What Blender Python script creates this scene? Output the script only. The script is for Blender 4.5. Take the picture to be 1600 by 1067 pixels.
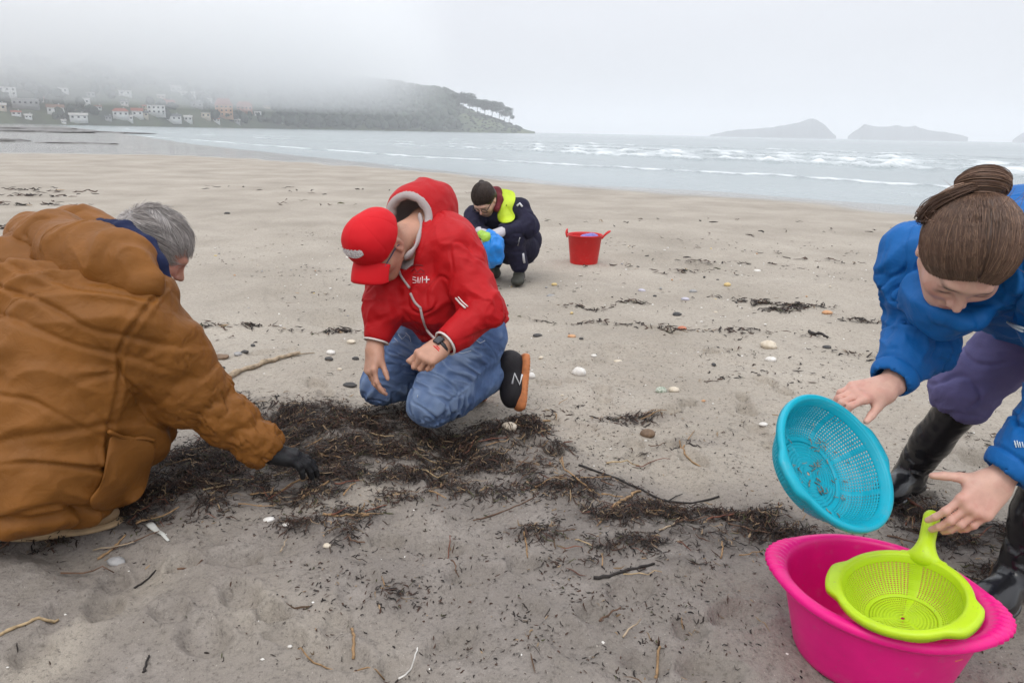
import bpy, math, random
import numpy as np
from mathutils import Vector, Matrix

for ob in list(bpy.data.objects):
    bpy.data.objects.remove(ob)
SC = bpy.context.scene
COL = SC.collection
random.seed(7)
RNG = np.random.default_rng(11)

# ---------------------------------------------------------------- camera
CAM_H = 1.18
PITCH, ROLL = math.radians(16.4), math.radians(1.15)
FPX = 1111.0
cF = np.array([0, math.cos(PITCH), -math.sin(PITCH)])
cU0 = np.array([0, math.sin(PITCH), math.cos(PITCH)])
cR0 = np.array([1.0, 0, 0])
cR = math.cos(ROLL) * cR0 + math.sin(ROLL) * cU0
cU = -math.sin(ROLL) * cR0 + math.cos(ROLL) * cU0
CAMP = np.array([0, 0, CAM_H])
cam_d = bpy.data.cameras.new('camera')
cam_d.sensor_width = 36.0
cam_d.lens = FPX / 1600 * 36
cam_d.clip_start = 0.05
cam_d.clip_end = 20000
cam = bpy.data.objects.new('camera', cam_d)
COL.objects.link(cam)
cam.matrix_world = Matrix(((cR[0], cU[0], -cF[0], 0), (cR[1], cU[1], -cF[1], 0), (cR[2], cU[2], -cF[2], CAM_H), (0, 0, 0, 1)))
SC.camera = cam

def ray(x, y):
    return cF + (x - 800) / FPX * cR - (y - 533.5) / FPX * cU
def G(x, y, z=0.0):
    """point at height z seen in direction (x, y) of the photograph"""
    r = ray(x, y)
    return CAMP + (z - CAM_H) / r[2] * r
def D(x, y, d):
    """point at depth d metres seen in direction (x, y) of the photograph"""
    return CAMP + d * ray(x, y)

# ---------------------------------------------------------------- world: overcast daylight
SUN_EL, SUN_AZ = math.radians(58), math.radians(200)
world = bpy.data.worlds.new('World')
SC.world = world
world.use_nodes = True
nt = world.node_tree
nt.nodes.clear()
def wn(t, **kw):
    n = nt.nodes.new(t)
    for k, v in kw.items():
        setattr(n, k, v)
    return n
out = wn('ShaderNodeOutputWorld')
bg = wn('ShaderNodeBackground')
bg.inputs['Strength'].default_value = 0.10
sky = wn('ShaderNodeTexSky', sky_type='NISHITA', sun_disc=False)
sky.sun_elevation = SUN_EL
sky.sun_rotation = SUN_AZ
sky.dust_density = 4.0
tc = wn('ShaderNodeTexCoord')
sep = wn('ShaderNodeSeparateXYZ')
nt.links.new(tc.outputs['Generated'], sep.inputs[0])
# closed cloud layer: three times as bright overhead as at the horizon, soft broad unevenness
mr = wn('ShaderNodeMapRange')
mr.inputs['From Min'].default_value = 0.0
mr.inputs['From Max'].default_value = 1.0
mr.inputs['To Min'].default_value = 6.8
mr.inputs['To Max'].default_value = 20.5
nt.links.new(sep.outputs['Z'], mr.inputs['Value'])
ns = wn('ShaderNodeTexNoise')
ns.inputs['Scale'].default_value = 2.2
ns.inputs['Detail'].default_value = 4
mp = wn('ShaderNodeMapping')
mp.inputs['Scale'].default_value = (1, 1, 3.5)
nt.links.new(tc.outputs['Generated'], mp.inputs[0])
nt.links.new(mp.outputs[0], ns.inputs['Vector'])
mr2 = wn('ShaderNodeMapRange')
mr2.inputs['From Min'].default_value = 0.3
mr2.inputs['From Max'].default_value = 0.7
mr2.inputs['To Min'].default_value = 0.94
mr2.inputs['To Max'].default_value = 1.05
nt.links.new(ns.outputs['Fac'], mr2.inputs['Value'])
mul = wn('ShaderNodeMath', operation='MULTIPLY')
nt.links.new(mr.outputs[0], mul.inputs[0])
nt.links.new(mr2.outputs[0], mul.inputs[1])
cb = wn('ShaderNodeVectorMath', operation='SCALE')
cb.inputs[0].default_value = (0.965, 0.985, 1.045)
nt.links.new(mul.outputs[0], cb.inputs['Scale'])
mx = wn('ShaderNodeMix', data_type='RGBA')
mx.inputs['Factor'].default_value = 0.93
nt.links.new(sky.outputs[0], mx.inputs['A'])
nt.links.new(cb.outputs[0], mx.inputs['B'])
nt.links.new(mx.outputs['Result'], bg.inputs['Color'])
nt.links.new(bg.outputs[0], out.inputs['Surface'])

sun_d = bpy.data.lights.new('sun', 'SUN')
sun_d.energy = 1.1
sun_d.angle = math.radians(30)
sun_d.color = (1.0, 0.96, 0.9)
sun = bpy.data.objects.new('sun', sun_d)
COL.objects.link(sun)
sv = Vector((math.sin(SUN_AZ) * math.cos(SUN_EL), math.cos(SUN_AZ) * math.cos(SUN_EL), math.sin(SUN_EL)))
sun.rotation_euler = (-sv).to_track_quat('-Z', 'Y').to_euler()

SC.view_settings.view_transform = 'Standard'
SC.view_settings.look = 'None'
SC.view_settings.exposure = 0.0
SC.view_settings.gamma = 1.0
SC.view_settings.use_curve_mapping = False
SC.cycles.volume_bounces = 6
SC.cycles.volume_step_rate = 1.5
SC.cycles.max_bounces = 10

# ---------------------------------------------------------------- noise in numpy
_perm = np.random.default_rng(3).permutation(256)
_perm = np.concatenate([_perm, _perm, _perm])
_grad = np.random.default_rng(4).normal(size=(256, 3))
_grad /= np.linalg.norm(_grad, axis=1)[:, None]
def perlin(p):
    p = np.asarray(p, dtype=np.float64)
    i = np.floor(p).astype(np.int64)
    f = p - i
    u = f * f * f * (f * (f * 6 - 15) + 10)
    i &= 255
    r = np.zeros(len(p))
    for dx in (0, 1):
        wx = u[:, 0] if dx else 1 - u[:, 0]
        for dy in (0, 1):
            wy = u[:, 1] if dy else 1 - u[:, 1]
            for dz in (0, 1):
                wz = u[:, 2] if dz else 1 - u[:, 2]
                h = _perm[_perm[_perm[(i[:, 0] + dx) & 255] + ((i[:, 1] + dy) & 255)] + ((i[:, 2] + dz) & 255)]
                g = _grad[h]
                r += wx * wy * wz * (g[:, 0] * (f[:, 0] - dx) + g[:, 1] * (f[:, 1] - dy) + g[:, 2] * (f[:, 2] - dz))
    return r * 1.5
def fbm(p, octs=3, lac=2.03, gain=0.5):
    p = np.asarray(p, dtype=np.float64)
    r, a = np.zeros(len(p)), 1.0
    for o in range(octs):
        r += a * perlin(p + 17.3 * o)
        p = p * lac
        a *= gain
    return r
def sstep(a, b, x):
    t = np.clip((x - a) / (b - a), 0, 1)
    return t * t * (3 - 2 * t)
def P3(x, y, z=0.0):
    x = np.asarray(x, float)
    return np.stack([x, np.asarray(y, float) + 0 * x, np.zeros_like(x) + z], axis=1)
def unit(v):
    v = np.asarray(v, float)
    return v / np.linalg.norm(v)

# ---------------------------------------------------------------- objects
def tag(o, label=None, cat=None, group=None, kind=None):
    if label: o['label'] = label
    if cat: o['category'] = cat
    if group: o['group'] = group
    if kind: o['kind'] = kind
    return o
def link(o, parent=None):
    COL.objects.link(o)
    if parent is not None:
        o.parent = parent
    return o
def empty(name, loc=(0, 0, 0), rotz=0.0):
    o = bpy.data.objects.new(name, None)
    o.empty_display_size = 0.1
    o.location = loc
    o.rotation_euler = (0, 0, rotz)
    return link(o)
def mesh_np(name, v, f, mat=None, parent=None, smooth=True, attrs=None, mats=None, fm=None):
    """one mesh object from numpy arrays; v in world coordinates (or in the parent's own when it has no rotation)"""
    v = np.asarray(v, np.float64)
    if parent is not None:
        off = np.array(parent.location)
        q = parent
        while q.parent is not None:
            q = q.parent
            off = off + np.array(q.location)
        v = v - off
    me = bpy.data.meshes.new(name)
    if isinstance(f, np.ndarray):
        n, k = f.shape
        me.vertices.add(len(v))
        me.vertices.foreach_set('co', v.astype(np.float32).ravel())
        me.loops.add(n * k)
        me.loops.foreach_set('vertex_index', f.astype(np.int32).ravel())
        me.polygons.add(n)
        me.polygons.foreach_set('loop_start', np.arange(0, n * k, k, dtype=np.int32))
        me.update(calc_edges=True)
    else:
        me.from_pydata(v.tolist(), [], [list(x) for x in f])
        me.update()
    if smooth:
        me.polygons.foreach_set('use_smooth', np.ones(len(me.polygons), dtype=bool))
    for k_, a in (attrs or {}).items():
        a = np.asarray(a, np.float32)
        if a.ndim == 1:
            at = me.attributes.new(k_, 'FLOAT', 'POINT')
            at.data.foreach_set('value', a)
        else:
            at = me.attributes.new(k_, 'FLOAT_COLOR', 'POINT')
            at.data.foreach_set('color', np.concatenate([a, np.ones((len(a), 1), np.float32)], axis=1).ravel())
    for m in (mats or ([mat] if mat else [])):
        me.materials.append(m)
    if fm is not None:
        me.polygons.foreach_set('material_index', np.asarray(fm, np.int32))
    o = bpy.data.objects.new(name, me)
    return link(o, parent)

# ---------------------------------------------------------------- materials
class MT:
    """small helper around one Principled node tree"""
    def __init__(s, name, col=(0.5, 0.5, 0.5), rough=0.6, **kw):
        s.m = bpy.data.materials.new(name)
        s.m.use_nodes = True
        s.t = s.m.node_tree
        s.b = s.t.nodes['Principled BSDF']
        s.b.inputs['Base Color'].default_value = (*col, 1)
        s.b.inputs['Roughness'].default_value = rough
        for k, v in kw.items():
            s.b.inputs[k.replace('_', ' ')].default_value = v
    def n(s, t, **kw):
        x = s.t.nodes.new(t)
        for k, v in kw.items():
            setattr(x, k, v)
        return x
    def l(s, a, b):
        s.t.links.new(a, b)
    def coord(s, kind='Object'):
        return s.n('ShaderNodeTexCoord').outputs[kind]
    def geo(s):
        return s.n('ShaderNodeNewGeometry').outputs['Position']
    def attr(s, name, o='Fac'):
        a = s.n('ShaderNodeAttribute', attribute_name=name)
        return a.outputs[o]
    def noise(s, scale, detail=3, vec=None, rough=0.55, out='Fac', stretch=None, dist=0.0):
        x = s.n('ShaderNodeTexNoise')
        x.inputs['Scale'].default_value = scale
        x.inputs['Detail'].default_value = detail
        x.inputs['Roughness'].default_value = rough
        x.inputs['Distortion'].default_value = dist
        v = vec if vec is not None else s.coord()
        if stretch is not None:
            mp = s.n('ShaderNodeMapping')
            mp.inputs['Scale'].default_value = stretch
            s.l(v, mp.inputs[0])
            v = mp.outputs[0]
        s.l(v, x.inputs['Vector'])
        return x.outputs[out]
    def ramp(s, fac, stops, interp='LINEAR'):
        x = s.n('ShaderNodeValToRGB')
        e = x.color_ramp.elements
        x.color_ramp.interpolation = interp
        while len(e) < len(stops):
            e.new(0.5)
        for el, (p, c) in zip(e, stops):
            el.position = p
            el.color = (*c, 1) if not isinstance(c, (int, float)) else (c, c, c, 1)
        s.l(fac, x.inputs[0])
        return x.outputs[0]
    def mix(s, fac, a, b, blend='MIX'):
        x = s.n('ShaderNodeMix', data_type='RGBA', blend_type=blend)
        for sock, v in ((x.inputs['Factor'], fac), (x.inputs['A'], a), (x.inputs['B'], b)):
            if hasattr(v, 'is_output'):
                s.l(v, sock)
            elif isinstance(v, (int, float)):
                sock.default_value = v
            else:
                sock.default_value = (*v, 1)
        return x.outputs['Result']
    def math(s, op, a, b=0.0, clamp=False):
        x = s.n('ShaderNodeMath', operation=op, use_clamp=clamp)
        for sock, v in ((x.inputs[0], a), (x.inputs[1], b)):
            if hasattr(v, 'is_output'):
                s.l(v, sock)
            else:
                sock.default_value = v
        return x.outputs[0]
    def col(s, v):
        s.l(v, s.b.inputs['Base Color'])
        return s
    def rough(s, v):
        s.l(v, s.b.inputs['Roughness'])
        return s
    def bump(s, h, strength=0.3, dist=0.01, prev=None):
        x = s.n('ShaderNodeBump')
        x.inputs['Strength'].default_value = strength
        x.inputs['Distance'].default_value = dist
        s.l(h, x.inputs['Height'])
        if prev is not None:
            s.l(prev, x.inputs['Normal'])
        s.l(x.outputs[0], s.b.inputs['Normal'])
        return x.outputs[0]
def plain(name, col, rough=0.6, var=0.12, scale=30.0, bump=0.0, **kw):
    """material of one colour with slight mottling and grain"""
    m = MT(name, col, rough, **kw)
    n = m.noise(scale, 4)
    c2 = tuple(max(0, c * (1 - var)) for c in col)
    c3 = tuple(min(1, c * (1 + var)) for c in col)
    m.col(m.ramp(n, [(0.3, c2), (0.7, c3)]))
    if bump:
        m.bump(m.noise(scale * 6, 3), bump, 0.004)
    return m.m
def attr_mat(name, rough=0.7, a='tint', **kw):
    m = MT(name, (0.5, 0.5, 0.5), rough, **kw)
    m.col(m.attr(a, 'Color'))
    return m
# ---------------------------------------------------------------- shore lines as radius over azimuth
def polar_line(pix, z, extra_l, extra_r):
    pts = [G(x, y, z) for x, y in pix]
    th = np.array([math.atan2(p[0], p[1]) for p in pts])
    inv = np.array([1 / math.hypot(p[0], p[1]) for p in pts])
    th = np.concatenate([[a for a, _ in extra_l], th, [a for a, _ in extra_r]])
    inv = np.concatenate([[b for _, b in extra_l], inv, [b for _, b in extra_r]])
    def f(t):
        return 1.0 / np.maximum(np.interp(t, th, inv), 1e-5)
    return f
R_ = math.radians
r_water = polar_line([(-120, 193), (60, 195.2), (95, 197), (150, 204), (220, 213), (300, 225), (420, 238), (520, 248), (640, 262), (850, 283), (1000, 294),
                      (1200, 307), (1400, 323), (1600, 339)], -0.06,
                     [(R_(-180), 0), (R_(-60), 1 / 900)], [(R_(50), 1 / 11.5), (R_(75), 1 / 11), (R_(95), 1 / 14), (R_(118), 1e-4), (R_(180), 0)])
r_dry = polar_line([(-200, 240), (0, 241), (250, 243), (400, 249), (550, 258), (700, 272), (850, 288), (1000, 298),
                    (1200, 311), (1400, 327), (1600, 343)], -0.03,
                   [(R_(-180), 1 / 60), (R_(-60), 1 / 40)], [(R_(50), 1 / 11.2), (R_(75), 1 / 10.7), (R_(95), 1 / 13), (R_(118), 2e-4), (R_(180), 0)])
r_break = polar_line([(-100, 196), (120, 201), (250, 208), (450, 219), (700, 231), (950, 243), (1150, 251), (1300, 258), (1600, 274)], -0.1,
                     [(R_(-180), 0), (R_(-60), 1 / 400)], [(R_(50), 1 / 26), (R_(80), 1 / 25), (R_(120), 1 / 500), (R_(180), 0)])
r_wash = polar_line([(-100, 199), (200, 212), (450, 231), (650, 246), (770, 252), (1000, 265), (1200, 275), (1400, 288), (1600, 303)], -0.1,
                    [(R_(-180), 0), (R_(-60), 1 / 350)], [(R_(50), 1 / 17), (R_(80), 1 / 16.5), (R_(120), 1 / 500), (R_(180), 0)])

# wrack (piled seaweed) density on the sand, blobs placed on the ground: (x, y, length along the view's right, width, weight, turn)
WRACK = []
for px, py, a, b, w, rot in [
    (1000, 800, .25, .07, .6, 0), (900, 765, .22, .07, .6, 0), (740, 765, .25, .07, .5, 0), (1080, 840, .18, .05, .6, 0), (470, 775, .22, .06, .6, 0), (230, 800, .35, .07, .8, .3), (620, 780, .2, .05, .4, 0), (620, 695, .50, .15, .70, 0), (330, 750, .40, .14, .7, .5), (780, 720, .25, .10, .55, 0), (330, 735, .30, .15, 1.0, .5), (285, 770, .30, .11, .9, .6), (420, 690, .26, .13, 1.0, .2), (455, 655, .22, .10, 1.0, .1), (560, 665, .24, .09, 1.0, 0), (500, 640, .26, .05, .8, 0),
    (540, 705, .24, .11, 1.0, .1), (510, 745, .20, .06, .8, .3), (640, 700, .22, .09, 1.0, -.1), (700, 690, .20, .08, 1.0, 0), (760, 680, .16, .08, 1.0, 0), (820, 672, .10, .08, .9, 0),
    (640, 745, .20, .08, .6, 0), (740, 730, .16, .07, .75, 0), (180, 800, .30, .06, .95, .5), (60, 830, .26, .05, .9, .3), (480, 820, .10, .03, .7, 0), (530, 845, .05, .05, .7, 0), (560, 810, .12, .035, .6, .1),
    (840, 760, .16, .06, .55, -.2), (950, 770, .14, .05, .6, -.2), (1040, 800, .16, .055, .85, -.3), (1110, 810, .09, .05, 1.0, 0), (960, 810, .16, .05, .75, 0), (850, 838, .10, .025, .9, 0), (990, 860, .22, .035, .55, 0),
    (1180, 820, .13, .06, .85, 0), (1230, 845, .12, .05, .8, 0), (1150, 865, .12, .03, .6, 0), (1430, 800, .10, .07, .9, 0), (1480, 850, .14, .06, .8, 0), (1550, 840, .12, .06, .8, 0), (1560, 900, .1, .05, .6, 0),
    (1000, 650, .16, .03, .45, 0), (860, 700, .10, .06, .6, 0), (1080, 690, .14, .02, .3, 0), (1060, 885, .16, .03, .4, 0), (940, 890, .2, .04, .35, 0), (700, 780, .3, .07, .35, 0),
    (620, 900, .25, .12, .16, 0), (800, 930, .35, .15, .16, 0), (900, 1000, .35, .12, .14, 0), (1050, 950, .2, .12, .14, 0), (620, 930, .08, .05, .35, 0),
    (640, 640, .2, .05, .5, 0), (390, 625, .14, .02, .35, .3), (360, 615, .1, .02, .3, .3)]:
    p = G(px, py)
    WRACK.append((p[0], p[1], a, b, w, rot))
def wrack(x, y):
    s = np.zeros_like(x)
    for cx, cy, a, b, w, rot in WRACK:
        c, sn = math.cos(rot), math.sin(rot)
        u = (x - cx) * c + (y - cy) * sn
        v = -(x - cx) * sn + (y - cy) * c
        s = np.maximum(s, w * np.exp(-(u / (a * 1.1)) ** 2 - (v / (b * 1.75)) ** 2))
    return s

_fr = np.random.default_rng(51)
PRINTS = []
for px, py in [(90, 985), (175, 930), (300, 985), (390, 930), (470, 1010), (560, 930), (690, 1010), (760, 880), (860, 990), (960, 940), (1060, 1030), (1130, 960), (330, 870), (620, 860),
               (1000, 700), (1080, 720), (1150, 640), (1060, 640), (940, 620), (1230, 600), (1120, 560), (1010, 520), (880, 600), (1300, 640), (1350, 560), (480, 600), (420, 540), (520, 500), (700, 740), (950, 560),
               (1180, 690), (1500, 700), (1450, 760), (820, 700), (900, 660), (440, 470), (520, 440), (1080, 470), (1200, 440), (1290, 470)]:
    q = G(px + _fr.normal(0, 14), py + _fr.normal(0, 8))
    PRINTS.append((q[0], q[1], _fr.uniform(0, 6.28), _fr.uniform(.016, .032)))
def footprints(x, y):
    z = np.zeros_like(x)
    for cx, cy, a, dep in PRINTS:
        m_ = (np.abs(x - cx) < .26) & (np.abs(y - cy) < .26)
        if not m_.any():
            continue
        dx, dy = x[m_] - cx, y[m_] - cy
        u, v = dx * math.cos(a) + dy * math.sin(a), -dx * math.sin(a) + dy * math.cos(a)
        u = u + .02 * perlin(P3(dx * 14, dy * 14, cx * 9)); v = v + .014 * perlin(P3(dx * 14, dy * 14, cy * 9 + 4))
        d1 = np.hypot((u - .055) / .085, v / .048); d2 = np.hypot((u + .085) / .055, v / .038)
        d = np.minimum(d1, d2)
        z[m_] += -dep * (1 - sstep(.55, 1.05, d)) + dep * .38 * np.exp(-((d - 1.2) / .22) ** 2)
    return z
def ground_z(x, y):
    """height of the sand: flat with small dents near the people, falling below the sea beyond the water line"""
    x, y = np.asarray(x, float), np.asarray(y, float)
    r = np.hypot(x, y)
    t = np.arctan2(x, y)
    near = 1 - sstep(7, 14, r)
    z = 0.028 * fbm(P3(x * 1.3, y * 1.3), 2) * near + 0.011 * fbm(P3(x * 5, y * 5, 3.3), 2) * near
    d = perlin(P3(x * 2.6 + 4, y * 2.6, 9.1))
    z -= 0.034 * sstep(0.16, 0.6, d) * near                                  # trodden hollows
    z += 0.005 * np.abs(perlin(P3(x * 11, y * 15, 1.7))) * near
    w = wrack(x, y) * near
    if (r < 8).any():
        z += footprints(x, y)
    lump = perlin(P3(x * 19, y * 22, 4.4)) + .6 * perlin(P3(x * 41, y * 46, 8.8))
    z += 0.0055 * lump * sstep(4.2, 2.2, r) * (.35 + .9 * sstep(-.3, .5, perlin(P3(x * 1.9, y * 2.3, 15.))))
    z += 0.024 * w * (0.7 + 0.6 * perlin(P3(x * 9, y * 9, 5.5)))
    rw, rd = r_water(t), r_dry(t)
    s = r - rw + 0.7 * fbm(P3(x * .22, y * .22, 2.2), 2) * np.clip(r / 30, .3, 2)
    z += -0.03 * sstep(-4, 0, r - rd)
    z -= np.clip(0.06 * sstep(-3, 1.5, s) + 0.02 * np.clip(s, 0, 400), 0, 5)
    z += 0.16 * sstep(14, 40, r) * (1 - sstep(-8, -1, r - rd)) * (x < -2) * sstep(-2, -14, x)
    z = np.where((r > 14), z + 0.02 * fbm(P3(x * .2, y * .3), 2), z)
    return z

def polar_sheet(rs, th, zf):
    n, m = len(rs), len(th)
    R2, T2 = np.meshgrid(rs, th, indexing='ij')
    x, y = (R2 * np.sin(T2)).ravel(), (R2 * np.cos(T2)).ravel()
    v = np.stack([x, y, zf(x, y)], axis=1)
    i = np.arange(n * m).reshape(n, m)
    f = np.stack([i[:-1, :-1], i[:-1, 1:], i[1:, 1:], i[1:, :-1]], axis=-1).reshape(-1, 4)[:, ::-1]
    return v, f

# sand: one sheet from under the camera to beyond the hills
rs = np.concatenate([np.linspace(0.02, 0.9, 14), np.arange(0.92, 4.6, 0.0155), np.geomspace(4.62, 9000, 210)])
th = np.concatenate([np.linspace(-math.pi, R_(-46), 50)[:-1], np.linspace(R_(-46), R_(46), 470), np.linspace(R_(46), math.pi, 50)[1:]])
v, f = polar_sheet(rs, th, ground_z)
rr, tt = np.hypot(v[:, 0], v[:, 1]), np.arctan2(v[:, 0], v[:, 1])
wob = fbm(P3(v[:, 0] * .25, v[:, 1] * .25, 7), 3) * np.clip(rr / 16, .15, 3)
wet = sstep(-.9, .5, rr - r_dry(tt) + 1.1 * wob)
def band(x, y, a, b, w):
    a, b = G(*a)[:2], G(*b)[:2]
    t = np.clip(((x - a[0]) * (b[0] - a[0]) + (y - a[1]) * (b[1] - a[1])) / ((b - a) @ (b - a)), 0, 1)
    return np.exp(-(np.hypot(x - a[0] - t * (b[0] - a[0]), y - a[1] - t * (b[1] - a[1])) / w) ** 2)
dry = np.maximum.reduce([.8 * band(v[:, 0], v[:, 1], (40, 1060), (255, 885), .07), .6 * band(v[:, 0], v[:, 1], (400, 930), (560, 1010), .12), .9 * band(v[:, 0], v[:, 1], (940, 690), (1060, 722), .11), .6 * band(v[:, 0], v[:, 1], (480, 790), (600, 770), .07)])
damp = np.clip(-dry * (.6 + .8 * perlin(P3(v[:, 0] * 7, v[:, 1] * 7, 6.))) + wrack(v[:, 0], v[:, 1]) * 1.15 + sstep(2.9, 1.9, rr + .5 * fbm(P3(v[:, 0] * 1.1, v[:, 1] * 1.1, 4), 3)) * .75, 0, 1)
mulch = np.clip(wrack(v[:, 0], v[:, 1]) * 1.5 - .2, 0, 1)
mat = MT('damp_sand', (0.3, 0.27, 0.23), 0.9)
pos = mat.geo()
big = mat.noise(0.9, 5, pos)
mid = mat.noise(7, 5, pos)
grain = mat.noise(420, 2, pos)
base = mat.ramp(big, [(0.32, (0.32, 0.28, 0.226)), (0.55, (0.41, 0.363, 0.30)), (0.72, (0.47, 0.42, 0.35))])
dampc = mat.ramp(mid, [(0.3, (0.15, 0.130, 0.114)), (0.52, (0.215, 0.188, 0.166)), (0.7, (0.31, 0.276, 0.243))])
dn = mat.math('ADD', mat.attr('damp'), mat.math('MULTIPLY', mat.math('SUBTRACT', mid, 0.5), 0.9), True)
c = mat.mix(dn, base, dampc)
mn = mat.math('MULTIPLY', mat.attr('mulch'), mat.ramp(mat.noise(26, 5, pos, rough=.7), [(.40, 0.0), (.58, 1.0)]))
mott = mat.math('ADD', mat.math('MULTIPLY', mat.noise(52, 4, pos, rough=.7), .65), mat.math('MULTIPLY', mat.noise(130, 3, pos, rough=.7), .5))
c = mat.mix(.85, c, mat.ramp(mott, [(.40, (.42, .41, .40)), (.52, (.86, .86, .86)), (.60, (1, 1, 1)), (.74, (1.0, 1.0, 1.0))]), 'MULTIPLY')
c = mat.mix(mn, c, mat.ramp(mat.noise(140, 3, pos), [(.35, (.022, .017, .015)), (.6, (.06, .045, .036)), (.8, (.13, .10, .075))]))
c = mat.mix(mat.math('MULTIPLY', mat.ramp(grain, [(0.35, 0.0), (0.75, 1.0)]), 0.35), c, (0.11, 0.095, 0.083))
speck = mat.ramp(mat.noise(95, 2, pos), [(0.66, 0.0), (0.70, 1.0)])
c = mat.mix(mat.math('MULTIPLY', speck, 0.55), c, (0.075, 0.06, 0.05))
lite = mat.ramp(mat.noise(150, 2, pos, stretch=(1.1, .9, 1)), [(0.70, 0.0), (0.73, 1.0)])
c = mat.mix(mat.math('MULTIPLY', lite, 0.5), c, (0.5, 0.46, 0.4))
wetc = mat.ramp(mat.noise(.25, 4, pos), [(0.35, (0.19, 0.18, 0.16)), (0.65, (0.25, 0.235, 0.205))])
c = mat.mix(mat.attr('wet'), c, wetc)
mat.col(c)
rg = mat.n('ShaderNodeMapRange')
rg.inputs['To Min'].default_value = 0.92
rg.inputs['To Max'].default_value = 0.1
mat.l(mat.attr('wet'), rg.inputs['Value'])
mat.rough(rg.outputs[0])
b1 = mat.bump(mid, 0.6, 0.04)
b2 = mat.bump(mat.noise(34, 6, pos, rough=.65), 0.9, 0.014, b1)
mat.bump(grain, 0.5, 0.002, b2)
mat_sand = mat.m
tag(mesh_np('beach', v, f, mat.m, attrs={'wet': wet, 'damp': damp, 'mulch': mulch}), 'grey beige beach sand, damp and trodden in front', kind='structure')

# ---------------------------------------------------------------- sea
SEA_Z = -0.10
def sea_fields(x, y):
    r, t = np.hypot(x, y), np.arctan2(x, y)
    along = t * 40
    far = sstep(20, 60, r)
    rb = r_break(t)
    rb = rb * (1 + .05 * perlin(P3(along * .35, 0 * x, 1.1)) + .025 * perlin(P3(along * 1.3, 0 * x, 5.1)))
    hb = 0.17 + .16 * perlin(P3(along * .6, 0 * x, 8.2)) + .08 * perlin(P3(along * 2.2, 0 * x, 3.2))
    hb = np.clip(hb, .0, .45) * (0.45 + .55 * sstep(R_(-8), R_(4), t))
    z = np.zeros_like(x)
    foam = np.zeros_like(x)
    lace = fbm(P3(x * .55, y * .3, 0), 3)
    for k, (off, hs) in enumerate([(0, 1.0), (.22, .9), (.5, .75), (.95, .6)]):
        rk = rb * (1 + off + .05 * perlin(P3(along * .8, 0 * x, 20 + 3 * k)))
        hk = hb * hs * np.clip(1 + 1.2 * perlin(P3(along * 1.1, 0 * x, 31 + 5 * k)), 0.1, 1.8)
        q = (r - rk) / (rb * .02 + .9)
        z += hk * np.where(q < 0, np.exp(-(q / .35) ** 2), np.exp(-(q / 1.5) ** 2))
        fk = np.where(q < 0, np.exp(-(q / .4) ** 2), np.exp(-(q / (2.0 if k == 0 else 1.3)) ** 2))
        foam = np.maximum(foam, fk * np.clip(hk / .2, 0, 1) * (.95 + .5 * lace))
    bz = sstep(-1, .5, (r - rb) / 3) * (1 - sstep(.5, 1.4, (r - rb) / rb)) * sstep(R_(-4), R_(8), t)
    foam = np.maximum(foam, bz * np.clip(.42 + .75 * lace, 0, 1))
    rw2 = r_wash(t) * (1 + .04 * perlin(P3(along * .4, 0 * x, 14)) + .02 * perlin(P3(along * 1.7, 0 * x, 15)))
    q = (r - rw2) / (rw2 * .012 + .25)
    z += .05 * np.where(q < 0, np.exp(-(q / .4) ** 2), np.exp(-(q / 2.) ** 2))
    foam = np.maximum(foam, np.where(q < 0, np.exp(-(q / .5) ** 2), np.exp(-(q / 2.2) ** 2)) * np.clip(.75 + .9 * perlin(P3(along * .9, 0 * x, 44)) + .4 * lace, 0, 1))
    # thin lace behind the wash line and at the water's edge
    foam = np.maximum(foam, .42 * sstep(0, 1, (rb - r) / rb * 3) * sstep(.25, .7, perlin(P3(x * .35, y * .9, 61))))
    s = r - r_water(t)
    foam = np.maximum(foam, .6 * np.exp(-((s - .25) / .35) ** 2) * sstep(-.1, .4, perlin(P3(along * 1.5, 0 * x, 70))))
    z += (.02 * perlin(P3(x * .5, y * .22, 3)) + .02 * perlin(P3(x * 1.3, y * .7, 5))) * sstep(2, 25, s)
    z += .12 * perlin(P3(x * .05, y * .09, 8)) * sstep(30, 120, s)
    return z, np.clip(foam, 0, 1)
rs = np.concatenate([np.geomspace(8, 220, 260), np.geomspace(222, 6100, 70)])
th = np.concatenate([np.linspace(R_(-88), R_(-46), 25)[:-1], np.linspace(R_(-46), R_(46), 420), np.linspace(R_(46), R_(118), 40)[1:]])
v, f = polar_sheet(rs, th, lambda x, y: 0 * x)
zz, foam = sea_fields(v[:, 0], v[:, 1])
v[:, 2] = SEA_Z + zz
rr, tt = np.hypot(v[:, 0], v[:, 1]), np.arctan2(v[:, 0], v[:, 1])
keep = (rr > r_water(tt) * .9 - 2)
f = f[keep[f].all(axis=1)]
used = np.zeros(len(v), bool); used[f.ravel()] = True
ren = np.cumsum(used) - 1
v, foam, f = v[used], foam[used], ren[f]
mat = MT('sea_water', (0.03, 0.06, 0.07), 0.16)
mat.b.inputs['IOR'].default_value = 1.33
pos = mat.geo()
n1 = mat.noise(1.6, 5, pos, stretch=(1, 1.6, 1))
n2 = mat.noise(6, 4, pos, stretch=(1, 1.5, 1))
fo = mat.attr('foam')
fn = mat.noise(2.3, 6, pos, rough=.7, stretch=(1, .5, 1))
fm = mat.ramp(mat.math('ADD', fo, mat.math('MULTIPLY', mat.math('SUBTRACT', fn, .5), 1.1)), [(0.34, 0.0), (0.56, .45), (0.9, 1.0)])
mat.col(mat.mix(fm, mat.ramp(mat.noise(.06, 3, pos), [(.35, (.21, .25, .255)), (.65, (.27, .315, .32))]), (0.62, 0.65, 0.66)))
rr_ = mat.n('ShaderNodeMapRange')
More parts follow.
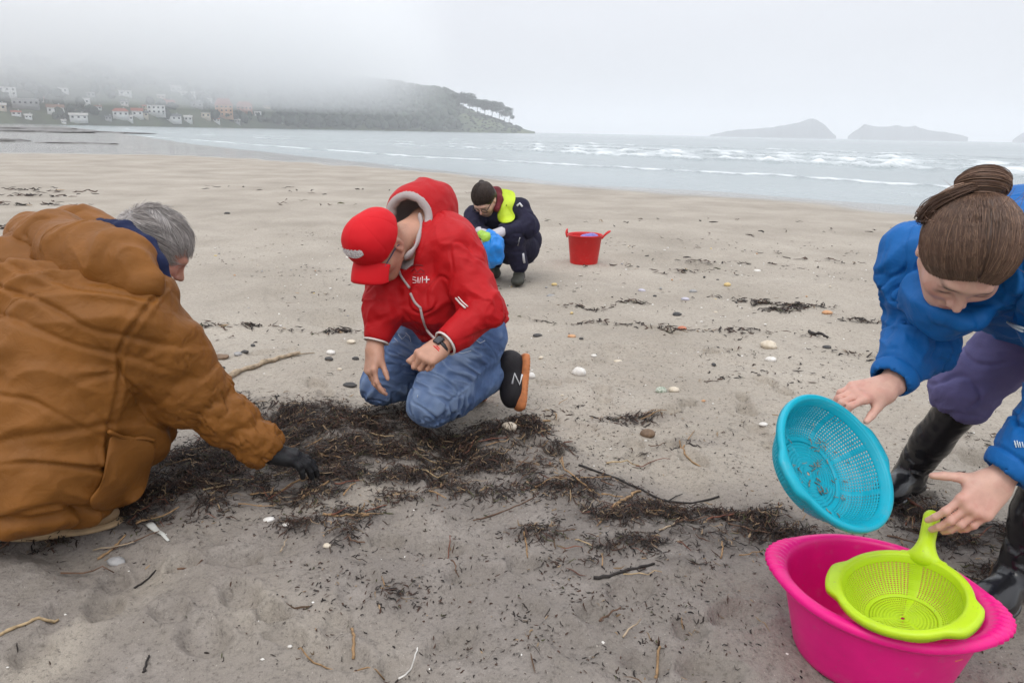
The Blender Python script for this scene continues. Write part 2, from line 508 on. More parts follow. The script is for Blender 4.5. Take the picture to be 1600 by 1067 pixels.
rr_.inputs['To Min'].default_value = 0.2
rr_.inputs['To Max'].default_value = 0.85
mat.l(fm, rr_.inputs['Value'])
mat.rough(rr_.outputs[0])
b = mat.bump(n1, 0.16, 0.10)
mat.bump(n2, 0.14, 0.03, b)
tag(mesh_np('sea', v, f, mat.m, attrs={'foam': foam}), 'pale grey green sea with white breakers', kind='structure')

# ---------------------------------------------------------------- far land
def pix_az(px):
    p = ray(px, 205)
    return math.atan2(p[0], p[1])
def pix_h(px, py, dist):
    """height of a point dist metres out (over the ground) seen at (px, py)"""
    p = ray(px, py)
    return CAM_H + dist * p[2] / math.hypot(p[0], p[1])
forest_mat = MT('far_hill_cover', (0.06, 0.07, 0.05), 1.0)
fp = forest_mat.geo()
forest_mat.col(forest_mat.ramp(forest_mat.noise(.03, 5, fp), [(.3, (.04, .05, .035)), (.5, (.07, .085, .05)), (.62, (.10, .12, .06)), (.75, (.13, .12, .09))]))
# headland: ridge height by azimuth (pixel column, pixel row of the ridge), front foot distance
RIDGE = [(-500, 80), (-200, 92), (0, 100), (150, 98), (300, 104), (420, 118), (520, 130), (620, 141), (680, 151), (706, 155), (719, 166), (740, 176), (770, 184), (800, 196), (822, 204), (835, 207.0)]
FOOT = [(-500, 620), (-200, 600), (0, 600), (200, 620), (400, 700), (600, 760), (800, 800), (835, 815)]
def ridge_px(px):
    return np.interp(px, [a for a, _ in RIDGE], [b for _, b in RIDGE])
def foot_d(px):
    return np.interp(px, [a for a, _ in FOOT], [b for _, b in FOOT])
HP = np.linspace(-500, 836, 200)
HS = np.linspace(0, 1, 44)
DEEP = 380
hv = []
for px in HP:
    az, fd = pix_az(px), foot_d(px)
    crest = 0.62
    top = max(0.3, pix_h(px, ridge_px(px), fd + DEEP * crest * min(1, (836 - px) / 300 + .12)))
    deep = DEEP * min(1, (836 - px) / 300 + .12)
    for s in HS:
        d = fd + deep * s
        prof = math.sin(min(s / crest, 1) * math.pi / 2) ** 0.8 if s < crest else math.cos((s - crest) / (1 - crest) * math.pi / 2) ** .7
        hv.append((d * math.sin(az), d * math.cos(az), -1.5 + (top + 1.5) * prof))
hv = np.array(hv)
hv[:, 2] += 2.2 * fbm(P3(hv[:, 0] * .02, hv[:, 1] * .02), 4) * sstep(0, 12, hv[:, 2])
hv[:, 2] = np.where(hv[:, 2] > 0, hv[:, 2] + .6, hv[:, 2])
n, m = len(HP), len(HS)
i = np.arange(n * m).reshape(n, m)
hf = np.stack([i[:-1, :-1], i[1:, :-1], i[1:, 1:], i[:-1, 1:]], axis=-1).reshape(-1, 4)
hf = hf[:, ::-1]
tag(mesh_np('headland', hv, hf, forest_mat.m), 'wooded headland across the bay, dim in mist', kind='structure')
HPg, HVg = HP, hv.reshape(n, m, 3)
def on_hill(px, s):
    a = (px - HP[0]) / (HP[1] - HP[0])
    b = s * (m - 1)
    i0, j0 = int(min(max(a, 0), n - 2)), int(min(max(b, 0), m - 2))
    a, b = a - i0, b - j0
    return (HVg[i0, j0] * (1 - a) * (1 - b) + HVg[i0 + 1, j0] * a * (1 - b) + HVg[i0, j0 + 1] * (1 - a) * b + HVg[i0 + 1, j0 + 1] * a * b)
def proj(p):
    q = np.asarray(p, float) - CAMP
    d = q @ cF
    return 800 + FPX * (q @ cR) / d, 533.5 - FPX * (q @ cU) / d
def hill_at(px, py):
    """the point of the hillside seen at (px, py)"""
    best = min((abs(proj(on_hill(px, s))[1] - py), s) for s in np.linspace(0.0, .6, 61))
    return on_hill(px, best[1])

# islands
isl_mat = plain('island_rock', (.075, .085, .09), 1.0, .2, .02)
for outline, dist, lab in [
    ([(1110, 211), (1150, 203), (1195, 200.5), (1225, 196), (1245, 192), (1262, 186), (1275, 187), (1290, 198), (1302, 209), (1308, 213)], 2300, 'island'),
    ([(1326, 213), (1335, 205), (1350, 194), (1362, 197), (1380, 199), (1400, 195.5), (1415, 199), (1428, 197), (1450, 204), (1480, 207), (1505, 212), (1515, 215)], 2450, 'island'),
    ([(1585, 219), (1597, 209), (1630, 200), (1680, 205), (1740, 220)], 2600, 'island')]:
    pxs = np.linspace(outline[0][0], outline[-1][0], 90)
    pys = np.interp(pxs, [a for a, _ in outline], [b for _, b in outline])
    vv = []
    for k, (px, py) in enumerate(zip(pxs, pys)):
        az = pix_az(px)
        h = max(0.2, pix_h(px, py, dist)) + (3.2 * perlin(np.array([[k * .22, dist, 0]]))[0] + 2.0 * perlin(np.array([[k * .6, dist, 4]]))[0]) * min(1, k / 8, (89 - k) / 8)
        half = 60 + h * 2.0
        for s in np.linspace(-1, 1, 17):
            d = dist + half * s
            vv.append((d * math.sin(az), d * math.cos(az), -2 + (h + 2) * max(0, (1 - abs(s) ** 1.6))))
    vv = np.array(vv)
    i = np.arange(90 * 17).reshape(90, 17)
    ff = np.stack([i[:-1, :-1], i[1:, :-1], i[1:, 1:], i[:-1, 1:]], axis=-1).reshape(-1, 4)[:, ::-1]
    tag(mesh_np(lab, vv, ff, isl_mat), 'pale bare island on the sea horizon', kind='structure')

# haze: one even box round everything, and the low mist lying on the hill inside it
def box_mesh(name, lo, hi, mat):
    x0, y0, z0 = lo; x1, y1, z1 = hi
    vv = [(x0, y0, z0), (x1, y0, z0), (x1, y1, z0), (x0, y1, z0), (x0, y0, z1), (x1, y0, z1), (x1, y1, z1), (x0, y1, z1)]
    ff = [(0, 3, 2, 1), (4, 5, 6, 7), (0, 1, 5, 4), (1, 2, 6, 5), (2, 3, 7, 6), (3, 0, 4, 7)]
    return mesh_np(name, vv, ff, mat, smooth=False)
def volume_mat(name, col, dens):
    m_ = bpy.data.materials.new(name)
    m_.use_nodes = True
    t_ = m_.node_tree
    t_.nodes.clear()
    o_ = t_.nodes.new('ShaderNodeOutputMaterial')
    p_ = t_.nodes.new('ShaderNodeVolumePrincipled')
    p_.inputs['Color'].default_value = (*col, 1)
    p_.inputs['Density'].default_value = dens
    t_.links.new(p_.outputs[0], o_.inputs['Volume'])
    return m_, t_, p_
HAZE_TOP = 150
hm, _, _ = volume_mat('sea_haze', (.96, .97, .99), 0.00056)
tag(box_mesh('haze', (-9400, -9400, -12), (9400, 9400, HAZE_TOP), hm), 'thin sea haze', kind='stuff')
mm, mt_, mp_ = volume_mat('hill_mist', (1, 1, 1), 0.0)
g_ = mt_.nodes.new('ShaderNodeNewGeometry')
sx = mt_.nodes.new('ShaderNodeSeparateXYZ')
mt_.links.new(g_.outputs['Position'], sx.inputs[0])
nz = mt_.nodes.new('ShaderNodeTexNoise')
nz.inputs['Scale'].default_value = .012
nz.inputs['Detail'].default_value = 2
mt_.links.new(g_.outputs['Position'], nz.inputs['Vector'])
ad = mt_.nodes.new('ShaderNodeMath'); ad.operation = 'MULTIPLY_ADD'
mt_.links.new(nz.outputs['Fac'], ad.inputs[0]); ad.inputs[1].default_value = 30.0
mt_.links.new(sx.outputs['Z'], ad.inputs[2])
rm = mt_.nodes.new('ShaderNodeMapRange'); rm.interpolation_type = 'SMOOTHSTEP'
rm.inputs['From Min'].default_value = 15
rm.inputs['From Max'].default_value = 78
rm.inputs['To Min'].default_value = 0.0008
rm.inputs['To Max'].default_value = 0.0130
mt_.links.new(ad.outputs[0], rm.inputs['Value'])
# the bank thins out towards the tip of the headland
dv = mt_.nodes.new('ShaderNodeMath'); dv.operation = 'DIVIDE'
mt_.links.new(sx.outputs['X'], dv.inputs[0]); mt_.links.new(sx.outputs['Y'], dv.inputs[1])
fd_ = mt_.nodes.new('ShaderNodeMapRange'); fd_.interpolation_type = 'SMOOTHSTEP'
fd_.inputs['From Min'].default_value = -.34
fd_.inputs['From Max'].default_value = -.066
fd_.inputs['To Min'].default_value = 1.0
fd_.inputs['To Max'].default_value = 0.0
mt_.links.new(dv.outputs[0], fd_.inputs['Value'])
mu_ = mt_.nodes.new('ShaderNodeMath'); mu_.operation = 'MULTIPLY'
mt_.links.new(rm.outputs[0], mu_.inputs[0]); mt_.links.new(fd_.outputs[0], mu_.inputs[1])
mt_.links.new(mu_.outputs[0], mp_.inputs['Density'])
MIST = True
if MIST:
    mv = []
    AZ = np.linspace(pix_az(-520), pix_az(2000), 24)
    for k, az in enumerate(AZ):
        for d in (470, 1250):
            for z in (14, 135):
                mv.append((d * math.sin(az), d * math.cos(az), z))
    mf = []
    for k in range(23):
        a, b = 4 * k, 4 * k + 4
        mf += [(a, b, b + 1, a + 1), (a + 2, a + 3, b + 3, b + 2), (a + 1, b + 1, b + 3, a + 3), (a, a + 2, b + 2, b)]
    mf += [(0, 1, 3, 2), (92, 94, 95, 93)]
    tag(mesh_np('mist', mv, mf, mm, smooth=False), 'low mist hiding the top of the wooded hill', kind='stuff')
# ---------------------------------------------------------------- solid shapes -> one smooth mesh (signed distances, surface nets)
class Solid:
    def __init__(s):
        s.p = []                                  # (function, lo, hi, k, op)
    def _add(s, fn, lo, hi, k, op):
        s.p.append((fn, np.asarray(lo, float), np.asarray(hi, float), k, op))
        return s
    def cone(s, a, b, ra, rb=None, k=0.02, op='+'):
        a, b = np.asarray(a, float), np.asarray(b, float)
        rb = ra if rb is None else rb
        ab = b - a
        L2 = max(ab @ ab, 1e-12)
        def fn(p):
            t = np.clip(((p - a) @ ab) / L2, 0, 1)
            q = p - a - t[:, None] * ab
            return np.sqrt((q * q).sum(1)) - (ra + (rb - ra) * t)
        r = max(ra, rb)
        return s._add(fn, np.minimum(a, b) - r, np.maximum(a, b) + r, k, op)
    def chain(s, pts, rad, k=0.02, op='+'):
        for i in range(len(pts) - 1):
            s.cone(pts[i], pts[i + 1], rad[i], rad[i + 1], k, op)
        return s
    def ball(s, c, r, k=0.02, op='+'):
        return s.cone(c, c, r, r, k, op)
    def ell(s, c, rad, axes=None, k=0.02, op='+'):
        """ellipsoid; axes: rows are the three unit directions"""
        c, rad = np.asarray(c, float), np.asarray(rad, float)
        A = np.eye(3) if axes is None else np.asarray(axes, float)
        def fn(p):
            q = (p - c) @ A.T
            k0 = np.sqrt(((q / rad) ** 2).sum(1))
            k1 = np.sqrt(((q / rad ** 2) ** 2).sum(1)) + 1e-9
            return np.where(k0 < 1e-4, -rad.min(), k0 * (k0 - 1) / k1)
        R = rad.max()
        return s._add(fn, c - R, c + R, k, op)
    def oval(s, a, b, side, ra, rb, k=0.02, op='+'):
        """limb of oval section: ra = (half width along side, half depth) at a, rb at b"""
        a, b = np.asarray(a, float), np.asarray(b, float)
        ab = b - a
        L = np.linalg.norm(ab)
        ax = ab / L
        sd = unit(np.asarray(side, float) - (np.asarray(side, float) @ ax) * ax)
        nn = np.cross(ax, sd)
        def fn(p):
            q = p - a
            h = q @ ax
            t = np.clip(h / L, 0, 1)
            w = ra[0] + (rb[0] - ra[0]) * t
            d = ra[1] + (rb[1] - ra[1]) * t
            m = np.minimum(w, d)
            e = np.sqrt((q @ sd / w) ** 2 + (q @ nn / d) ** 2 + ((h - t * L) / m) ** 2)
            return (e - 1) * m * np.clip(e, .6, 1.0)
        R = max(ra + rb)
        return s._add(fn, np.minimum(a, b) - R, np.maximum(a, b) + R, k, op)
    def box(s, c, half, axes=None, r=0.01, k=0.0, op='+'):
        c, half = np.asarray(c, float), np.asarray(half, float)
        A = np.eye(3) if axes is None else np.asarray(axes, float)
        def fn(p):
            q = np.abs((p - c) @ A.T) - (half - r)
            return np.sqrt((np.maximum(q, 0) ** 2).sum(1)) + np.minimum(q.max(1), 0) - r
        R = np.linalg.norm(half)
        return s._add(fn, c - R, c + R, k, op)
    def plane(s, c, n, k=0.005, op='-'):
        """with '-': cuts away everything on the side n points to"""
        c, n = np.asarray(c, float), unit(n)
        return s._add(lambda p: -((p - c) @ n), [9, 9, 9], [-9, -9, -9], k, op)
    @staticmethod
    def _comb(d, e, k, op):
        if op == '-':
            e = -e
            if k <= 0:
                return np.maximum(d, e)
            h = np.maximum(k - np.abs(d - e), 0) / k
            return np.maximum(d, e) + h * h * k * .25
        if op == '&':
            return np.maximum(d, e)
        if k <= 0:
            return np.minimum(d, e)
        h = np.maximum(k - np.abs(d - e), 0) / k
        return np.minimum(d, e) - h * h * k * .25
    def dist(s, p):
        d = np.full(len(p), 1e3)
        for fn, lo, hi, k, op in s.p:
            d = s._comb(d, fn(p), k, op)
        return d
    def mesh(s, h=0.005, smooth=1):
        B = 8
        lo = np.min([q[1] for q in s.p if q[4] == '+'], axis=0) - .03
        hi = np.max([q[2] for q in s.p if q[4] == '+'], axis=0) + .03
        nb = np.ceil((hi - lo) / (h * B)).astype(int)
        I = np.stack(np.meshgrid(*[np.arange(x) for x in nb], indexing='ij'), -1).reshape(-1, 3)
        cen = lo + (I + .5) * h * B
        half = h * B * .87
        # coarse pass
        pd = [fn(cen) for fn, *_ in s.p]
        d = np.full(len(cen), 1e3)
        for q, e in zip(s.p, pd):
            d = s._comb(d, e, q[3], q[4])
        act = np.abs(d) < half * 1.45 + .004
        I, d = I[act], d[act]
        pd = [e[act] for e in pd]
        loc = np.stack(np.meshgrid(*[np.arange(B + 1)] * 3, indexing='ij'), -1).reshape(-1, 3)
        nl = len(loc)
        F = np.full((len(I), nl), 1e3)
        for q, e in zip(s.p, pd):
            fn, _, _, k, op = q
            lim = 2.6 * half + k + .004
            if op == '+':
                rel = e < np.maximum(d, 0) + lim
            elif op == '-':
                rel = e < lim
            else:
                rel = np.ones(len(e), bool)
            idx = np.nonzero(rel)[0]
            if not len(idx):
                continue
            pts = lo + (I[idx][:, None, :] * B + loc[None]).reshape(-1, 3) * h
            F[idx] = s._comb(F[idx].ravel(), fn(pts), k, op).reshape(len(idx), nl)
        F = F.reshape(-1, B + 1, B + 1, B + 1)
        F = np.where(np.abs(F) < 1e-9, 1e-9, F)
        ins = F < 0
        # cells that the surface crosses
        c8 = np.stack([ins[:, a:a + B, b:b + B, c:c + B] for a in (0, 1) for b in (0, 1) for c in (0, 1)], -1)
        sm = c8.sum(-1)
        ci = np.argwhere((sm > 0) & (sm < 8))
        val = np.stack([F[ci[:, 0], ci[:, 1] + a, ci[:, 2] + b, ci[:, 3] + c] for a in (0, 1) for b in (0, 1) for c in (0, 1)], -1)
        cor = np.array([(a, b, c) for a in (0, 1) for b in (0, 1) for c in (0, 1)], float)
        acc, cnt = np.zeros((len(ci), 3)), np.zeros(len(ci))
        for a in range(8):
            for b in range(a + 1, 8):
                if np.abs(cor[a] - cor[b]).sum() == 1:
                    va, vb = val[:, a], val[:, b]
                    x = (va < 0) != (vb < 0)
                    t = np.where(x, va / np.where(x, va - vb, 1), 0)
                    acc += np.where(x[:, None], cor[a] + t[:, None] * (cor[b] - cor[a]), 0)
                    cnt += x
        gc = I[ci[:, 0]] * B + ci[:, 1:]
        V = lo + (gc + acc / cnt[:, None]) * h
        N = nb * B + 2
        key = (gc[:, 0] * N[1] + gc[:, 1]) * N[2] + gc[:, 2]
        order = np.argsort(key)
        sk = key[order]
        quads = []
        for ax in range(3):
            sl = [slice(0, B)] * 3
            s2 = list(sl); s2[ax] = slice(1, B + 1)
            A0 = ins[(slice(None), *sl)]
            A1 = ins[(slice(None), *s2)]
            e = np.argwhere(A0 != A1)
            fl = A0[e[:, 0], e[:, 1], e[:, 2], e[:, 3]]
            g = I[e[:, 0]] * B + e[:, 1:]
            u, w = (ax + 1) % 3, (ax + 2) % 3
            q = []
            for du, dw in ((0, 0), (1, 0), (1, 1), (0, 1)):
                gg = g.copy(); gg[:, u] -= du; gg[:, w] -= dw
                kk = (gg[:, 0] * N[1] + gg[:, 1]) * N[2] + gg[:, 2]
                j = np.clip(np.searchsorted(sk, kk), 0, len(sk) - 1)
                q.append(np.where(sk[j] == kk, order[j], -1))
            q = np.stack(q, 1)
            ok = (q >= 0).all(1)
            q, fl = q[ok], fl[ok]
            quads.append(np.where(fl[:, None], q[:, ::-1], q))
        Q = np.concatenate(quads)
        for _ in range(smooth):
            V = relax(V, Q, .5)
        # outward facing: the volume the faces enclose must be positive
        a, b, c, e = (V[Q[:, i]] for i in range(4))
        vol = (np.einsum('ij,ij->i', a, np.cross(b, c)) + np.einsum('ij,ij->i', a, np.cross(c, e))).sum()
        return V, (Q if vol > 0 else Q[:, ::-1])
def relax(V, Q, w=.5):
    s, c = np.zeros_like(V), np.zeros(len(V))
    for i in range(4):
        for j in ((i + 1) % 4, (i + 3) % 4):
            for x in range(3):
                s[:, x] += np.bincount(Q[:, i], V[Q[:, j], x], len(V))
            c += np.bincount(Q[:, i], minlength=len(V))
    return V * (1 - w) + w * s / np.maximum(c, 1)[:, None]
def normals(V, Q):
    n = np.cross(V[Q[:, 2]] - V[Q[:, 0]], V[Q[:, 3]] - V[Q[:, 1]])
    N = np.zeros_like(V)
    for i in range(4):
        for x in range(3):
            N[:, x] += np.bincount(Q[:, i], n[:, x], len(V))
    return N / (np.linalg.norm(N, axis=1)[:, None] + 1e-12)
def along(V, pts):
    """for each vertex: nearest segment of a polyline -> (arc length, distance, angle round the axis)"""
    best = np.full(len(V), 1e9)
    S, Aang = np.zeros(len(V)), np.zeros(len(V))
    acc = 0.0
    for a, b in zip(pts[:-1], pts[1:]):
        a, b = np.asarray(a, float), np.asarray(b, float)
        ab = b - a
        L = np.linalg.norm(ab)
        t = np.clip((V - a) @ ab / L ** 2, 0, 1)
        q = V - a - t[:, None] * ab
        dd = np.linalg.norm(q, axis=1)
        ax = ab / L
        r1 = unit(np.cross(ax, [0.3, 0.5, 0.81]))
        r2 = np.cross(ax, r1)
        m_ = dd < best
        best = np.where(m_, dd, best)
        S = np.where(m_, acc + t * L, S)
        Aang = np.where(m_, np.arctan2(q @ r2, q @ r1), Aang)
        acc += L
    return S, best, Aang
def limb_folds(V, pts, rmax, amp, freq, joints=(), seed=0.0, twist=.6, sharp=1.0):
    """cloth folds running round a limb, stronger near the given arc lengths (bends)"""
    S, dd, A = along(V, pts)
    w = 1 - sstep(rmax * .9, rmax * 1.35, dd)
    jw = np.full(len(V), .35)
    for j, wd in joints:
        jw = np.maximum(jw, np.exp(-((S - j) / wd) ** 2))
    q = np.stack([S * freq + twist * np.sin(A + seed), np.cos(A) * .9, np.sin(A) * .9 + seed * 3.7], 1)
    n = perlin(q) + .45 * perlin(q * 2.1 + 5)
    r = 1 - np.abs(n) * 2.2
    n = (1 - sharp) * n + sharp * np.clip(r, -1, 1) * .8
    return amp * n * jw * w
def ridges(p, amp, sc):
    """crease-like noise"""
    n = perlin(p * sc)
    return amp * (np.clip(1 - np.abs(n) * 3.0, -.6, 1))
def creases(p, amp, w=.07):
    """narrow pressed-in creases along the zero lines of a noise, with slightly raised sides"""
    n = perlin(p)
    m_ = sstep(-.1, .35, perlin(p * .47 + 31.7))
    return amp * m_ * (.45 * np.exp(-(n / (w * 3)) ** 2) - 1.3 * np.exp(-(n / w) ** 2))
def frame(fwd, up):
    """head or hand axes: rows forward, up, left"""
    f = unit(fwd)
    u = np.asarray(up, float)
    u = unit(u - (u @ f) * f)
    return f, u, np.cross(u, f)
class Local:
    """place shapes given in (forward, up, left) metres about an origin"""
    def __init__(s, solid, o, fwd, up, scale=1.0):
        s.s, s.o, s.k = solid, np.asarray(o, float), scale
        s.f, s.u, s.l = frame(fwd, up)
    def w(s, q):
        return s.o + s.k * (q[0] * s.f + q[1] * s.u + q[2] * s.l)
    def inv(s, V):
        q = (V - s.o) / s.k
        return np.stack([q @ s.f, q @ s.u, q @ s.l], 1)
    def ball(s, c, r, k=.015, op='+'):
        s.s.ball(s.w(c), r * s.k, k * s.k, op)
    def cone(s, a, b, ra, rb=None, k=.015, op='+'):
        s.s.cone(s.w(a), s.w(b), ra * s.k, (ra if rb is None else rb) * s.k, k * s.k, op)
    def ell(s, c, rad, k=.015, op='+', tilt=None):
        ax = np.array([s.f, s.u, s.l])
        if tilt is not None:                    # turn about the left axis, radians
            c_, s_ = math.cos(tilt), math.sin(tilt)
            ax = np.array([c_ * s.f + s_ * s.u, -s_ * s.f + c_ * s.u, s.l])
        s.s.ell(s.w(c), np.asarray(rad) * s.k, ax, k * s.k, op)
    def plane(s, c, n, k=.004, op='-'):
        s.s.plane(s.w(c), n[0] * s.f + n[1] * s.u + n[2] * s.l, k * s.k, op)

def head_solid(L, woman=False):
    """a human head in local (forward, up, left) metres, origin between the ears"""
    L.ell((-.008, .032, 0), (.098, .092, .076), .02)
    L.ell((.035, -.04, 0), (.056, .078, .056 if woman else .06), .04)
    L.ell((.060, -.095, 0), (.024, .02, .024 if woman else .03), .035)
    for sd in (1, -1):
        L.cone((.0, -.05, sd * .056), (.055, -.092, sd * .022), .017, .014, .03)         # jaw line
        L.ball((.060, -.022, sd * .043), .024, .03)                                       # cheekbone
    L.cone((.084, .022, -.032), (.084, .022, .032), .012 if woman else .014, None, .025)   # brow
    for sd in (1, -1):
        L.ball((.100, .000, sd * .032), .0155, .016, '-')                                 # socket
        L.ball((.0755, -.001, sd * .032), .0138, .004)                                    # lid
    L.cone((.088, .008, 0), (.112, -.030, 0), .0075, .0092 if woman else .0115, .012)
    for sd in (1, -1):
        L.ball((.100, -.035, sd * .0115), .0085, .007)
    L.cone((.086, -.064, -.016), (.086, -.064, .016), .0085, None, .008)
    L.cone((.085, -.075, -.013), (.085, -.075, .013), .009, None, .007)
    L.cone((.098, -.0685, -.022), (.098, -.0685, .022), .0035, None, .004, '-')
    for sd in (1, -1):
        L.ell((-.012, .0, sd * .078), (.021, .033, .009), .008, '+', -.25)
        L.ell((-.006, .003, sd * .086), (.010, .018, .006), .004, '-', -.25)
        L.ball((-.006, -.026, sd * .078), .009, .008)

def hand_solid(S, wrist, fwd, back, thumb_side, curl, spread=.10, thumb=(.6, .5, .4), scale=1.0, glove=0.0, elbow=None, fan=(0, 0, 0, 0)):
    """wrist to fingertips along fwd, back = direction the back of the hand faces, thumb_side +1/-1 picks the side (thumb along back x fwd)
    curl: per finger (index..little) three bend angles; thumb: (away from palm, towards palm plane, bend)"""
    f = unit(fwd)
    b = np.asarray(back, float)
    b = unit(b - (b @ f) * f)
    t = np.cross(b, f) * thumb_side
    sc, g = scale, glove
    W = np.asarray(wrist, float)
    P = lambda x, y, z: W + sc * (x * f + y * t + z * b)
    base = [(.088, .030), (.092, .009), (.087, -.011), (.077, -.030)]
    ln = [(.043, .026, .021), (.047, .030, .022), (.043, .027, .021), (.034, .020, .019)]
    rr = [.0092, .0095, .009, .008]
    S.cone(P(-.03, 0, 0), P(.005, 0, 0), .024 * sc + g, .025 * sc + g, .02 * sc)
    for i, (x, y) in enumerate(base):
        S.cone(P(.008, y * .62, 0), P(x, y, .001), .0165 * sc + g, .0115 * sc + g, .02 * sc)
    S.cone(P(.02, -.022, -.008), P(.065, -.026, -.006), .016 * sc + g, .012 * sc + g, .018 * sc)
    S.cone(P(.018, .020, -.010), P(.05, .028, -.009), .018 * sc + g, .013 * sc + g, .018 * sc)
    for i, (x, y) in enumerate(base):
        p = P(x, y, .001)
        a = spread * (1.5 - i) / 1.5 + fan[i]
        d0 = math.cos(a) * f + math.sin(a) * t
        ang = 0.0
        r = rr[i] * sc
        S.ball(p + .002 * sc * b, r * 1.18 + g, .008 * sc)
        for j in range(3):
            ang += curl[i][j]
            dr = math.cos(ang) * d0 - math.sin(ang) * b
            q = p + ln[i][j] * sc * dr
            S.cone(p, q, r * (1.0 - .06 * j) + g, r * (.94 - .08 * j) + g, .0035 * sc if j else .006 * sc)
            if j == 0:
                S.ball(q + .0006 * b, r * 1.02 + g, .004 * sc)
            p = q
        # nail
        if g == 0:
            S.ell(p - dr * .004 * sc + np.cross(np.cross(dr, b), dr) * r * .62, (.0062 * sc, .0048 * sc, .0022 * sc),
                  np.array([dr, unit(np.cross(dr, np.cross(dr, b))) if False else unit(np.cross(b, dr)), unit(np.cross(dr, np.cross(b, dr)))]), .0012)
    a0, a1, bd = thumb
    p = P(.022, .022, -.006)
    d = unit(math.cos(a0) * f + math.sin(a0) * t - a1 * b)
    q = p + .044 * sc * d
    S.cone(p, q, .0165 * sc + g, .0118 * sc + g, .014 * sc)
    d2 = unit(d + bd * .5 * f - bd * .15 * b)
    q2 = q + .033 * sc * d2
    S.cone(q, q2, .0112 * sc + g, .0098 * sc + g, .004 * sc)
    d3 = unit(d2 + bd * .5 * f - bd * .2 * b)
    q3 = q2 + .024 * sc * d3
    S.cone(q2, q3, .0100 * sc + g, .0078 * sc + g, .004 * sc)
    return S

def loft(rings, closed=True, cap=False):
    """rings: list of equal-length point loops -> vertices, quads"""
    n, m_ = len(rings), len(rings[0])
    v = np.concatenate([np.asarray(r, float) for r in rings])
    f = []
    i = np.arange(n * m_).reshape(n, m_)
    j = np.roll(i, -1, axis=1) if closed else None
    if closed:
        f = np.stack([i[:-1], j[:-1], j[1:], i[1:]], -1).reshape(-1, 4)
    else:
        f = np.stack([i[:-1, :-1], i[:-1, 1:], i[1:, 1:], i[1:, :-1]], -1).reshape(-1, 4)
    return v, f
def tube(pts, rad, seg=8, closed_end=True, up=(0.13, 0.31, 0.94), flat=1.0):
    """swept tube; rad may vary; returns v, f (quads, ends pinched)"""
    pts = [np.asarray(p, float) for p in pts]
    n = len(pts)
    rad = [rad] * n if np.isscalar(rad) else list(rad)
    rings = []
    for i, p in enumerate(pts):
        d = unit(pts[min(i + 1, n - 1)] - pts[max(i - 1, 0)])
        a = np.asarray(up, float) - np.dot(up, d) * d
        if np.linalg.norm(a) < 1e-3:
            a = np.cross(d, [1, 0, 0])
        a = unit(a); b = np.cross(d, a)
        an = np.linspace(0, 2 * math.pi, seg, endpoint=False)
        rings.append(p + rad[i] * (np.cos(an)[:, None] * a * flat + np.sin(an)[:, None] * b))
    if closed_end:
        rings = [np.repeat(pts[0][None], seg, 0)] + rings + [np.repeat(pts[-1][None], seg, 0)]
    return loft(rings)
def join(parts):
    v, f, o = [], [], 0
    for a, b in parts:
        v.append(np.asarray(a)); f.append(np.asarray(b) + o); o += len(a)
    return np.concatenate(v), np.concatenate(f)
def spline(pts, n):
    """smooth curve through points (Catmull-Rom)"""
    p = np.asarray(pts, float)
    p = np.concatenate([[2 * p[0] - p[1]], p, [2 * p[-1] - p[-2]]])
    out = []
    m_ = len(p) - 3
    for x in np.linspace(0, m_ - 1e-9, n):
        i = int(x); t = x - i
        a, b, c, d = p[i:i + 4]
        out.append(.5 * ((2 * b) + (c - a) * t + (2 * a - 5 * b + 4 * c - d) * t * t + (3 * b - a - 3 * c + d) * t ** 3))
    return np.array(out)
def cloth_mat(name, col, rough=.75, weave=900, wr=.5, sheen=.0, var=.08, wsc=22.0):
    m_ = MT(name, col, rough)
    m_.b.inputs['Specular IOR Level'].default_value = .22
    p = m_.geo()
    n = m_.noise(9, 4, p)
    m_.col(m_.ramp(n, [(.3, tuple(c * (1 - var) for c in col)), (.7, tuple(min(1, c * (1 + var)) for c in col))]))
    b = m_.bump(m_.noise(wsc, 4, p, dist=.6), wr, .008)
    m_.bump(m_.noise(weave, 2, p), .18, .0008, b)
    if sheen:
        m_.b.inputs['Sheen Weight'].default_value = sheen
    return m_
skin_cache = {}
def skin_mat(name, col, blush=(.45, .16, .13)):
    m_ = MT(name, col, .52)
    p = m_.geo()
    n = m_.noise(28, 4, p)
    c = m_.ramp(n, [(.3, tuple(x * .88 for x in col)), (.7, tuple(min(1, x * 1.08) for x in col))])
    c = m_.mix(m_.attr('red'), c, blush)
    c = m_.mix(m_.attr('dark'), c, (.05, .032, .025))
    m_.col(c)
    m_.b.inputs['Subsurface Weight'].default_value = .12
    m_.b.inputs['Subsurface Radius'].default_value = (.010, .004, .002)
    m_.bump(m_.noise(260, 3, p), .22, .0012)
    return m_.m
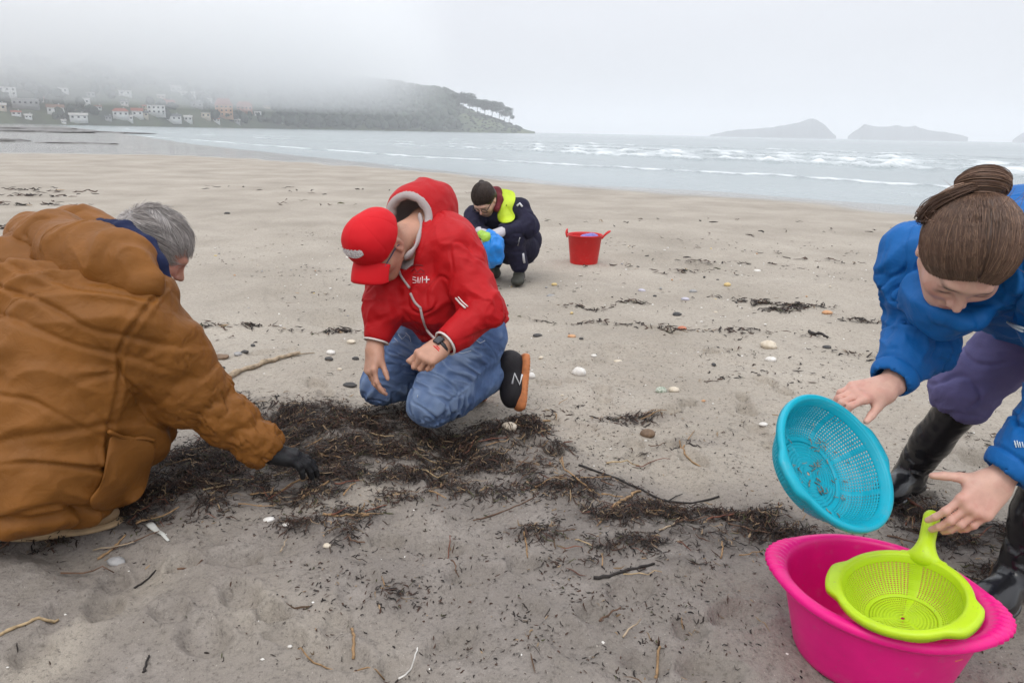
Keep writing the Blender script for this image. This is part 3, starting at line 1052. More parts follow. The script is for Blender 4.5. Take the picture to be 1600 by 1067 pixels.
def hair_ribbons(paths, width, tints):
    """thin three-sided strands along given point lists; returns v, f, tint per vertex"""
    vs, fs, ts, o = [], [], [], 0
    for pts, tn in zip(paths, tints):
        n = len(pts)
        rad = width * np.sin(np.linspace(.35, math.pi - .05, n)) ** .5
        d = np.gradient(pts, axis=0)
        d /= np.linalg.norm(d, axis=1)[:, None] + 1e-9
        a = np.cross(d, [.31, .62, .72]); a /= np.linalg.norm(a, axis=1)[:, None] + 1e-9
        b = np.cross(d, a)
        for k in range(3):
            an = k * 2.0944
            vs.append(pts + rad[:, None] * (math.cos(an) * a + math.sin(an) * b))
        i = np.arange(3 * n).reshape(3, n) + o
        for k in range(3):
            u, w = i[k], i[(k + 1) % 3]
            fs.append(np.stack([u[:-1], w[:-1], w[1:], u[1:]], 1))
        ts.append(np.repeat(np.asarray(tn)[None], 3 * n, 0))
        o += 3 * n
    return np.concatenate(vs), np.concatenate(fs), np.concatenate(ts)
# ---------------------------------------------------------------- people: shared materials
def person_root(label, loc, group=None):
    o = empty('person', tuple(float(x) for x in loc))
    return tag(o, label, 'person', group)
skin_a = skin_mat('tanned_skin', (.47, .25, .17))
skin_b = skin_mat('fair_skin', (.60, .36, .28))
red_cloth = cloth_mat('red_jacket_cloth', (.40, .004, .007), .62, 700, .7, 0, .06, 14)
red_cap = cloth_mat('red_cap_cloth', (.56, .006, .012), .7, 1300, .12, 0, .04)
grey_lining = cloth_mat('grey_lining', (.38, .33, .32), .85, 900, .3)
white_trim = plain('pale_trim', (.62, .56, .53), .6, .08)
jm = MT('blue_denim', (.12, .19, .36), .9, Specular_IOR_Level=.15)
jp = jm.geo()
jn = jm.noise(7, 4, jp)
jc = jm.ramp(jn, [(.3, (.06, .105, .225)), (.55, (.105, .17, .32)), (.75, (.18, .26, .42))])
jc = jm.mix(jm.attr('fade'), jc, (.27, .36, .52))
jc = jm.mix(jm.math('MULTIPLY', jm.noise(900, 2, jp), .35), jc, (.05, .08, .17))
jm.col(jc)
jb = jm.bump(jm.noise(28, 4, jp, dist=.8), .5, .006)
jm.bump(jm.noise(700, 2, jp), .25, .001, jb)

# ---------------------------------------------------------------- person in red, kneeling
def red_man():
    root = person_root('person in red jacket and red cap kneeling at the seaweed', G(690, 655))
    pel = D(712, 503, 3.02); che = D(676, 428, 2.85); upc = D(668, 388, 2.83)
    sl, sr = D(712, 392, 2.74), D(616, 414, 2.83)
    el, er = D(757, 490, 2.63), D(602, 478, 2.75)
    wl, wr = D(690, 541, 2.52), D(585, 545, 2.72)
    hl, hr = D(742, 520, 2.95), D(668, 515, 3.08)
    kl, kr = D(675, 630, 2.82), D(596, 600, 3.06)
    al, ar = D(786, 578, 3.03), D(715, 575, 3.25)
    nb = D(670, 352, 2.88)
    hc = D(594, 383, 2.63)
    hd = unit([-.5, -.866, 0])
    tl = math.radians(47)
    hup, hfw = math.sin(tl) * hd + np.array([0, 0, math.cos(tl)]), math.cos(tl) * hd - np.array([0, 0, math.sin(tl)])
    # skin
    S = Solid()
    L = Local(S, hc, hfw, hup, 1.03)
    head_solid(L)
    S.cone(L.w((-.035, -.045, 0)), nb, .058, .068, .03)
    S.cone(L.w((-.015, -.07, 0)), nb + .03 * hfw, .045, .05, .03)
    S.chain([nb, upc, che, pel], [.07, .09, .1, .1], .05)
    S.cone(upc, sl, .06, .045).cone(upc, sr, .06, .045)
    S.chain([sl, el, wl], [.045, .038, .028], .02).chain([sr, er, wr], [.045, .042, .03], .02)
    S.chain([pel, hl, kl, al], [.09, .07, .05, .035], .03).chain([pel, hr, kr, ar], [.09, .07, .05, .035], .03)
    # loosely closed near hand, knuckles up, thumb side towards the camera and down
    fl = unit(D(658, 562, 2.46) - wl)
    hand_solid(S, wl, fl, cU * .45 - .80 * cF + .1 * cR, -1, [(.85, 1.25, .7), (1.0, 1.3, .8), (1.1, 1.35, .8), (1.15, 1.35, .8)], .03, (.35, .6, .3), 1.0)
    # far hand hanging, thumb and forefinger pinched over the ground
    fr = unit(D(578, 592, 2.68) - wr)
    hand_solid(S, wr, fr, -.75 * cR - .55 * cF + .15 * cU, 1, [(.35, .35, .2), (.5, .45, .3), (.6, .5, .3), (.65, .5, .3)], .03, (.25, .5, .35), 1.05)
    V, Q = S.mesh(.0042)
    q = L.inv(V)
    red = .35 * np.exp(-(((q - [.06, -.04, .045]) / [.04, .03, .03]) ** 2).sum(1)) + .3 * np.exp(-(((q - [-.01, 0, .08]) / [.025, .04, .02]) ** 2).sum(1))
    dark = .75 * np.exp(-(((np.abs(q) - [.085, .02, .033]) / [.02, .006, .018]) ** 2).sum(1)) * (q[:, 0] > 0) * (q[:, 1] > 0)
    # cropped grey hair on the nape and round the ears
    nape = sstep(.0, -.03, q[:, 0]) * sstep(-.07, -.03, q[:, 1]) * (np.linalg.norm(q, axis=1) < .14)
    dark = np.maximum(dark, .28 * nape * (.6 + .8 * np.abs(perlin(V * 300))))
    mesh_np('body', V, Q, skin_a, root, attrs={'red': np.clip(red, 0, 1), 'dark': np.clip(dark, 0, 1)})

    # jacket
    J = Solid()
    sd = unit(sl - sr)
    low = D(716, 502, 3.0)
    J.oval(low, che, sd, (.185, .135), (.20, .145), .05)
    J.oval(che, upc, sd, (.20, .145), (.165, .12), .05)
    J.ball(D(668, 470, 2.80), .13, .08)
    J.cone(sl, sr, .088, .082, .05)
    J.cone(upc, D(680, 372, 2.88), .105, .085, .05)
    J.ball(D(698, 372, 2.84), .10, .06)
    J.cone(D(700, 505, 2.92), D(752, 500, 3.0), .11, .12, .05)
    wn_ = unit(D(664, 531, 2.75) - D(782, 500, 3.0))
    J.plane(D(722, 540, 2.95), D(727, 600, 2.95) - D(705, 500, 2.93), .012)            # hem
    J.chain([sl, el, wl + .048 * unit(el - wl)], [.088, .074, .054], .03)
    J.chain([sr, er, wr + .06 * unit(er - wr)], [.088, .070, .054], .03)
    J.cone(wl - .09 * unit(wl - el), wl + .1 * unit(wl - el), .043, None, .006, '-')
    J.cone(wr - .1 * unit(wr - er), wr + .1 * unit(wr - er), .043, None, .006, '-')
    J.cone(D(632, 398, 2.72), hc, .05, .08, .01, '-')
    V, Q = J.mesh(.0048)
    N = normals(V, Q)
    ll, lr = np.linalg.norm(el - sl), np.linalg.norm(er - sr)
    disp = limb_folds(V, [sl, el, wl], .1, .012, 11, [(ll, .12), (.05, .08)], 1.0, .8, .8)
    disp += limb_folds(V, [sr, er, wr], .1, .012, 11, [(lr, .12)], 2.0, .8, .8)
    tors = 1 - sstep(.12, .26, np.linalg.norm(np.cross(V - che, unit(low - che)), axis=1) * .6)
    disp += ridges(np.stack([V @ sd * 2.4, V @ unit(low - upc) * 7, V @ np.cross(sd, unit(low - upc)) * 2.4], 1) + perlin(V * 6)[:, None] * .8, .006, 1.0) * .8
    disp += ridges(np.stack([V @ unit(sd + .7 * unit(low - upc)) * 9, V @ unit(low - upc) * 2.5, V[:, 1] * 3], 1), .005, 1.0)
    disp += .022 * perlin(np.stack([V @ sd * 5, V @ unit(low - upc) * 2.2, V[:, 1] * 4], 1)) + .004 * fbm(V * 10, 3)
    disp += creases(np.stack([V @ sd * 7, V @ unit(low - upc) * 3.2, V[:, 1] * 5], 1) + .5 * perlin(V * 7)[:, None], .008) + creases(V * [11, 9, 7] + 5, .006)
    hemd = np.abs((V - D(722, 540, 2.95)) @ unit(D(727, 600, 2.95) - D(705, 500, 2.93)))
    disp += -.010 * np.exp(-((hemd - .045) / .010) ** 2) + .003 * np.exp(-((hemd - .02) / .015) ** 2)
    for w_, e_ in ((wl, el), (wr, er)):
        disp *= .15 + .85 * sstep(.06, .14, np.linalg.norm(V - w_, axis=1))
    V = V + N * disp[:, None]
    jk = mesh_np('jacket', V, Q, red_cloth.m, root)
    # a ray from the camera onto the jacket gives where its front trims lie
    def on(px, py, off=.004):
        r = unit(ray(px, py))
        q_ = V - CAMP
        t_ = q_ @ r
        dd = np.linalg.norm(q_ - t_[:, None] * r, axis=1)
        c_ = np.nonzero(dd < .012)[0]
        if not len(c_):
            c_ = np.argsort(dd)[:5]
        return CAMP + r * (t_[c_].min() + .004 - off)
    zp = spline([on(x, y) for x, y in [(622, 418), (627, 432), (640, 450)]], 8)
    zq = spline([on(x, y) for x, y in [(641, 458), (648, 472), (658, 482)]], 8)
    zz_ = spline([on(x, y) for x, y in [(657, 482), (661, 500), (668, 517), (680, 530)]], 12)
    v, f = join([tube(p, .0048, 8) for p in (zp, zq, zz_)])
    mesh_np('zip', v, f, grey_lining.m, jk)
    v, f = tube([on(x, y) for x, y in [(712, 466), (719, 474), (727, 481)]], .0036, 8)
    v2, f2 = tube([on(x, y) for x, y in [(716, 464), (723, 472), (731, 479)]], .0024, 8)
    mesh_np('pocket_zip', *join([(v, f), (v2, f2)]), white_trim, jk)
    # printed chest badge: a row of small letters and a cross
    def stroke(pts, r=.0016):
        return tube([on(x, y, .0025) for x, y in pts], r, 6)
    bd = []
    bd += [stroke([(650, 434), (645, 433), (645, 437), (650, 438), (650, 442), (645, 442)])]       # S
    bd += [stroke([(653, 433), (653, 442), (656, 442), (657, 434)])]                               # U
    bd += [stroke([(660, 432), (660, 442)])]                                                       # I
    bd += [stroke([(666.5, 432), (666.5, 442)], .0024), stroke([(662, 437), (671, 437)], .0024)]   # cross
    mesh_np('chest_badge', *join(bd), plain('badge_white', (.75, .70, .70), .6), jk)
    mesh_np('crest', *join([stroke([(642, 416), (651, 414), (661, 415)], .0016), stroke([(643, 424), (648, 419), (652, 426), (657, 420), (663, 425)], .0018), stroke([(645, 429), (664, 428)], .0014)]),
            plain('dark_print', (.16, .012, .016), .7), jk)
    for w_, e_, r_, back in ((wl, el, .0465, .018), (wr, er, .0465, .030)):
        ax = unit(w_ - e_)
        c_ = w_ - back * ax
        a_ = unit(np.cross(ax, [0.2, .1, 1])); b_ = np.cross(ax, a_)
        an = np.linspace(0, 2 * math.pi, 28)
        v, f = tube([c_ + r_ * (math.cos(t) * a_ + math.sin(t) * b_) for t in an], .0042, 6)
        mesh_np('cuff_trim', v, f, white_trim, jk)

    # hood, open towards the head
    H = Solid()
    ho = D(652, 336, 2.86)
    hx = unit(hc - ho - .1 * cU)
    H.ell(ho, (.122, .125, .130), None, .03)
    H.ell(D(672, 325, 2.93), (.112, .12, .115), None, .05)
    H.cone(D(690, 385, 2.86), D(672, 372, 2.86), .07, .09, .06)
    H.cone(D(634, 408, 2.74), D(655, 385, 2.78), .028, .05, .06)
    H.chain([D(676, 340, 2.84), D(667, 376, 2.775), D(648, 404, 2.73), D(632, 412, 2.71)], [.04, .036, .03, .024], .03)
    ha = unit(hc - D(668, 352, 2.9) - .22 * cF - .1 * cU)
    Cv = Solid()
    h0 = ho + .01 * cU
    Cv.ell(h0 - .0 * ha, (.094, .094, .108), None, .02)
    Cv.cone(h0 + .02 * ha, h0 + .3 * ha, .085, .105, .03)
    Cv.cone(h0 + .04 * ha - .05 * cU, h0 + .3 * ha - .12 * cU, .06, .08, .03)
    for q_ in Cv.p:
        H.p.append((q_[0], q_[1], q_[2], .012, '-'))
    V, Q = H.mesh(.0048)
    N = normals(V, Q)
    cd_ = Cv.dist(V)
    fold = ridges(np.stack([(V - ho) @ unit(cR + .6 * cU) * 9, (V - ho) @ unit(cU - .6 * cR) * 3.5, V[:, 1] * 4], 1), .008, 1.0) + .004 * fbm(V * 9, 2)
    fold += .009 * perlin(V * 7 + 3)
    V = V + N * (fold * sstep(.006, .03, cd_) + .003 * perlin(V * 25))[:, None]
    hood = mesh_np('hood', V, Q, None, root, mats=[red_cloth.m, grey_lining.m], fm=(cd_[Q].mean(1) < .0075).astype(np.int32))
    # the grey facing rolled over the hood's edge, in soft waves
    e1_ = unit(np.cross(ha, cU)); e2_ = np.cross(e1_, ha)
    ed = []
    for t in np.linspace(0, 2 * math.pi, 60):
        dr = math.cos(t) * e1_ + math.sin(t) * e2_
        # march along the axis to the edge of the hood at this angle
        best, bp = -1, None
        for s_ in np.linspace(.0, .2, 41):
            for rr_ in (.088, .096, .104):
                p = h0 + s_ * ha + rr_ * dr
                if H.dist(p[None])[0] < .003 and s_ > best:
                    best, bp = s_, p
        if bp is not None:
            ed.append(bp)
    if len(ed) > 8:
        ed = np.array(ed)
        for _ in range(9):
            ed[1:-1] = .25 * ed[:-2] + .5 * ed[1:-1] + .25 * ed[2:]
        rings = []
        for k, p in enumerate(ed):
            inn = unit(h0 + ((p - h0) @ ha) * ha - p)
            w_ = 1 + .5 * perlin(np.array([[k * .23, 0, 1.]]))[0]
            rings.append([p + ha * .006 - inn * .013, p + ha * .013 + inn * .004, p + ha * .006 + inn * .016 * w_, p - ha * .02 + inn * .020 * w_, p - ha * .035 + inn * .008, p - ha * .012 - inn * .011])
        v, f = loft(rings)
        lp = spline([D(x, y, d) for x, y, d in [(656, 336, 2.77), (658, 352, 2.745), (654, 374, 2.70), (645, 392, 2.665), (632, 404, 2.65)]], 16)
        v2, f2 = tube(lp, [.014 * (1 + .3 * math.sin(k * 1.1)) for k in range(16)], 8, True, cR, .55)
        mesh_np('hood_lining', *join([(v, f), (v2, f2)]), grey_lining.m, hood)

    # cap: dome, peak, patch
    C = Solid()
    K = Local(C, hc, hfw, hup, 1.03)
    K.ell((-.002, .045, 0), (.112, .092, .092), .01)
    K.ball((.03, .088, 0), .055, .06)
    K.ell((.045, .07, 0), (.062, .068, .074), .03)
    K.plane((.0, .028, 0), (-.28, -1, 0), .004)
    K.ell((-.002, .035, 0), (.103, .088, .083), .004, '-')
    V, Q = C.mesh(.004)
    N = normals(V, Q)
    q = K.inv(V)
    ang = np.arctan2(q[:, 2], q[:, 0])
    seam = np.exp(-(((ang / (math.pi / 3) + .5) % 1 - .5) / .03) ** 2) * (q[:, 1] > .05)
    V = V + N * (-.0016 * seam + .0022 * fbm(V * 16, 2))[:, None]
    cap = mesh_np('cap', V, Q, red_cap.m, root)
    top, bot = [], []
    for a in np.linspace(-1.02, 1.02, 25):
        y = .082 * math.sin(a * 1.12) / math.sin(1.14)
        rt, rb_ = [], []
        for s in np.linspace(0, 1, 9):
            x = .066 + .025 * math.cos(a * 1.3) + s * (.082 * math.cos(a * 1.05) ** .6 if abs(a) < 1.4 else 0)
            z = .036 - .55 * (y ** 2) / .08 * 1.0 - .012 * s - .02 * s * s + .006
            rt.append(K.w((x, z + .002, y))); rb_.append(K.w((x, z - .003, y)))
        top.append(rt); bot.append(rb_[::-1])
    rings = [a + b for a, b in zip(top, bot)]
    v, f = loft(rings)
    e1 = np.arange(18)
    mesh_np('peak', v, f, red_cap.m, cap)
    # the white embroidered patch with a ragged top
    pv, pf = [], []
    nx, nz_ = 19, 6
    for i in range(nx):
        u = i / (nx - 1) * 2 - 1
        topz = .048 + .006 * abs(math.sin(i * 1.05)) - .010 * u * u
        lowz = .010 + .010 * abs(u) ** 3
        for j in range(nz_):
            z = lowz + (topz - lowz) * j / (nz_ - 1)
            th_ = u * .46
            # on the cap front: march outwards to the dome
            dirn = np.array([math.cos(th_), .42 + z * 9.5, math.sin(th_) * 1.0])
            dirn = dirn / np.linalg.norm(dirn)
            o_ = np.array([.01, .03, 0])
            t0, t1 = .05, .2
            for _ in range(18):
                tm = (t0 + t1) / 2
                if C.dist(np.array([K.w(o_ + tm * dirn)]))[0] < 0 or tm < .09: t0 = tm
                else: t1 = tm
            pv.append(K.w(o_ + (t0 + .0035) * dirn))
    i = np.arange(nx * nz_).reshape(nx, nz_)
    pf = np.stack([i[:-1, :-1], i[1:, :-1], i[1:, 1:], i[:-1, 1:]], -1).reshape(-1, 4)
    pm = MT('patch_stitching', (.66, .6, .6), .8)
    pn = pm.noise(95, 3, pm.geo(), stretch=(1, 1, 1.4))
    pm.col(pm.ramp(pn, [(.42, (.72, .68, .68)), (.52, (.28, .25, .26)), (.58, (.72, .68, .68))]))
    mesh_np('patch', pv, pf, pm.m, cap)
    # spectacles
    gl = []
    for s_ in (1, -1):
        an = np.linspace(0, 2 * math.pi, 22)
        gl.append(tube([K.w((.102, -.004 + .018 * math.sin(t), s_ * .033 + .024 * math.cos(t))) for t in an], .0022, 6))
        gl.append(tube([K.w(p) for p in [(.100, .004, s_ * .057), (.085, .004, s_ * .072), (.0, .006, s_ * .080), (-.02, -.006, s_ * .08)]], .0026, 6))
    gl.append(tube([K.w((.103, .0, -.01)), K.w((.105, .004, 0)), K.w((.103, .0, .01))], .002, 6))
    mesh_np('spectacles', *join(gl), plain('dark_blue_frame', (.03, .035, .07), .35), root)

    # watch and red bracelet on the near wrist
    ax = unit(wl - el)
    a_ = unit(np.cross(ax, [0.2, .1, 1])); b_ = np.cross(ax, a_)
    an = np.linspace(0, 2 * math.pi, 28)
    ring = lambda c_, r_, w_, fl_=1.0: tube([c_ + r_ * (math.cos(t) * a_ * 1.0 + .86 * math.sin(t) * b_) for t in an], w_, 6)
    wt = mesh_np('watch', *ring(wl + .006 * ax, .0305, .0085), plain('black_rubber', (.015, .015, .018), .45), root)
    fdir = unit(-cF * .5 + cU * .7)
    fdir = unit(fdir - (fdir @ ax) * ax)
    S2 = Solid(); S2.box(wl + .006 * ax + .034 * fdir, (.018, .016, .006), np.array([ax, np.cross(fdir, ax), fdir]), .005)
    mesh_np('watch_face', *S2.mesh(.003), plain('watch_glass', (.02, .02, .025), .15), wt)
    mesh_np('bracelet', *join([ring(wl + .026 * ax, .030, .0028), ring(wl + .033 * ax, .0305, .0026)]), plain('red_cord', (.6, .03, .03), .6), root)

    # jeans
    T = Solid()
    hs = unit(hl - hr)
    T.oval(D(722, 512, 2.97), D(712, 530, 3.0), hs, (.17, .14), (.19, .155), .04)
    T.ball(hl + .02 * cF, .125, .06).ball(hr + .02 * cF, .125, .06)
    T.chain([hl, kl], [.118, .086], .04).chain([hr, kr], [.118, .088], .04)
    T.cone(hl + .25 * (kl - hl) + .02 * cR, hl + .7 * (kl - hl), .11, .1, .05)
    T.chain([kl, kl + .3 * (al - kl) - .0 * cU, al], [.082, .086, .064], .03)
    T.chain([kr, kr + .3 * (ar - kr), ar], [.082, .086, .062], .03)
    T.plane(al + .02 * unit(al - kl), al - kl, .004)
    T.cone(al - .05 * unit(al - kl), al + .1 * unit(al - kl), .050, None, .004, '-')
    V, Q = T.mesh(.0056)
    N = normals(V, Q)
    tk = np.linalg.norm(kl - hl)
    disp = limb_folds(V, [hl, kl, al], .13, .015, 26, [(tk + .05, .13), (tk * .45, .12)], .3, .9) + limb_folds(V, [hr, kr, ar], .13, .013, 24, [(tk, .1), (.12, .1)], 1.3, .9)
    disp += creases(np.stack([(V @ unit(kl - hl)) * 17, V @ hs * 5, V[:, 1] * 5], 1) + .7 * perlin(V * 8)[:, None], .008) + creases(V * 13 + 9, .005)
    disp += .004 * fbm(V * 12, 3)
    disp *= .3 + .7 * sstep(.02, .11, V[:, 2])
    V = V + N * disp[:, None]
    V[:, 2] = np.maximum(V[:, 2], .004 + .0 * V[:, 0])
    fade = .55 * np.exp(-((np.linalg.norm(V - (hl + .55 * (kl - hl)) + .10 * cF, axis=1)) / .12) ** 2) + .5 * np.exp(-(np.linalg.norm(V - kl + .07 * cF, axis=1) / .09) ** 2)
    fade += .35 * np.exp(-(np.linalg.norm(V - kr + .07 * cF, axis=1) / .1) ** 2)
    fade = np.clip(fade * (.7 + .9 * perlin(V * 22)) + .5 * sstep(.004, .010, disp) , 0, .8)
    tr = mesh_np('jeans', V, Q, jm.m, root, attrs={'fade': fade})
    V_ = V
    def onj(px, py, off=.0):
        r = unit(ray(px, py))
        q_ = V_ - CAMP
        t_ = q_ @ r
        dd = np.linalg.norm(q_ - t_[:, None] * r, axis=1)
        c_ = np.nonzero(dd < .012)[0]
        if not len(c_): c_ = np.argsort(dd)[:5]
        return CAMP + r * (t_[c_].min() - off)
    thread_m = plain('white_thread', (.50, .55, .62), .8)
    fr_ = [tube([onj(x, y, .0005) for x, y in p], .0013, 5) for p in
           ([(622, 522), (628, 530), (634, 524)], [(634, 520), (640, 526), (642, 534)], [(616, 528), (622, 534)], [(710, 549), (722, 552), (736, 548)], [(742, 530), (750, 536), (758, 532)], [(653, 617), (652, 621)])]
    for q_ in fr_:
        mesh_np('frayed_thread', *q_, thread_m, tr)

    # trainers: near one upright on its toes, heel up
    for heel, toe, side_n, first in ((D(806, 560, 3.00), D(800, 630, 2.96), None, True), (D(735, 560, 3.28), D(742, 615, 3.25), None, False)):
        fx = unit(toe - heel)
        sole = unit(cR * .9 + cF * .25 - .0 * cU)
        sole = unit(sole - (sole @ fx) * fx)
        lat = np.cross(fx, sole)
        lat = lat if lat @ cF < 0 else -lat
        A = np.array([fx, sole, lat])
        U_ = Solid()
        c0 = heel * .5 + toe * .5
        U_.ell(heel + .03 * fx - .016 * sole, (.055, .052, .040), A, .03)
        U_.ell(c0 - .006 * sole, (.10, .040, .043), A, .03)
        U_.ell(toe - .050 * fx - .004 * sole, (.066, .046, .050), A, .04)
        U_.cone(heel + .02 * fx - .03 * sole, al if first else ar, .046, .048, .03)
        cut = (al if first else ar)
        U_.plane(heel + .034 * sole, sole, .004)
        V, Q = U_.mesh(.0042)
        sh = mesh_np('shoe', V, Q, cloth_mat('black_mesh_upper', (.018, .016, .018), .6, 500, .3).m, root)
        M_ = Solid()
        M_.ell(heel + .035 * fx + .038 * sole, (.052, .015, .042), A, .02)
        M_.box(c0 + .038 * sole, (.115, .011, .036), A, .010, .03)
        M_.ell(toe - .045 * fx + .034 * sole, (.068, .016, .05), A, .03)
        M_.ell(toe - .012 * fx + .024 * sole, (.026, .014, .034), A, .03)
        V, Q = M_.mesh(.0042)
        V = V + .0008 * np.sign(np.sin(V @ fx * 420))[:, None] * normals(V, Q) * ((V - c0) @ sole > .045)[:, None]
        mesh_np('sole', V, Q, plain('orange_rubber', (.50, .17, .055), .7, .25, 40), sh)
        if first:
            # the white letter on the side
            o_ = c0 + .002 * sole + .0525 * lat
            pts = [o_ + a * fx + b * sole for a, b in ((.022, -.022), (-.022, -.016), (.022, .010), (-.022, .017))]
            v, f = tube(pts, .0042, 6, True, lat)
            mesh_np('letter', v, f, plain('white_leather', (.75, .75, .75), .5), sh)
            col_ = [D(785 + 20 * t, 553 - 8 * math.sin(t * 3.1), 2.985) for t in np.linspace(0, 1, 8)]
            mesh_np('sock', *tube([al - .03 * unit(al - kl), al + .03 * unit(al - kl)], .040, 14), plain('grey_sock', (.35, .34, .35), .9), root)
    return root
red_man()
# ---------------------------------------------------------------- person in brown jacket, crouching, seen from behind
brown_cloth = cloth_mat('ochre_padded_cloth', (.195, .075, .013), .58, 700, .8, 0, .14, 17)
navy_cloth = cloth_mat('navy_fleece', (.012, .018, .055), .9, 600, .4)
glove_mat = plain('black_glove', (.009, .009, .010), .5, .2, 60, .2, Specular_IOR_Level=.25)
hair_grey = attr_mat('grey_hair', .5, Specular_IOR_Level=.35)
def grey_man():
    root = person_root('person in ochre padded jacket crouching with a black gloved hand in the seaweed', G(60, 830))
    pel = D(20, 735, 2.14); mid = D(70, 610, 2.10); che = D(128, 500, 2.12); nk = D(192, 402, 2.20)
    sr, sl = D(212, 482, 2.06), D(60, 420, 2.36)
    er, wr = D(288, 602, 2.18), D(416, 703, 2.31)
    hc = D(238, 391, 2.26)
    hd = unit([.90, .44, 0])
    tl = math.radians(38)
    hup, hfw = math.sin(tl) * hd + np.array([0, 0, math.cos(tl)]), math.cos(tl) * hd - np.array([0, 0, math.sin(tl)])
    hr, hl = D(60, 745, 2.02), D(-10, 735, 2.3)
    kr, kl = D(215, 660, 2.30), D(190, 640, 2.50)
    ar, al = D(120, 792, 2.18), D(60, 780, 2.42)
    S = Solid()
    L = Local(S, hc, hfw, hup, 1.04)
    head_solid(L)
    S.cone(L.w((-.03, -.05, 0)), nk, .058, .066, .03)
    S.chain([nk, che, mid, pel], [.07, .11, .11, .11], .06)
    S.cone(che, sr, .07, .05).cone(che, sl, .07, .05)
    S.chain([sr, er, wr], [.05, .042, .03], .02)
    S.chain([sl, D(180, 560, 2.55), D(240, 640, 2.5)], [.05, .04, .03], .02)
    S.chain([pel, hr, kr, ar], [.11, .08, .055, .04], .03).chain([pel, hl, kl, al], [.11, .08, .055, .04], .03)
    fw = unit(D(490, 724, 2.36) - wr)
    hand_solid(S, wr, fw, cU * .9 - .3 * cF, 1, [(.15, .3, .3), (.2, .35, .3), (.25, .4, .3), (.3, .45, .3)], .05, (.5, .5, .3), 1.03)
    V, Q = S.mesh(.0058)
    q = L.inv(V)
    red = .5 * np.exp(-(((q - [.07, -.02, -.045]) / [.04, .04, .03]) ** 2).sum(1)) + .25 * (perlin(V * 60) > 0)
    mesh_np('body', V, Q, skin_a, root, attrs={'red': np.clip(red, 0, .7), 'dark': 0 * red})

    # jacket, padded
    J = Solid()
    sd = unit(sr - sl)
    J.oval(che, mid, sd, (.245, .19), (.265, .215), .08)
    J.oval(mid, D(30, 700, 2.10), sd, (.265, .215), (.27, .23), .08)
    J.oval(D(175, 430, 2.2), che, sd, (.17, .11), (.25, .20), .08)
    J.cone(sl, sr, .11, .105, .08)
    J.ball(D(55, 450, 2.2), .17, .1)
    J.chain([D(60, 740, 2.06), D(186, 690, 2.20)], [.19, .115], .10)           # over the near thigh and knee
    J.chain([D(40, 720, 2.28), D(200, 660, 2.40)], [.18, .13], .10)
    J.chain([D(205, 560, 2.2), D(212, 660, 2.2)], [.10, .09], .08)               # front of the jacket hanging
    hem = D(60, 803, 2.08)
    J.plane(hem, (-.10, -.24, -1.0), .03)
    V0 = None
    J.chain([sr, sr * .5 + er * .5, er, wr + .02 * unit(er - wr)], [.118, .116, .104, .070], .05)
    J.cone(wr - .06 * unit(wr - er), wr + .1 * unit(wr - er), .048, None, .012, '-')
    J.ell(hc, (.10, .10, .085), np.array([L.f, L.u, L.l]), .02, '-')
    V, Q = J.mesh(.0058)
    N = normals(V, Q)
    ls = np.linalg.norm(er - sr)
    # sleeve: stitched-off pads with creases running across
    Sx, dd, A_ = along(V, [sr, er, wr])
    wl_ = (1 - sstep(.10, .15, dd)) * sstep(.06, .16, Sx)
    pad = np.abs(np.sin((Sx + .022 * np.sin(A_ * 2 + 1) + .012 * np.sin(A_ * 5)) / .125 * math.pi)) ** .55
    disp = wl_ * (.0085 * (pad - .75))
    near = np.exp(-((np.abs(((Sx + .022 * np.sin(A_ * 2 + 1)) / .125 + .5) % 1 - .5)) / .16) ** 2)
    disp += wl_ * (-.007) * near
    disp += wl_ * .007 * near * perlin(np.stack([np.cos(A_) * 5.5, np.sin(A_) * 5.5, Sx * 16], 1))
    disp += wl_ * .007 * fbm(np.stack([np.cos(A_) * 2.2, np.sin(A_) * 2.2, Sx * 22], 1), 2)
    # back: long diagonal drags and slack folds
    ax = unit(mid - che); bx = np.cross(sd, ax)
    P_ = np.stack([V @ sd, V @ ax, V @ bx], 1)
    dg = V @ unit(.85 * sd + .75 * ax)
    cr_ = V @ unit(.75 * sd - .85 * ax)
    disp2 = .021 * perlin(np.stack([dg * 6 + .8 * perlin(V * 3), cr_ * 1.9, V @ bx * 2], 1))
    disp2 += ridges(np.stack([dg * 9 + perlin(V * 4), cr_ * 2.4, V @ bx * 2.5], 1), .013, 1.0)
    disp2 += .010 * perlin(np.stack([V @ ax * 11 + .9 * perlin(V * 5 + 9), V @ sd * 3, V @ bx * 3], 1)) + .004 * fbm(V * 16, 2)
    disp2 += creases(np.stack([dg * 9 + .5 * perlin(V * 4), cr_ * 1.3, V @ bx * 1.6], 1), .013, .08) + creases(np.stack([V @ ax * 9 + .4 * perlin(V * 5), V @ sd * 1.6, V @ bx * 1.8], 1) + 8, .009, .08)
    # armhole seam, a yoke seam and the side seam
    for sp in ([(262, 446), (238, 470), (206, 510), (186, 548), (188, 580), (212, 600)], [(0, 412), (60, 432), (130, 452), (200, 462), (240, 470)], [(190, 560), (178, 610), (172, 660), (166, 700), (150, 770)]):
        l2 = spline(sp, 50)
        q_ = V - CAMP; dep_ = q_ @ cF
        ix, iy = 800 + FPX * (q_ @ cR) / dep_, 533.5 - FPX * (q_ @ cU) / dep_
        ds = np.min(np.hypot(ix[:, None] - l2[None, :, 0], iy[:, None] - l2[None, :, 1]), axis=1)
        fr_ = (N @ cF < .2)
        disp2 += fr_ * (-.006 * np.exp(-(ds / 3.0) ** 2) + .004 * np.exp(-((ds - 8) / 4.5) ** 2) * (1 + .8 * perlin(V * 45)))
    arm_pit = D(205, 575, 2.0)
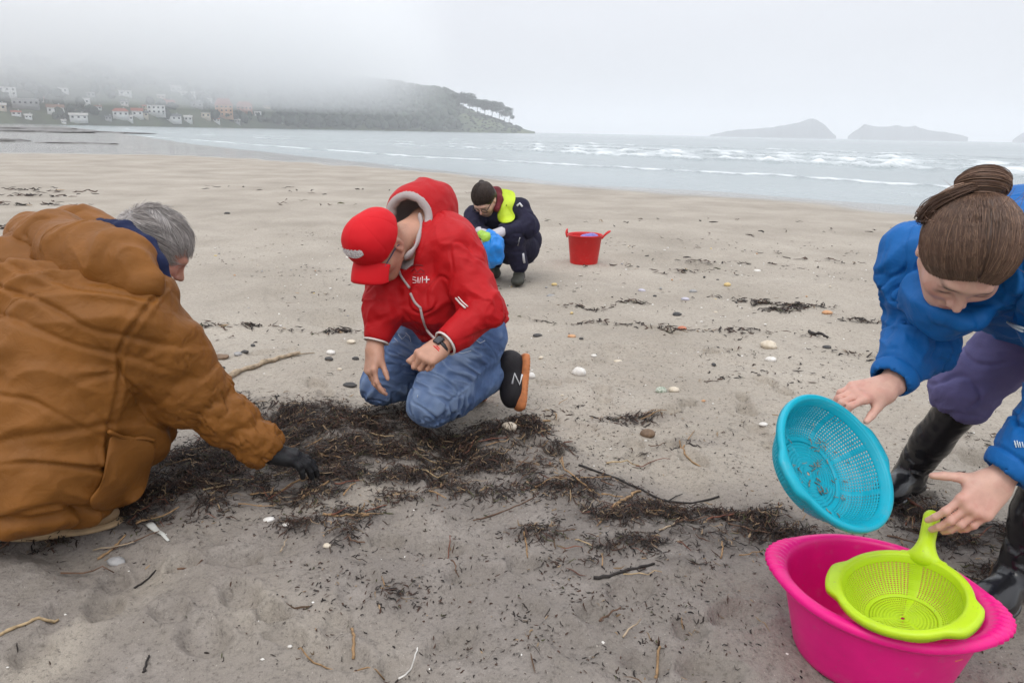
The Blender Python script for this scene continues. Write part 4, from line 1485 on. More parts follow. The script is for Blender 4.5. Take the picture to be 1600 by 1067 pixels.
    ra = np.linalg.norm(V - arm_pit, axis=1)
    disp2 += .013 * np.exp(-(ra / .16) ** 2) * sstep(.03, .10, ra) * perlin(np.stack([np.arctan2((V - arm_pit) @ cU, (V - arm_pit) @ cR) * 3.5, ra * 3, V[:, 1] * 3], 1))
    disp += (1 - wl_ * .8) * disp2 + wl_ * creases(np.stack([np.cos(A_) * 3, np.sin(A_) * 3, Sx * 17], 1), .010)
    q_ = V - CAMP; dep_ = q_ @ cF
    kx, ky = 800 + FPX * (q_ @ cR) / dep_, 533.5 - FPX * (q_ @ cU) / dep_
    disp *= 1 - .9 * np.exp(-(np.hypot(kx - 316, ky - 627) / 20) ** 2) * wl_
    # drawn-in hem
    hz = (V - hem) @ unit([-.10, -.24, -1.0])
    disp += (1 - wl_) * (-.020 * np.exp(-((hz + .055) / .014) ** 2) + .006 * np.exp(-((hz + .02) / .02) ** 2) * (1 + perlin(np.stack([V[:, 0] * 30, V[:, 1] * 30, 0 * hz], 1))))
    V = V + N * disp[:, None]
    jk = mesh_np('jacket', V, Q, brown_cloth.m, root)
    def on(px, py, off=.004):
        r = unit(ray(px, py)); q_ = V - CAMP; t_ = q_ @ r
        d_ = np.linalg.norm(q_ - t_[:, None] * r, axis=1)
        c_ = np.nonzero(d_ < .012)[0]
        if not len(c_): c_ = np.argsort(d_)[:5]
        return CAMP + r * (t_[c_].min() + .004 - off)
    # patch pocket at the side: a raised padded panel with a gaping mouth
    out = [(172, 677), (240, 690), (236, 730), (222, 775), (190, 792), (150, 797), (140, 780), (158, 755), (166, 715)]
    cen = np.mean(out, axis=0)
    rings = []
    op = spline(out + [out[0]], 60)[:-1]
    for sc_, off in ((1.0, -.006), (1.0, .008), (.95, .013), (.8, .016), (.6, .017), (.4, .0175), (.2, .018), (.01, .018)):
        rings.append([on(*(cen + (p - cen) * sc_), off) for p in op])
    rings = [np.array(r) for r in rings]
    for k_, r in enumerate(rings):
        for _ in range(3 if k_ < 3 else 30):
            r[:] = .25 * np.roll(r, 1, 0) + .5 * r + .25 * np.roll(r, -1, 0)
    rings[-1][:] = rings[-2].mean(0)
    v, f = loft(rings)
    pk = mesh_np('pocket', v, f, brown_cloth.m, jk)
    st = [] and [tube([on(x, y, .0175) for x, y in spline(p, 14)], .0022, 5) for p in ([(176, 684), (206, 691), (238, 697)], [(232, 700), (228, 735), (216, 768), (190, 785)])]
    mp_ = spline([on(x, y, .012) for x, y in [(170, 674), (200, 686), (222, 684), (242, 688)]], 16)
    v, f = tube(mp_, .006, 8)
    mesh_np('pocket_edge', v, f, brown_cloth.m, jk)

    # hood lying thick on the shoulders
    H = Solid()
    H.chain([D(45, 372, 2.36), D(85, 388, 2.18), D(135, 402, 2.08), D(184, 414, 2.02), D(224, 442, 2.00)], [.064, .094, .100, .088, .052], .05)
    H.chain([D(60, 362, 2.42), D(130, 366, 2.40), D(190, 376, 2.38)], [.06, .08, .05], .06)
    H.chain([D(228, 440, 2.08), D(252, 460, 2.10), D(262, 474, 2.13)], [.05, .035, .03], .03)
    H.ell(hc + .01 * hfw, (.115, .125, .10), np.array([L.f, L.u, L.l]), .02, '-')
    V2, Q2 = H.mesh(.0052)
    N2 = normals(V2, Q2)
    hx = unit(D(236, 428, 2.06) - D(45, 372, 2.36))
    dsp = .010 * perlin(np.stack([V2 @ hx * 9 + perlin(V2 * 5), V2[:, 2] * 4, V2[:, 1] * 4], 1)) + ridges(np.stack([V2 @ hx * 11 + .8 * perlin(V2 * 6), V2[:, 2] * 7, V2[:, 1] * 5], 1), .008, 1.0) + .004 * fbm(V2 * 15, 2) + creases(np.stack([V2 @ hx * 12, V2[:, 2] * 5, V2[:, 1] * 5], 1) + perlin(V2 * 7)[:, None], .012)
    hood = mesh_np('hood', V2 + N2 * dsp[:, None], Q2, brown_cloth.m, jk)
    # navy lining standing up round the neck
    C = Solid()
    C.chain([D(158, 352, 2.24), D(195, 360, 2.16), D(228, 384, 2.10), D(246, 410, 2.075), D(258, 436, 2.08)], [.022, .028, .028, .024, .018], .02)
    C.chain([D(180, 380, 2.2), D(215, 400, 2.14), D(238, 430, 2.11)], [.04, .04, .03], .03)
    V2, Q2 = C.mesh(.005)
    mesh_np('collar', V2 + normals(V2, Q2) * (.003 * fbm(V2 * 25, 2))[:, None], Q2, navy_cloth.m, jk)
    # pale elastic ring of the hood cord by the chin
    an = np.linspace(0, 2 * math.pi, 20)
    v, f = tube([D(261 + 9 * math.cos(t), 440 + 10 * math.sin(t), 2.115 - .008 * math.cos(t)) for t in an], .0035, 6)
    mesh_np('cord_ring', v, f, white_trim, jk)

    # hair
    Hs = Solid(); K = Local(Hs, hc, hfw, hup, 1.04)
    K.ell((-.014, .034, 0), (.102, .100, .084), .02)
    K.ell((-.05, -.01, 0), (.058, .08, .076), .03)
    K.plane((.068, .045, 0), (1, -.55, 0), .012)
    for s_ in (1, -1):
        K.ball((.03, -.045, s_ * .09), .05, .012, '-')
    V2, Q2 = Hs.mesh(.0045)
    rg = np.random.default_rng(6)
    hair = mesh_np('hair', V2, Q2, hair_grey.m, root, attrs={'tint': np.repeat([[.27, .25, .24]], len(V2), 0)})
    paths, tn = [], []
    o_ = np.array([-.014, .03, 0]); rad = np.array([.104, .102, .088])
    for i in range(5200):
        d_ = rg.normal(size=3); d_ /= np.linalg.norm(d_)
        if d_[1] < -.6 or (d_[0] > .45 and d_[1] < .45): continue
        t = np.linspace(0, 1, 7)[:, None]
        flow = np.array([.75, -.35, 0]) + .9 * perlin(np.array([d_ * 1.7, d_ * 1.7 + 7, d_ * 1.7 + 13]))
        ln = rg.uniform(.5, 1.1)
        q_ = d_ + t * ln * (flow - (flow @ d_) * d_)
        q_ /= np.linalg.norm(q_, axis=1)[:, None]
        lift = .0 + t * rg.uniform(.02, .15) + .05 * (rg.random() < .06) * t
        q_ = o_ + q_ * rad * (1 + lift)
        paths.append(hc + 1.04 * (q_[:, :1] * K.f + q_[:, 1:2] * K.u + q_[:, 2:] * K.l))
        g = rg.uniform(.22, .68)
        tn.append(np.array([g, g * .93, g * .89]))
    v, f, tt_ = hair_ribbons(paths, .00075, tn)
    tag(mesh_np('hair_strands', v, f, hair_grey.m, hair, attrs={'tint': tt_}), kind='stuff')

    # glove over the hand
    Gl = Solid()
    hand_solid(Gl, wr, fw, cU * .9 - .3 * cF, 1, [(.15, .3, .3), (.2, .35, .3), (.25, .4, .3), (.3, .45, .3)], .05, (.5, .5, .3), 1.03, .0028)
    Gl.cone(wr - .05 * fw, wr + .02 * fw, .036, .033, .02)
    V2, Q2 = Gl.mesh(.0034)
    mesh_np('glove', V2 + normals(V2, Q2) * (.0016 * fbm(V2 * 45, 2))[:, None], Q2, glove_mat, root)

    # trousers and boots under the hem
    T = Solid()
    T.chain([pel, hr, kr, ar], [.13, .10, .075, .06], .04).chain([pel, hl, kl, al], [.13, .10, .075, .06], .04)
    T.plane(hem + np.array([0, 0, .0]), (0, 0, 1), .01) if False else None
    V2, Q2 = T.mesh(.010)
    mesh_np('trousers', V2 + normals(V2, Q2) * (.006 * fbm(V2 * 9, 3))[:, None], Q2, plain('dark_trousers', (.02, .02, .026), .85, .2, 20), root)
    tan_m = plain('tan_boot', (.26, .17, .09), .75, .15, 30, .2)
    for px0, py0, px1, py1 in ((10, 826, 178, 806), (60, 790, 210, 775)):
        a, b = G(px0, py0, .03), G(px1, py1, .03)
        d_ = unit(b - a); lat = np.cross([0, 0, 1], d_)
        A = np.array([d_, lat, [0, 0, 1]])
        c_ = (a + b) / 2
        B_ = Solid()
        B_.ell(c_ - .07 * d_ + [0, 0, .015], (.08, .042, .042), A, .03)
        B_.ell(c_ + .06 * d_ + [0, 0, .01], (.10, .048, .036), A, .04)
        B_.cone(c_ - .08 * d_, c_ - .08 * d_ + [0, 0, .12], .048, .052, .03)
        V2, Q2 = B_.mesh(.005)
        bo = mesh_np('boot', V2, Q2, tan_m, root)
        B_ = Solid()
        B_.ell(c_ - .08 * d_ - [0, 0, .018], (.085, .048, .016), A, .02)
        B_.ell(c_ + .05 * d_ - [0, 0, .018], (.12, .055, .016), A, .03)
        V2, Q2 = B_.mesh(.005)
        mesh_np('sole', V2, Q2, plain('tan_sole', (.36, .25, .14), .8, .15, 40), bo)
    return root
grey_man()
# ---------------------------------------------------------------- person in blue, bending over the tub
blue_cloth = cloth_mat('blue_shell_cloth', (.005, .105, .34), .6, 600, .7, 0, .07, 14)
violet_cloth = cloth_mat('violet_trouser_cloth', (.125, .115, .25), .8, 700, .6, 0, .1, 16)
boot_mat = plain('black_rubber_boot', (.010, .010, .012), .22, .2, 20)
hair_brown = attr_mat('brown_hair', .42, Specular_IOR_Level=.35)
def woman():
    root = person_root('person in blue jacket bending over the pink tub with a sieve in each hand', G(1480, 850))
    sr, sl = D(1440, 408, 1.76), D(1640, 418, 1.50)
    nb = D(1536, 392, 1.70)
    pel = D(1690, 480, 2.16)
    che = D(1590, 425, 1.83)
    er, wr = D(1438, 530, 1.77), D(1384, 606, 1.70)
    el, wl = D(1695, 615, 1.52), D(1558, 752, 1.56)
    hr, hl = D(1640, 488, 2.12), D(1740, 500, 2.02)
    kr, ar = D(1508, 622, 2.26), D(1424, 728, 2.46)
    al = np.array([1.37, 1.66, .10])
    kl = D(1680, 640, 1.78)
    hc = D(1507, 398, 1.50)
    hd = unit([-.33, -.944, 0])
    tl = math.radians(56)
    hup, hfw = math.sin(tl) * hd + np.array([0, 0, math.cos(tl)]), math.cos(tl) * hd - np.array([0, 0, math.sin(tl)])
    # slight roll of the head towards its own right
    lf = np.cross(hup, hfw)
    hup = unit(hup + .10 * lf)
    S = Solid()
    L = Local(S, hc, hfw, hup, 1.0)
    head_solid(L, True)
    S.cone(L.w((-.03, -.05, 0)), nb, .050, .056, .03)
    S.chain([nb, che, pel], [.06, .085, .09], .05)
    S.cone(nb, sr, .05, .04).cone(nb, sl, .05, .04)
    S.chain([sr, er, wr], [.042, .034, .024], .02).chain([sl, el, wl], [.042, .034, .024], .02)
    S.chain([pel, hr, kr, ar], [.09, .07, .048, .034], .03).chain([pel, hl, kl, al], [.09, .07, .048, .034], .03)
    # right hand: fingers over the sieve's rim, thumb in front
    fr = unit(D(1320, 618, 1.67) - wr)
    hand_solid(S, wr, fr, cU * .85 - .42 * cF + .1 * cR, 1, [(.25, .75, .4), (.3, .8, .45), (.35, .85, .45), (.4, .85, .5)], .04, (.55, .30, .30), .95)
    # left hand: back up, fingers down on the green handle, thumb apart
    flw = unit(D(1490, 826, 1.54) - wl)
    hand_solid(S, wl, flw, cU * .50 - .80 * cF + .30 * cR, -1, [(.28, .40, .3), (.36, .45, .3), (.42, .48, .32), (.48, .5, .32)], .05, (.95, .12, .25), .98)
    V, Q = S.mesh(.0036)
    q = L.inv(V)
    g = lambda c, s_: np.exp(-(((q - c) / s_) ** 2).sum(1))
    qa = q.copy(); qa[:, 2] = np.abs(qa[:, 2])
    ga = lambda c, s_: np.exp(-(((qa - c) / s_) ** 2).sum(1))
    red = .5 * ga([.07, -.03, .045], [.03, .025, .025]) + .7 * g([.10, -.07, 0], [.02, .012, .022]) + .35 * g([.112, -.032, 0], [.012, .015, .015])
    hands = np.minimum(np.linalg.norm(V - wr - .1 * fr, axis=1), np.linalg.norm(V - wl - .1 * flw, axis=1))
    red += .28 * sstep(.09, .02, hands) + .15 * (perlin(V * 40) > .15)
    brow = ga([.094, .0245, .034], [.025, .0055, .021])
    lash = ga([.088, -.0095, .034], [.025, .0042, .016])
    mesh_np('body', V, Q, skin_b, root, attrs={'red': np.clip(red, 0, .8), 'dark': np.clip(1.1 * brow + 1.0 * lash + .75 * sstep(.050, .066, q[:, 1]) * (q[:, 0] > .03), 0, .9)})

    # hair: a cap of hair under many combed strands drawn back into a bun
    Hs = Solid()
    K = Local(Hs, hc, hfw, hup, 1.0)
    K.ell((-.012, .036, 0), (.106, .106, .088), .02)
    K.ell((-.05, .0, 0), (.062, .09, .080), .03)
    K.plane((.062, .030, 0), (1, -.62, 0), .012)
    K.cone((.11, -.02, -.06), (.11, -.02, .06), .055, None, .012, '-')
    for sd in (1, -1):
        K.ball((.015, -.055, sd * .085), .045, .012, '-')
    bun = K.w((-.098, .085, .008))
    V, Q = Hs.mesh(.004)
    N = normals(V, Q)
    q = K.inv(V)
    base = np.array([.075, .045, .032])
    rngh = np.random.default_rng(5)
    def tint(k=1.0):
        t = rngh.random()
        c = np.array([.112, .066, .046]) * (.74 + .46 * t)
        if rngh.random() < .16:
            c = np.array([.22, .135, .088]) * (.8 + .4 * rngh.random())
        return np.clip(c * k, 0, 1)
    n_ = perlin(np.stack([q[:, 2] * 90, q[:, 1] * 14, q[:, 0] * 14], 1))
    hair = mesh_np('hair', V + N * (.0012 * n_)[:, None], Q, hair_brown.m, root, attrs={'tint': base[None] * (.75 + .35 * n_[:, None])})
    def skin_pt(qv, lift):
        """push a local direction out to just above the hair cap"""
        o_ = np.array([-.012, .03, 0])
        d_ = qv - o_
        e = d_ / np.array([.108, .108, .090])
        return o_ + d_ / np.linalg.norm(e, axis=-1)[..., None] * (1 + lift[..., None] if np.ndim(lift) else 1 + lift)
    paths, tn = [], []
    bl = np.array([-.088, .078, -.006])
    er_ = np.array([.108, .108, .090]); eo = np.array([-.012, .032, 0])
    def sl_(a, b, t):
        a, b = unit(a), unit(b)
        om = math.acos(np.clip(a @ b, -1, 1))
        return (np.sin((1 - t) * om)[:, None] * a + np.sin(t * om)[:, None] * b) / max(math.sin(om), 1e-4)
    for i in range(6000):
        u = rngh.uniform(-1, 1)
        side = 1 if u > 0 else -1
        a = abs(u)
        st = np.array([.092 - .088 * a ** 1.7, .068 - .105 * a ** 1.5, side * (.003 + .085 * a ** .8)]) + rngh.normal(0, .002, 3)
        d0 = (st - eo) / er_
        d1 = (bl + np.array([0, 0, side * .010]) + rngh.normal(0, .007, 3) - eo) / er_
        t = np.linspace(0, 1, 9)
        # the hair leaves the parting sideways before it turns back
        mid_ = unit(unit(d0) + unit(d1)) + np.array([0, 0, side * .05 * a])
        q1, q2 = sl_(d0, mid_, t), sl_(mid_, d1, t)
        q_ = (1 - t[:, None]) * q1 + t[:, None] * q2
        q_ /= np.linalg.norm(q_, axis=1)[:, None]
        clump = perlin(np.array([[u * 13, 1.3, 4.]]))[0]
        lift = 1.0 + (.010 + .016 * rngh.random() + .018 * clump) * np.sin(np.pi * np.clip(t * .9 + .12, 0, 1)) + .020 * sstep(0, .18, t) - .008
        q_ = eo + q_ * er_ * lift[:, None]
        k0 = rngh.integers(0, 6) if rngh.random() < .5 else 0
        q_ = q_[k0:]
        paths.append(hc + q_[:, :1] * K.f + q_[:, 1:2] * K.u + q_[:, 2:] * K.l)
        tn.append(tint(1.0 + .5 * clump))
    # fly-away strands
    for i in range(45):
        st = np.array([rngh.uniform(-.1, .05), rngh.uniform(.06, .12), rngh.uniform(-.085, .085)])
        st = skin_pt(st[None], .02)[0]
        d_ = unit(st) * .5 + rngh.normal(0, .5, 3)
        t = np.linspace(0, 1, 9)[:, None]
        q_ = st + t * d_ * .035 + t ** 2 * np.array([-.02, -.01, 0])
        paths.append(hc + q_[:, :1] * K.f + q_[:, 1:2] * K.u + q_[:, 2:] * K.l)
        tn.append(tint(1.3))
    v, f, tt_ = hair_ribbons(paths, .0005, tn)
    tag(mesh_np('hair_strands', v, f, hair_brown.m, hair, attrs={'tint': tt_}), kind='stuff')
    # bun: wound loops of strands, plus one loose loop hanging at the side
    bp, bt = [], []
    for i in range(700):
        ph, r0 = rngh.uniform(0, 6.28), rngh.uniform(.012, .041)
        inc = rngh.normal(0, .45)
        t = np.linspace(0, rngh.uniform(2.5, 4.6), 16)
        lx, lz = np.cos(t + ph) * r0 * 1.2, np.sin(t + ph) * r0
        ly = .020 * math.sin(inc) * np.cos(t * 1.0 + ph) + rngh.uniform(-.6, 1) * math.sqrt(max(0, .043 ** 2 - r0 ** 2)) * .95
        loc = np.stack([-.025 + ly * .8 - .4 * lx * .3, .018 + lx * .8, lz * 1.25], 1)
        q_ = bl + loc
        bp.append(hc + q_[:, :1] * K.f + q_[:, 1:2] * K.u + q_[:, 2:] * K.l); bt.append(tint(1.15))
    for i in range(150):
        j = rngh.normal(0, .006, 3)
        ctrl = np.array([[-.085, .085, .0], [-.095, .112, -.020], [-.085, .105, -.055], [-.07, .07, -.088], [-.055, .04, -.098], [-.06, .045, -.085], [-.08, .08, -.05]]) + j * np.linspace(.5, 1.3, 7)[:, None] + rngh.normal(0, .002, (7, 3))
        q_ = spline(ctrl, 20)
        bp.append(hc + q_[:, :1] * K.f + q_[:, 1:2] * K.u + q_[:, 2:] * K.l); bt.append(tint(1.05))
    v, f, tt_ = hair_ribbons(bp, .0010, bt)
    bn = Solid()
    bn.ell(hc + (bl[0] - .025) * K.f + (bl[1] + .018) * K.u + bl[2] * K.l, (.036, .036, .045), np.array([K.f, K.u, K.l]))
    v2, f2 = bn.mesh(.004)
    mesh_np('bun', *join([(v, f), (v2, f2)]), hair_brown.m, hair, attrs={'tint': np.concatenate([tt_, np.repeat(base[None] * .8, len(v2), 0)])})

    # jacket
    J = Solid()
    sd = unit(sl - sr)
    dn = np.array([0, 0, -1.])
    mid = che * .45 + pel * .55
    J.oval(che, mid, sd, (.195, .135), (.20, .15), .05)
    J.oval(mid, D(1672, 485, 2.1), sd, (.20, .15), (.205, .155), .05)
    J.oval(D(1540, 410, 1.72), che, sd, (.16, .10), (.195, .135), .06)
    J.cone(sr, sl, .080, .085, .05)
    J.ball(D(1600, 452, 1.76), .10, .08)                                 # loose front hanging under the chest
    # standing collar round the neck and chin
    c0 = D(1530, 436, 1.62)
    J.ell(c0, (.105, .085, .07), np.array([unit(sd), unit(hfw), unit(np.cross(sd, hfw))]), .04)
    hp_ = unit(D(1672, 485, 2.1) - che)
    J.plane(D(1655, 515, 2.05), hp_ * 1.0 + .35 * dn, .012)
    J.chain([sr, er, wr + .05 * unit(er - wr)], [.084, .066, .052], .03)
    J.chain([sl, el, wl + .05 * unit(el - wl)], [.084, .072, .054], .03)
    J.cone(wr - .1 * unit(wr - er), wr + .1 * unit(wr - er), .041, None, .006, '-')
    J.cone(wl - .1 * unit(wl - el), wl + .1 * unit(wl - el), .043, None, .006, '-')
    J.ell(hc, (.112, .108, .088), np.array([K.f, K.u, K.l]), .01, '-')
    J.cone(hc + .03 * hfw, hc + .16 * hfw - .06 * hup, .075, .06, .01, '-')
    cpts = [D(1432, 445, 1.68), D(1449, 474, 1.62), D(1472, 494, 1.58), D(1502, 506, 1.56), D(1532, 499, 1.555), D(1558, 474, 1.565), D(1580, 442, 1.59), D(1600, 405, 1.63)]
    J.chain(cpts, [.028, .020, .015, .013, .013, .015, .020, .028], .015)
    J.chain([p_ + .065 * cF + .01 * cU for p_ in cpts[1:7]], [.030] * 6, .03)
    J.chain([p_ + .032 * cF + .004 * cU for p_ in cpts[1:7]], [.019] * 6, .02)
    V, Q = J.mesh(.0044)
    N = normals(V, Q)
    lr, ll = np.linalg.norm(er - sr), np.linalg.norm(el - sl)
    disp = limb_folds(V, [sr, er, wr], .1, .017, 12, [(lr, .11), (.08, .09)], 1.0, .9, .85)
    disp += limb_folds(V, [sl, el, wl], .1, .015, 12, [(ll, .1)], 2.0, .9, .85)
    disp += .016 * perlin(np.stack([V @ sd * 4, V @ hp_ * 9, V[:, 2] * 4], 1)) + ridges(V * [5, 5, 8] + perlin(V * 5)[:, None], .010, 1.0) + .003 * fbm(V * 14, 2)
    disp += creases(np.stack([V @ sd * 5, V @ hp_ * 9, V[:, 2] * 5], 1) + .6 * perlin(V * 7)[:, None], .010) + creases(V * [9, 9, 4] + 2, .005)
    for a_, b_, c_ in ((sr, er, wr), (sl, el, wl)):
        S_, d_, A_ = along(V, [a_, b_, c_])
        disp += (1 - sstep(.08, .13, d_)) * creases(np.stack([np.cos(A_) * 1.6 + S_ * 4, np.sin(A_) * 1.6, S_ * 15], 1), .011)
    for w_, e_ in ((wr, er), (wl, el)):
        ax = unit(w_ - e_)
        s_ = (V - w_) @ ax
        near_ = np.linalg.norm(V - w_, axis=1) < .12
        disp *= np.where(np.linalg.norm(V - w_, axis=1) < .2, sstep(-.04, -.10, s_) * .85 + .15, 1)
        disp += near_ * (.0035 * (s_ > -.055) * 1.0 - .005 * np.exp(-((s_ + .058) / .005) ** 2))
    jk = mesh_np('jacket', V + N * disp[:, None], Q, blue_cloth.m, root)
    V_ = V + N * disp[:, None]
    def on(px, py, off=.003):
        r = unit(ray(px, py)); q_ = V_ - CAMP; t_ = q_ @ r
        dd = np.linalg.norm(q_ - t_[:, None] * r, axis=1)
        c_ = np.nonzero(dd < .009)[0]
        if not len(c_): c_ = np.argsort(dd)[:5]
        return CAMP + r * (t_[c_].min() + .003 - off)
    pt = plain('pale_print', (.55, .62, .66), .5)
    mesh_np('print_mark', *join([tube([on(x, y) for x, y in p], .0028, 5) for p in ([(1574, 503), (1584, 511), (1598, 518)], [(1578, 505), (1590, 510), (1599, 513)])]), pt, jk)
    mesh_np('sleeve_print', *join([tube([on(x, y, .002) for x, y in p], .0012, 5) for p in ([(1585, 688), (1588, 699)], [(1589, 688), (1592, 699)], [(1593, 690), (1595, 699)], [(1597, 690), (1599, 699)], [(1585, 694), (1588, 693)])]), pt, jk)
    # hood lying on the back
    Hd = Solid()
    hb = D(1600, 340, 1.82)
    Hd.ell(hb, (.15, .115, .085), np.array([unit(sd), unit(np.cross(sd, [0, 0, 1])), [0, 0, 1]]), .03)
    Hd.ell(D(1570, 352, 1.7), (.10, .10, .06), None, .05)
    Hd.ell(hc - .02 * hfw, (.118, .115, .098), np.array([K.f, K.u, K.l]), .02, '-')
    V, Q = Hd.mesh(.005)
    N = normals(V, Q)
    mesh_np('hood', V + N * (ridges(V * [6, 6, 14] + perlin(V * 6)[:, None], .008, 1.0) + .006 * fbm(V * 9, 2))[:, None], Q, blue_cloth.m, jk)

    # trousers over the boot tops
    T = Solid()
    T.oval(pel, pel + .08 * unit(hr + hl - 2 * pel + .001), unit(hl - hr), (.18, .15), (.19, .15), .05)
    T.ball(hr, .125, .06).ball(hl, .125, .06)
    btr, btl = ar + .30 * unit(kr - ar), al + .30 * unit(kl - al)
    T.chain([hr, kr + .02 * cU, btr + .02 * unit(kr - ar)], [.112, .088, .073], .04)
    T.chain([hl, kl, btl], [.115, .095, .078], .04)
    axr, axl = unit(kr - ar), unit(kl - al)
    T.cone(btr + .01 * axr, btr - .2 * axr, .066, .085, .006, '-')
    T.cone(btl + .01 * axl, btl - .2 * axl, .066, .085, .006, '-')
    for b_, a_ in ((btr, axr), (btl, axl)):
        T.cone(b_ - .135 * a_, b_ - .3 * a_, .12, None, .008, '-')
    V, Q = T.mesh(.0062)
    N = normals(V, Q)
    tr_ = np.linalg.norm(kr - hr)
    disp = limb_folds(V, [hr, kr, btr], .13, .012, 14, [(tr_ + .05, .12)], .4, .9, .8) + limb_folds(V, [hl, kl, btl], .13, .010, 14, [(tr_, .12)], .9, .9, .8) + .007 * fbm(V * 7, 3) + creases(V * [7, 7, 9], .009)
    mesh_np('trousers', V + N * disp[:, None], Q, violet_cloth.m, root)

    # rubber boots
    for an, kn, toe_dir in ((ar, kr, unit([-.80, -.6, 0])), (al, kl, unit([-.8, -.55, 0]))):
        B_ = Solid()
        ax = unit(kn - an)
        gz = 0.0
        heel = np.array([an[0], an[1], gz]) - .055 * toe_dir
        lat = np.cross([0, 0, 1], toe_dir)
        top = an + .36 * ax
        B_.chain([an - [0, 0, .02], an + .13 * ax, top], [.050, .055, .068], .03)
        B_.ell(np.array([an[0], an[1], .045]) - .02 * toe_dir, (.062, .045, .048), np.array([toe_dir, lat, [0, 0, 1]]), .03)
        B_.ell(np.array([an[0], an[1], .048]) + .07 * toe_dir, (.09, .043, .040), np.array([toe_dir, lat, [0, 0, 1]]), .04)
        B_.ell(np.array([an[0], an[1], .042]) + .135 * toe_dir, (.058, .048, .036), np.array([toe_dir, lat, [0, 0, 1]]), .04)
        B_.plane(np.array([an[0], an[1], .016]), (0, 0, -1), .003)
        B_.cone(top - .08 * ax, top + .12 * ax, .052, .056, .003, '-')
        V, Q = B_.mesh(.0045)
        N = normals(V, Q)
        V = V + N * (limb_folds(V, [an - [0, 0, .05], an + .1 * ax, top], .1, .008, 26, [(.08, .05)], 1.0, .5, .6) + .004 * fbm(V * 9, 2))[:, None]
        bo = mesh_np('boot', V, Q, boot_mat, root)
        So = Solid()
        So.box(np.array([an[0], an[1], .012]) - .03 * toe_dir, (.040, .038, .014), np.array([toe_dir, lat, [0, 0, 1]]), .008, .01)
        So.ell(np.array([an[0], an[1], .012]) + .105 * toe_dir, (.092, .049, .012), np.array([toe_dir, lat, [0, 0, 1]]), .02)
        V, Q = So.mesh(.004)
        mesh_np('sole', V, Q, boot_mat, bo)
    return root, wr, wl, fr, flw
WOMAN = woman()
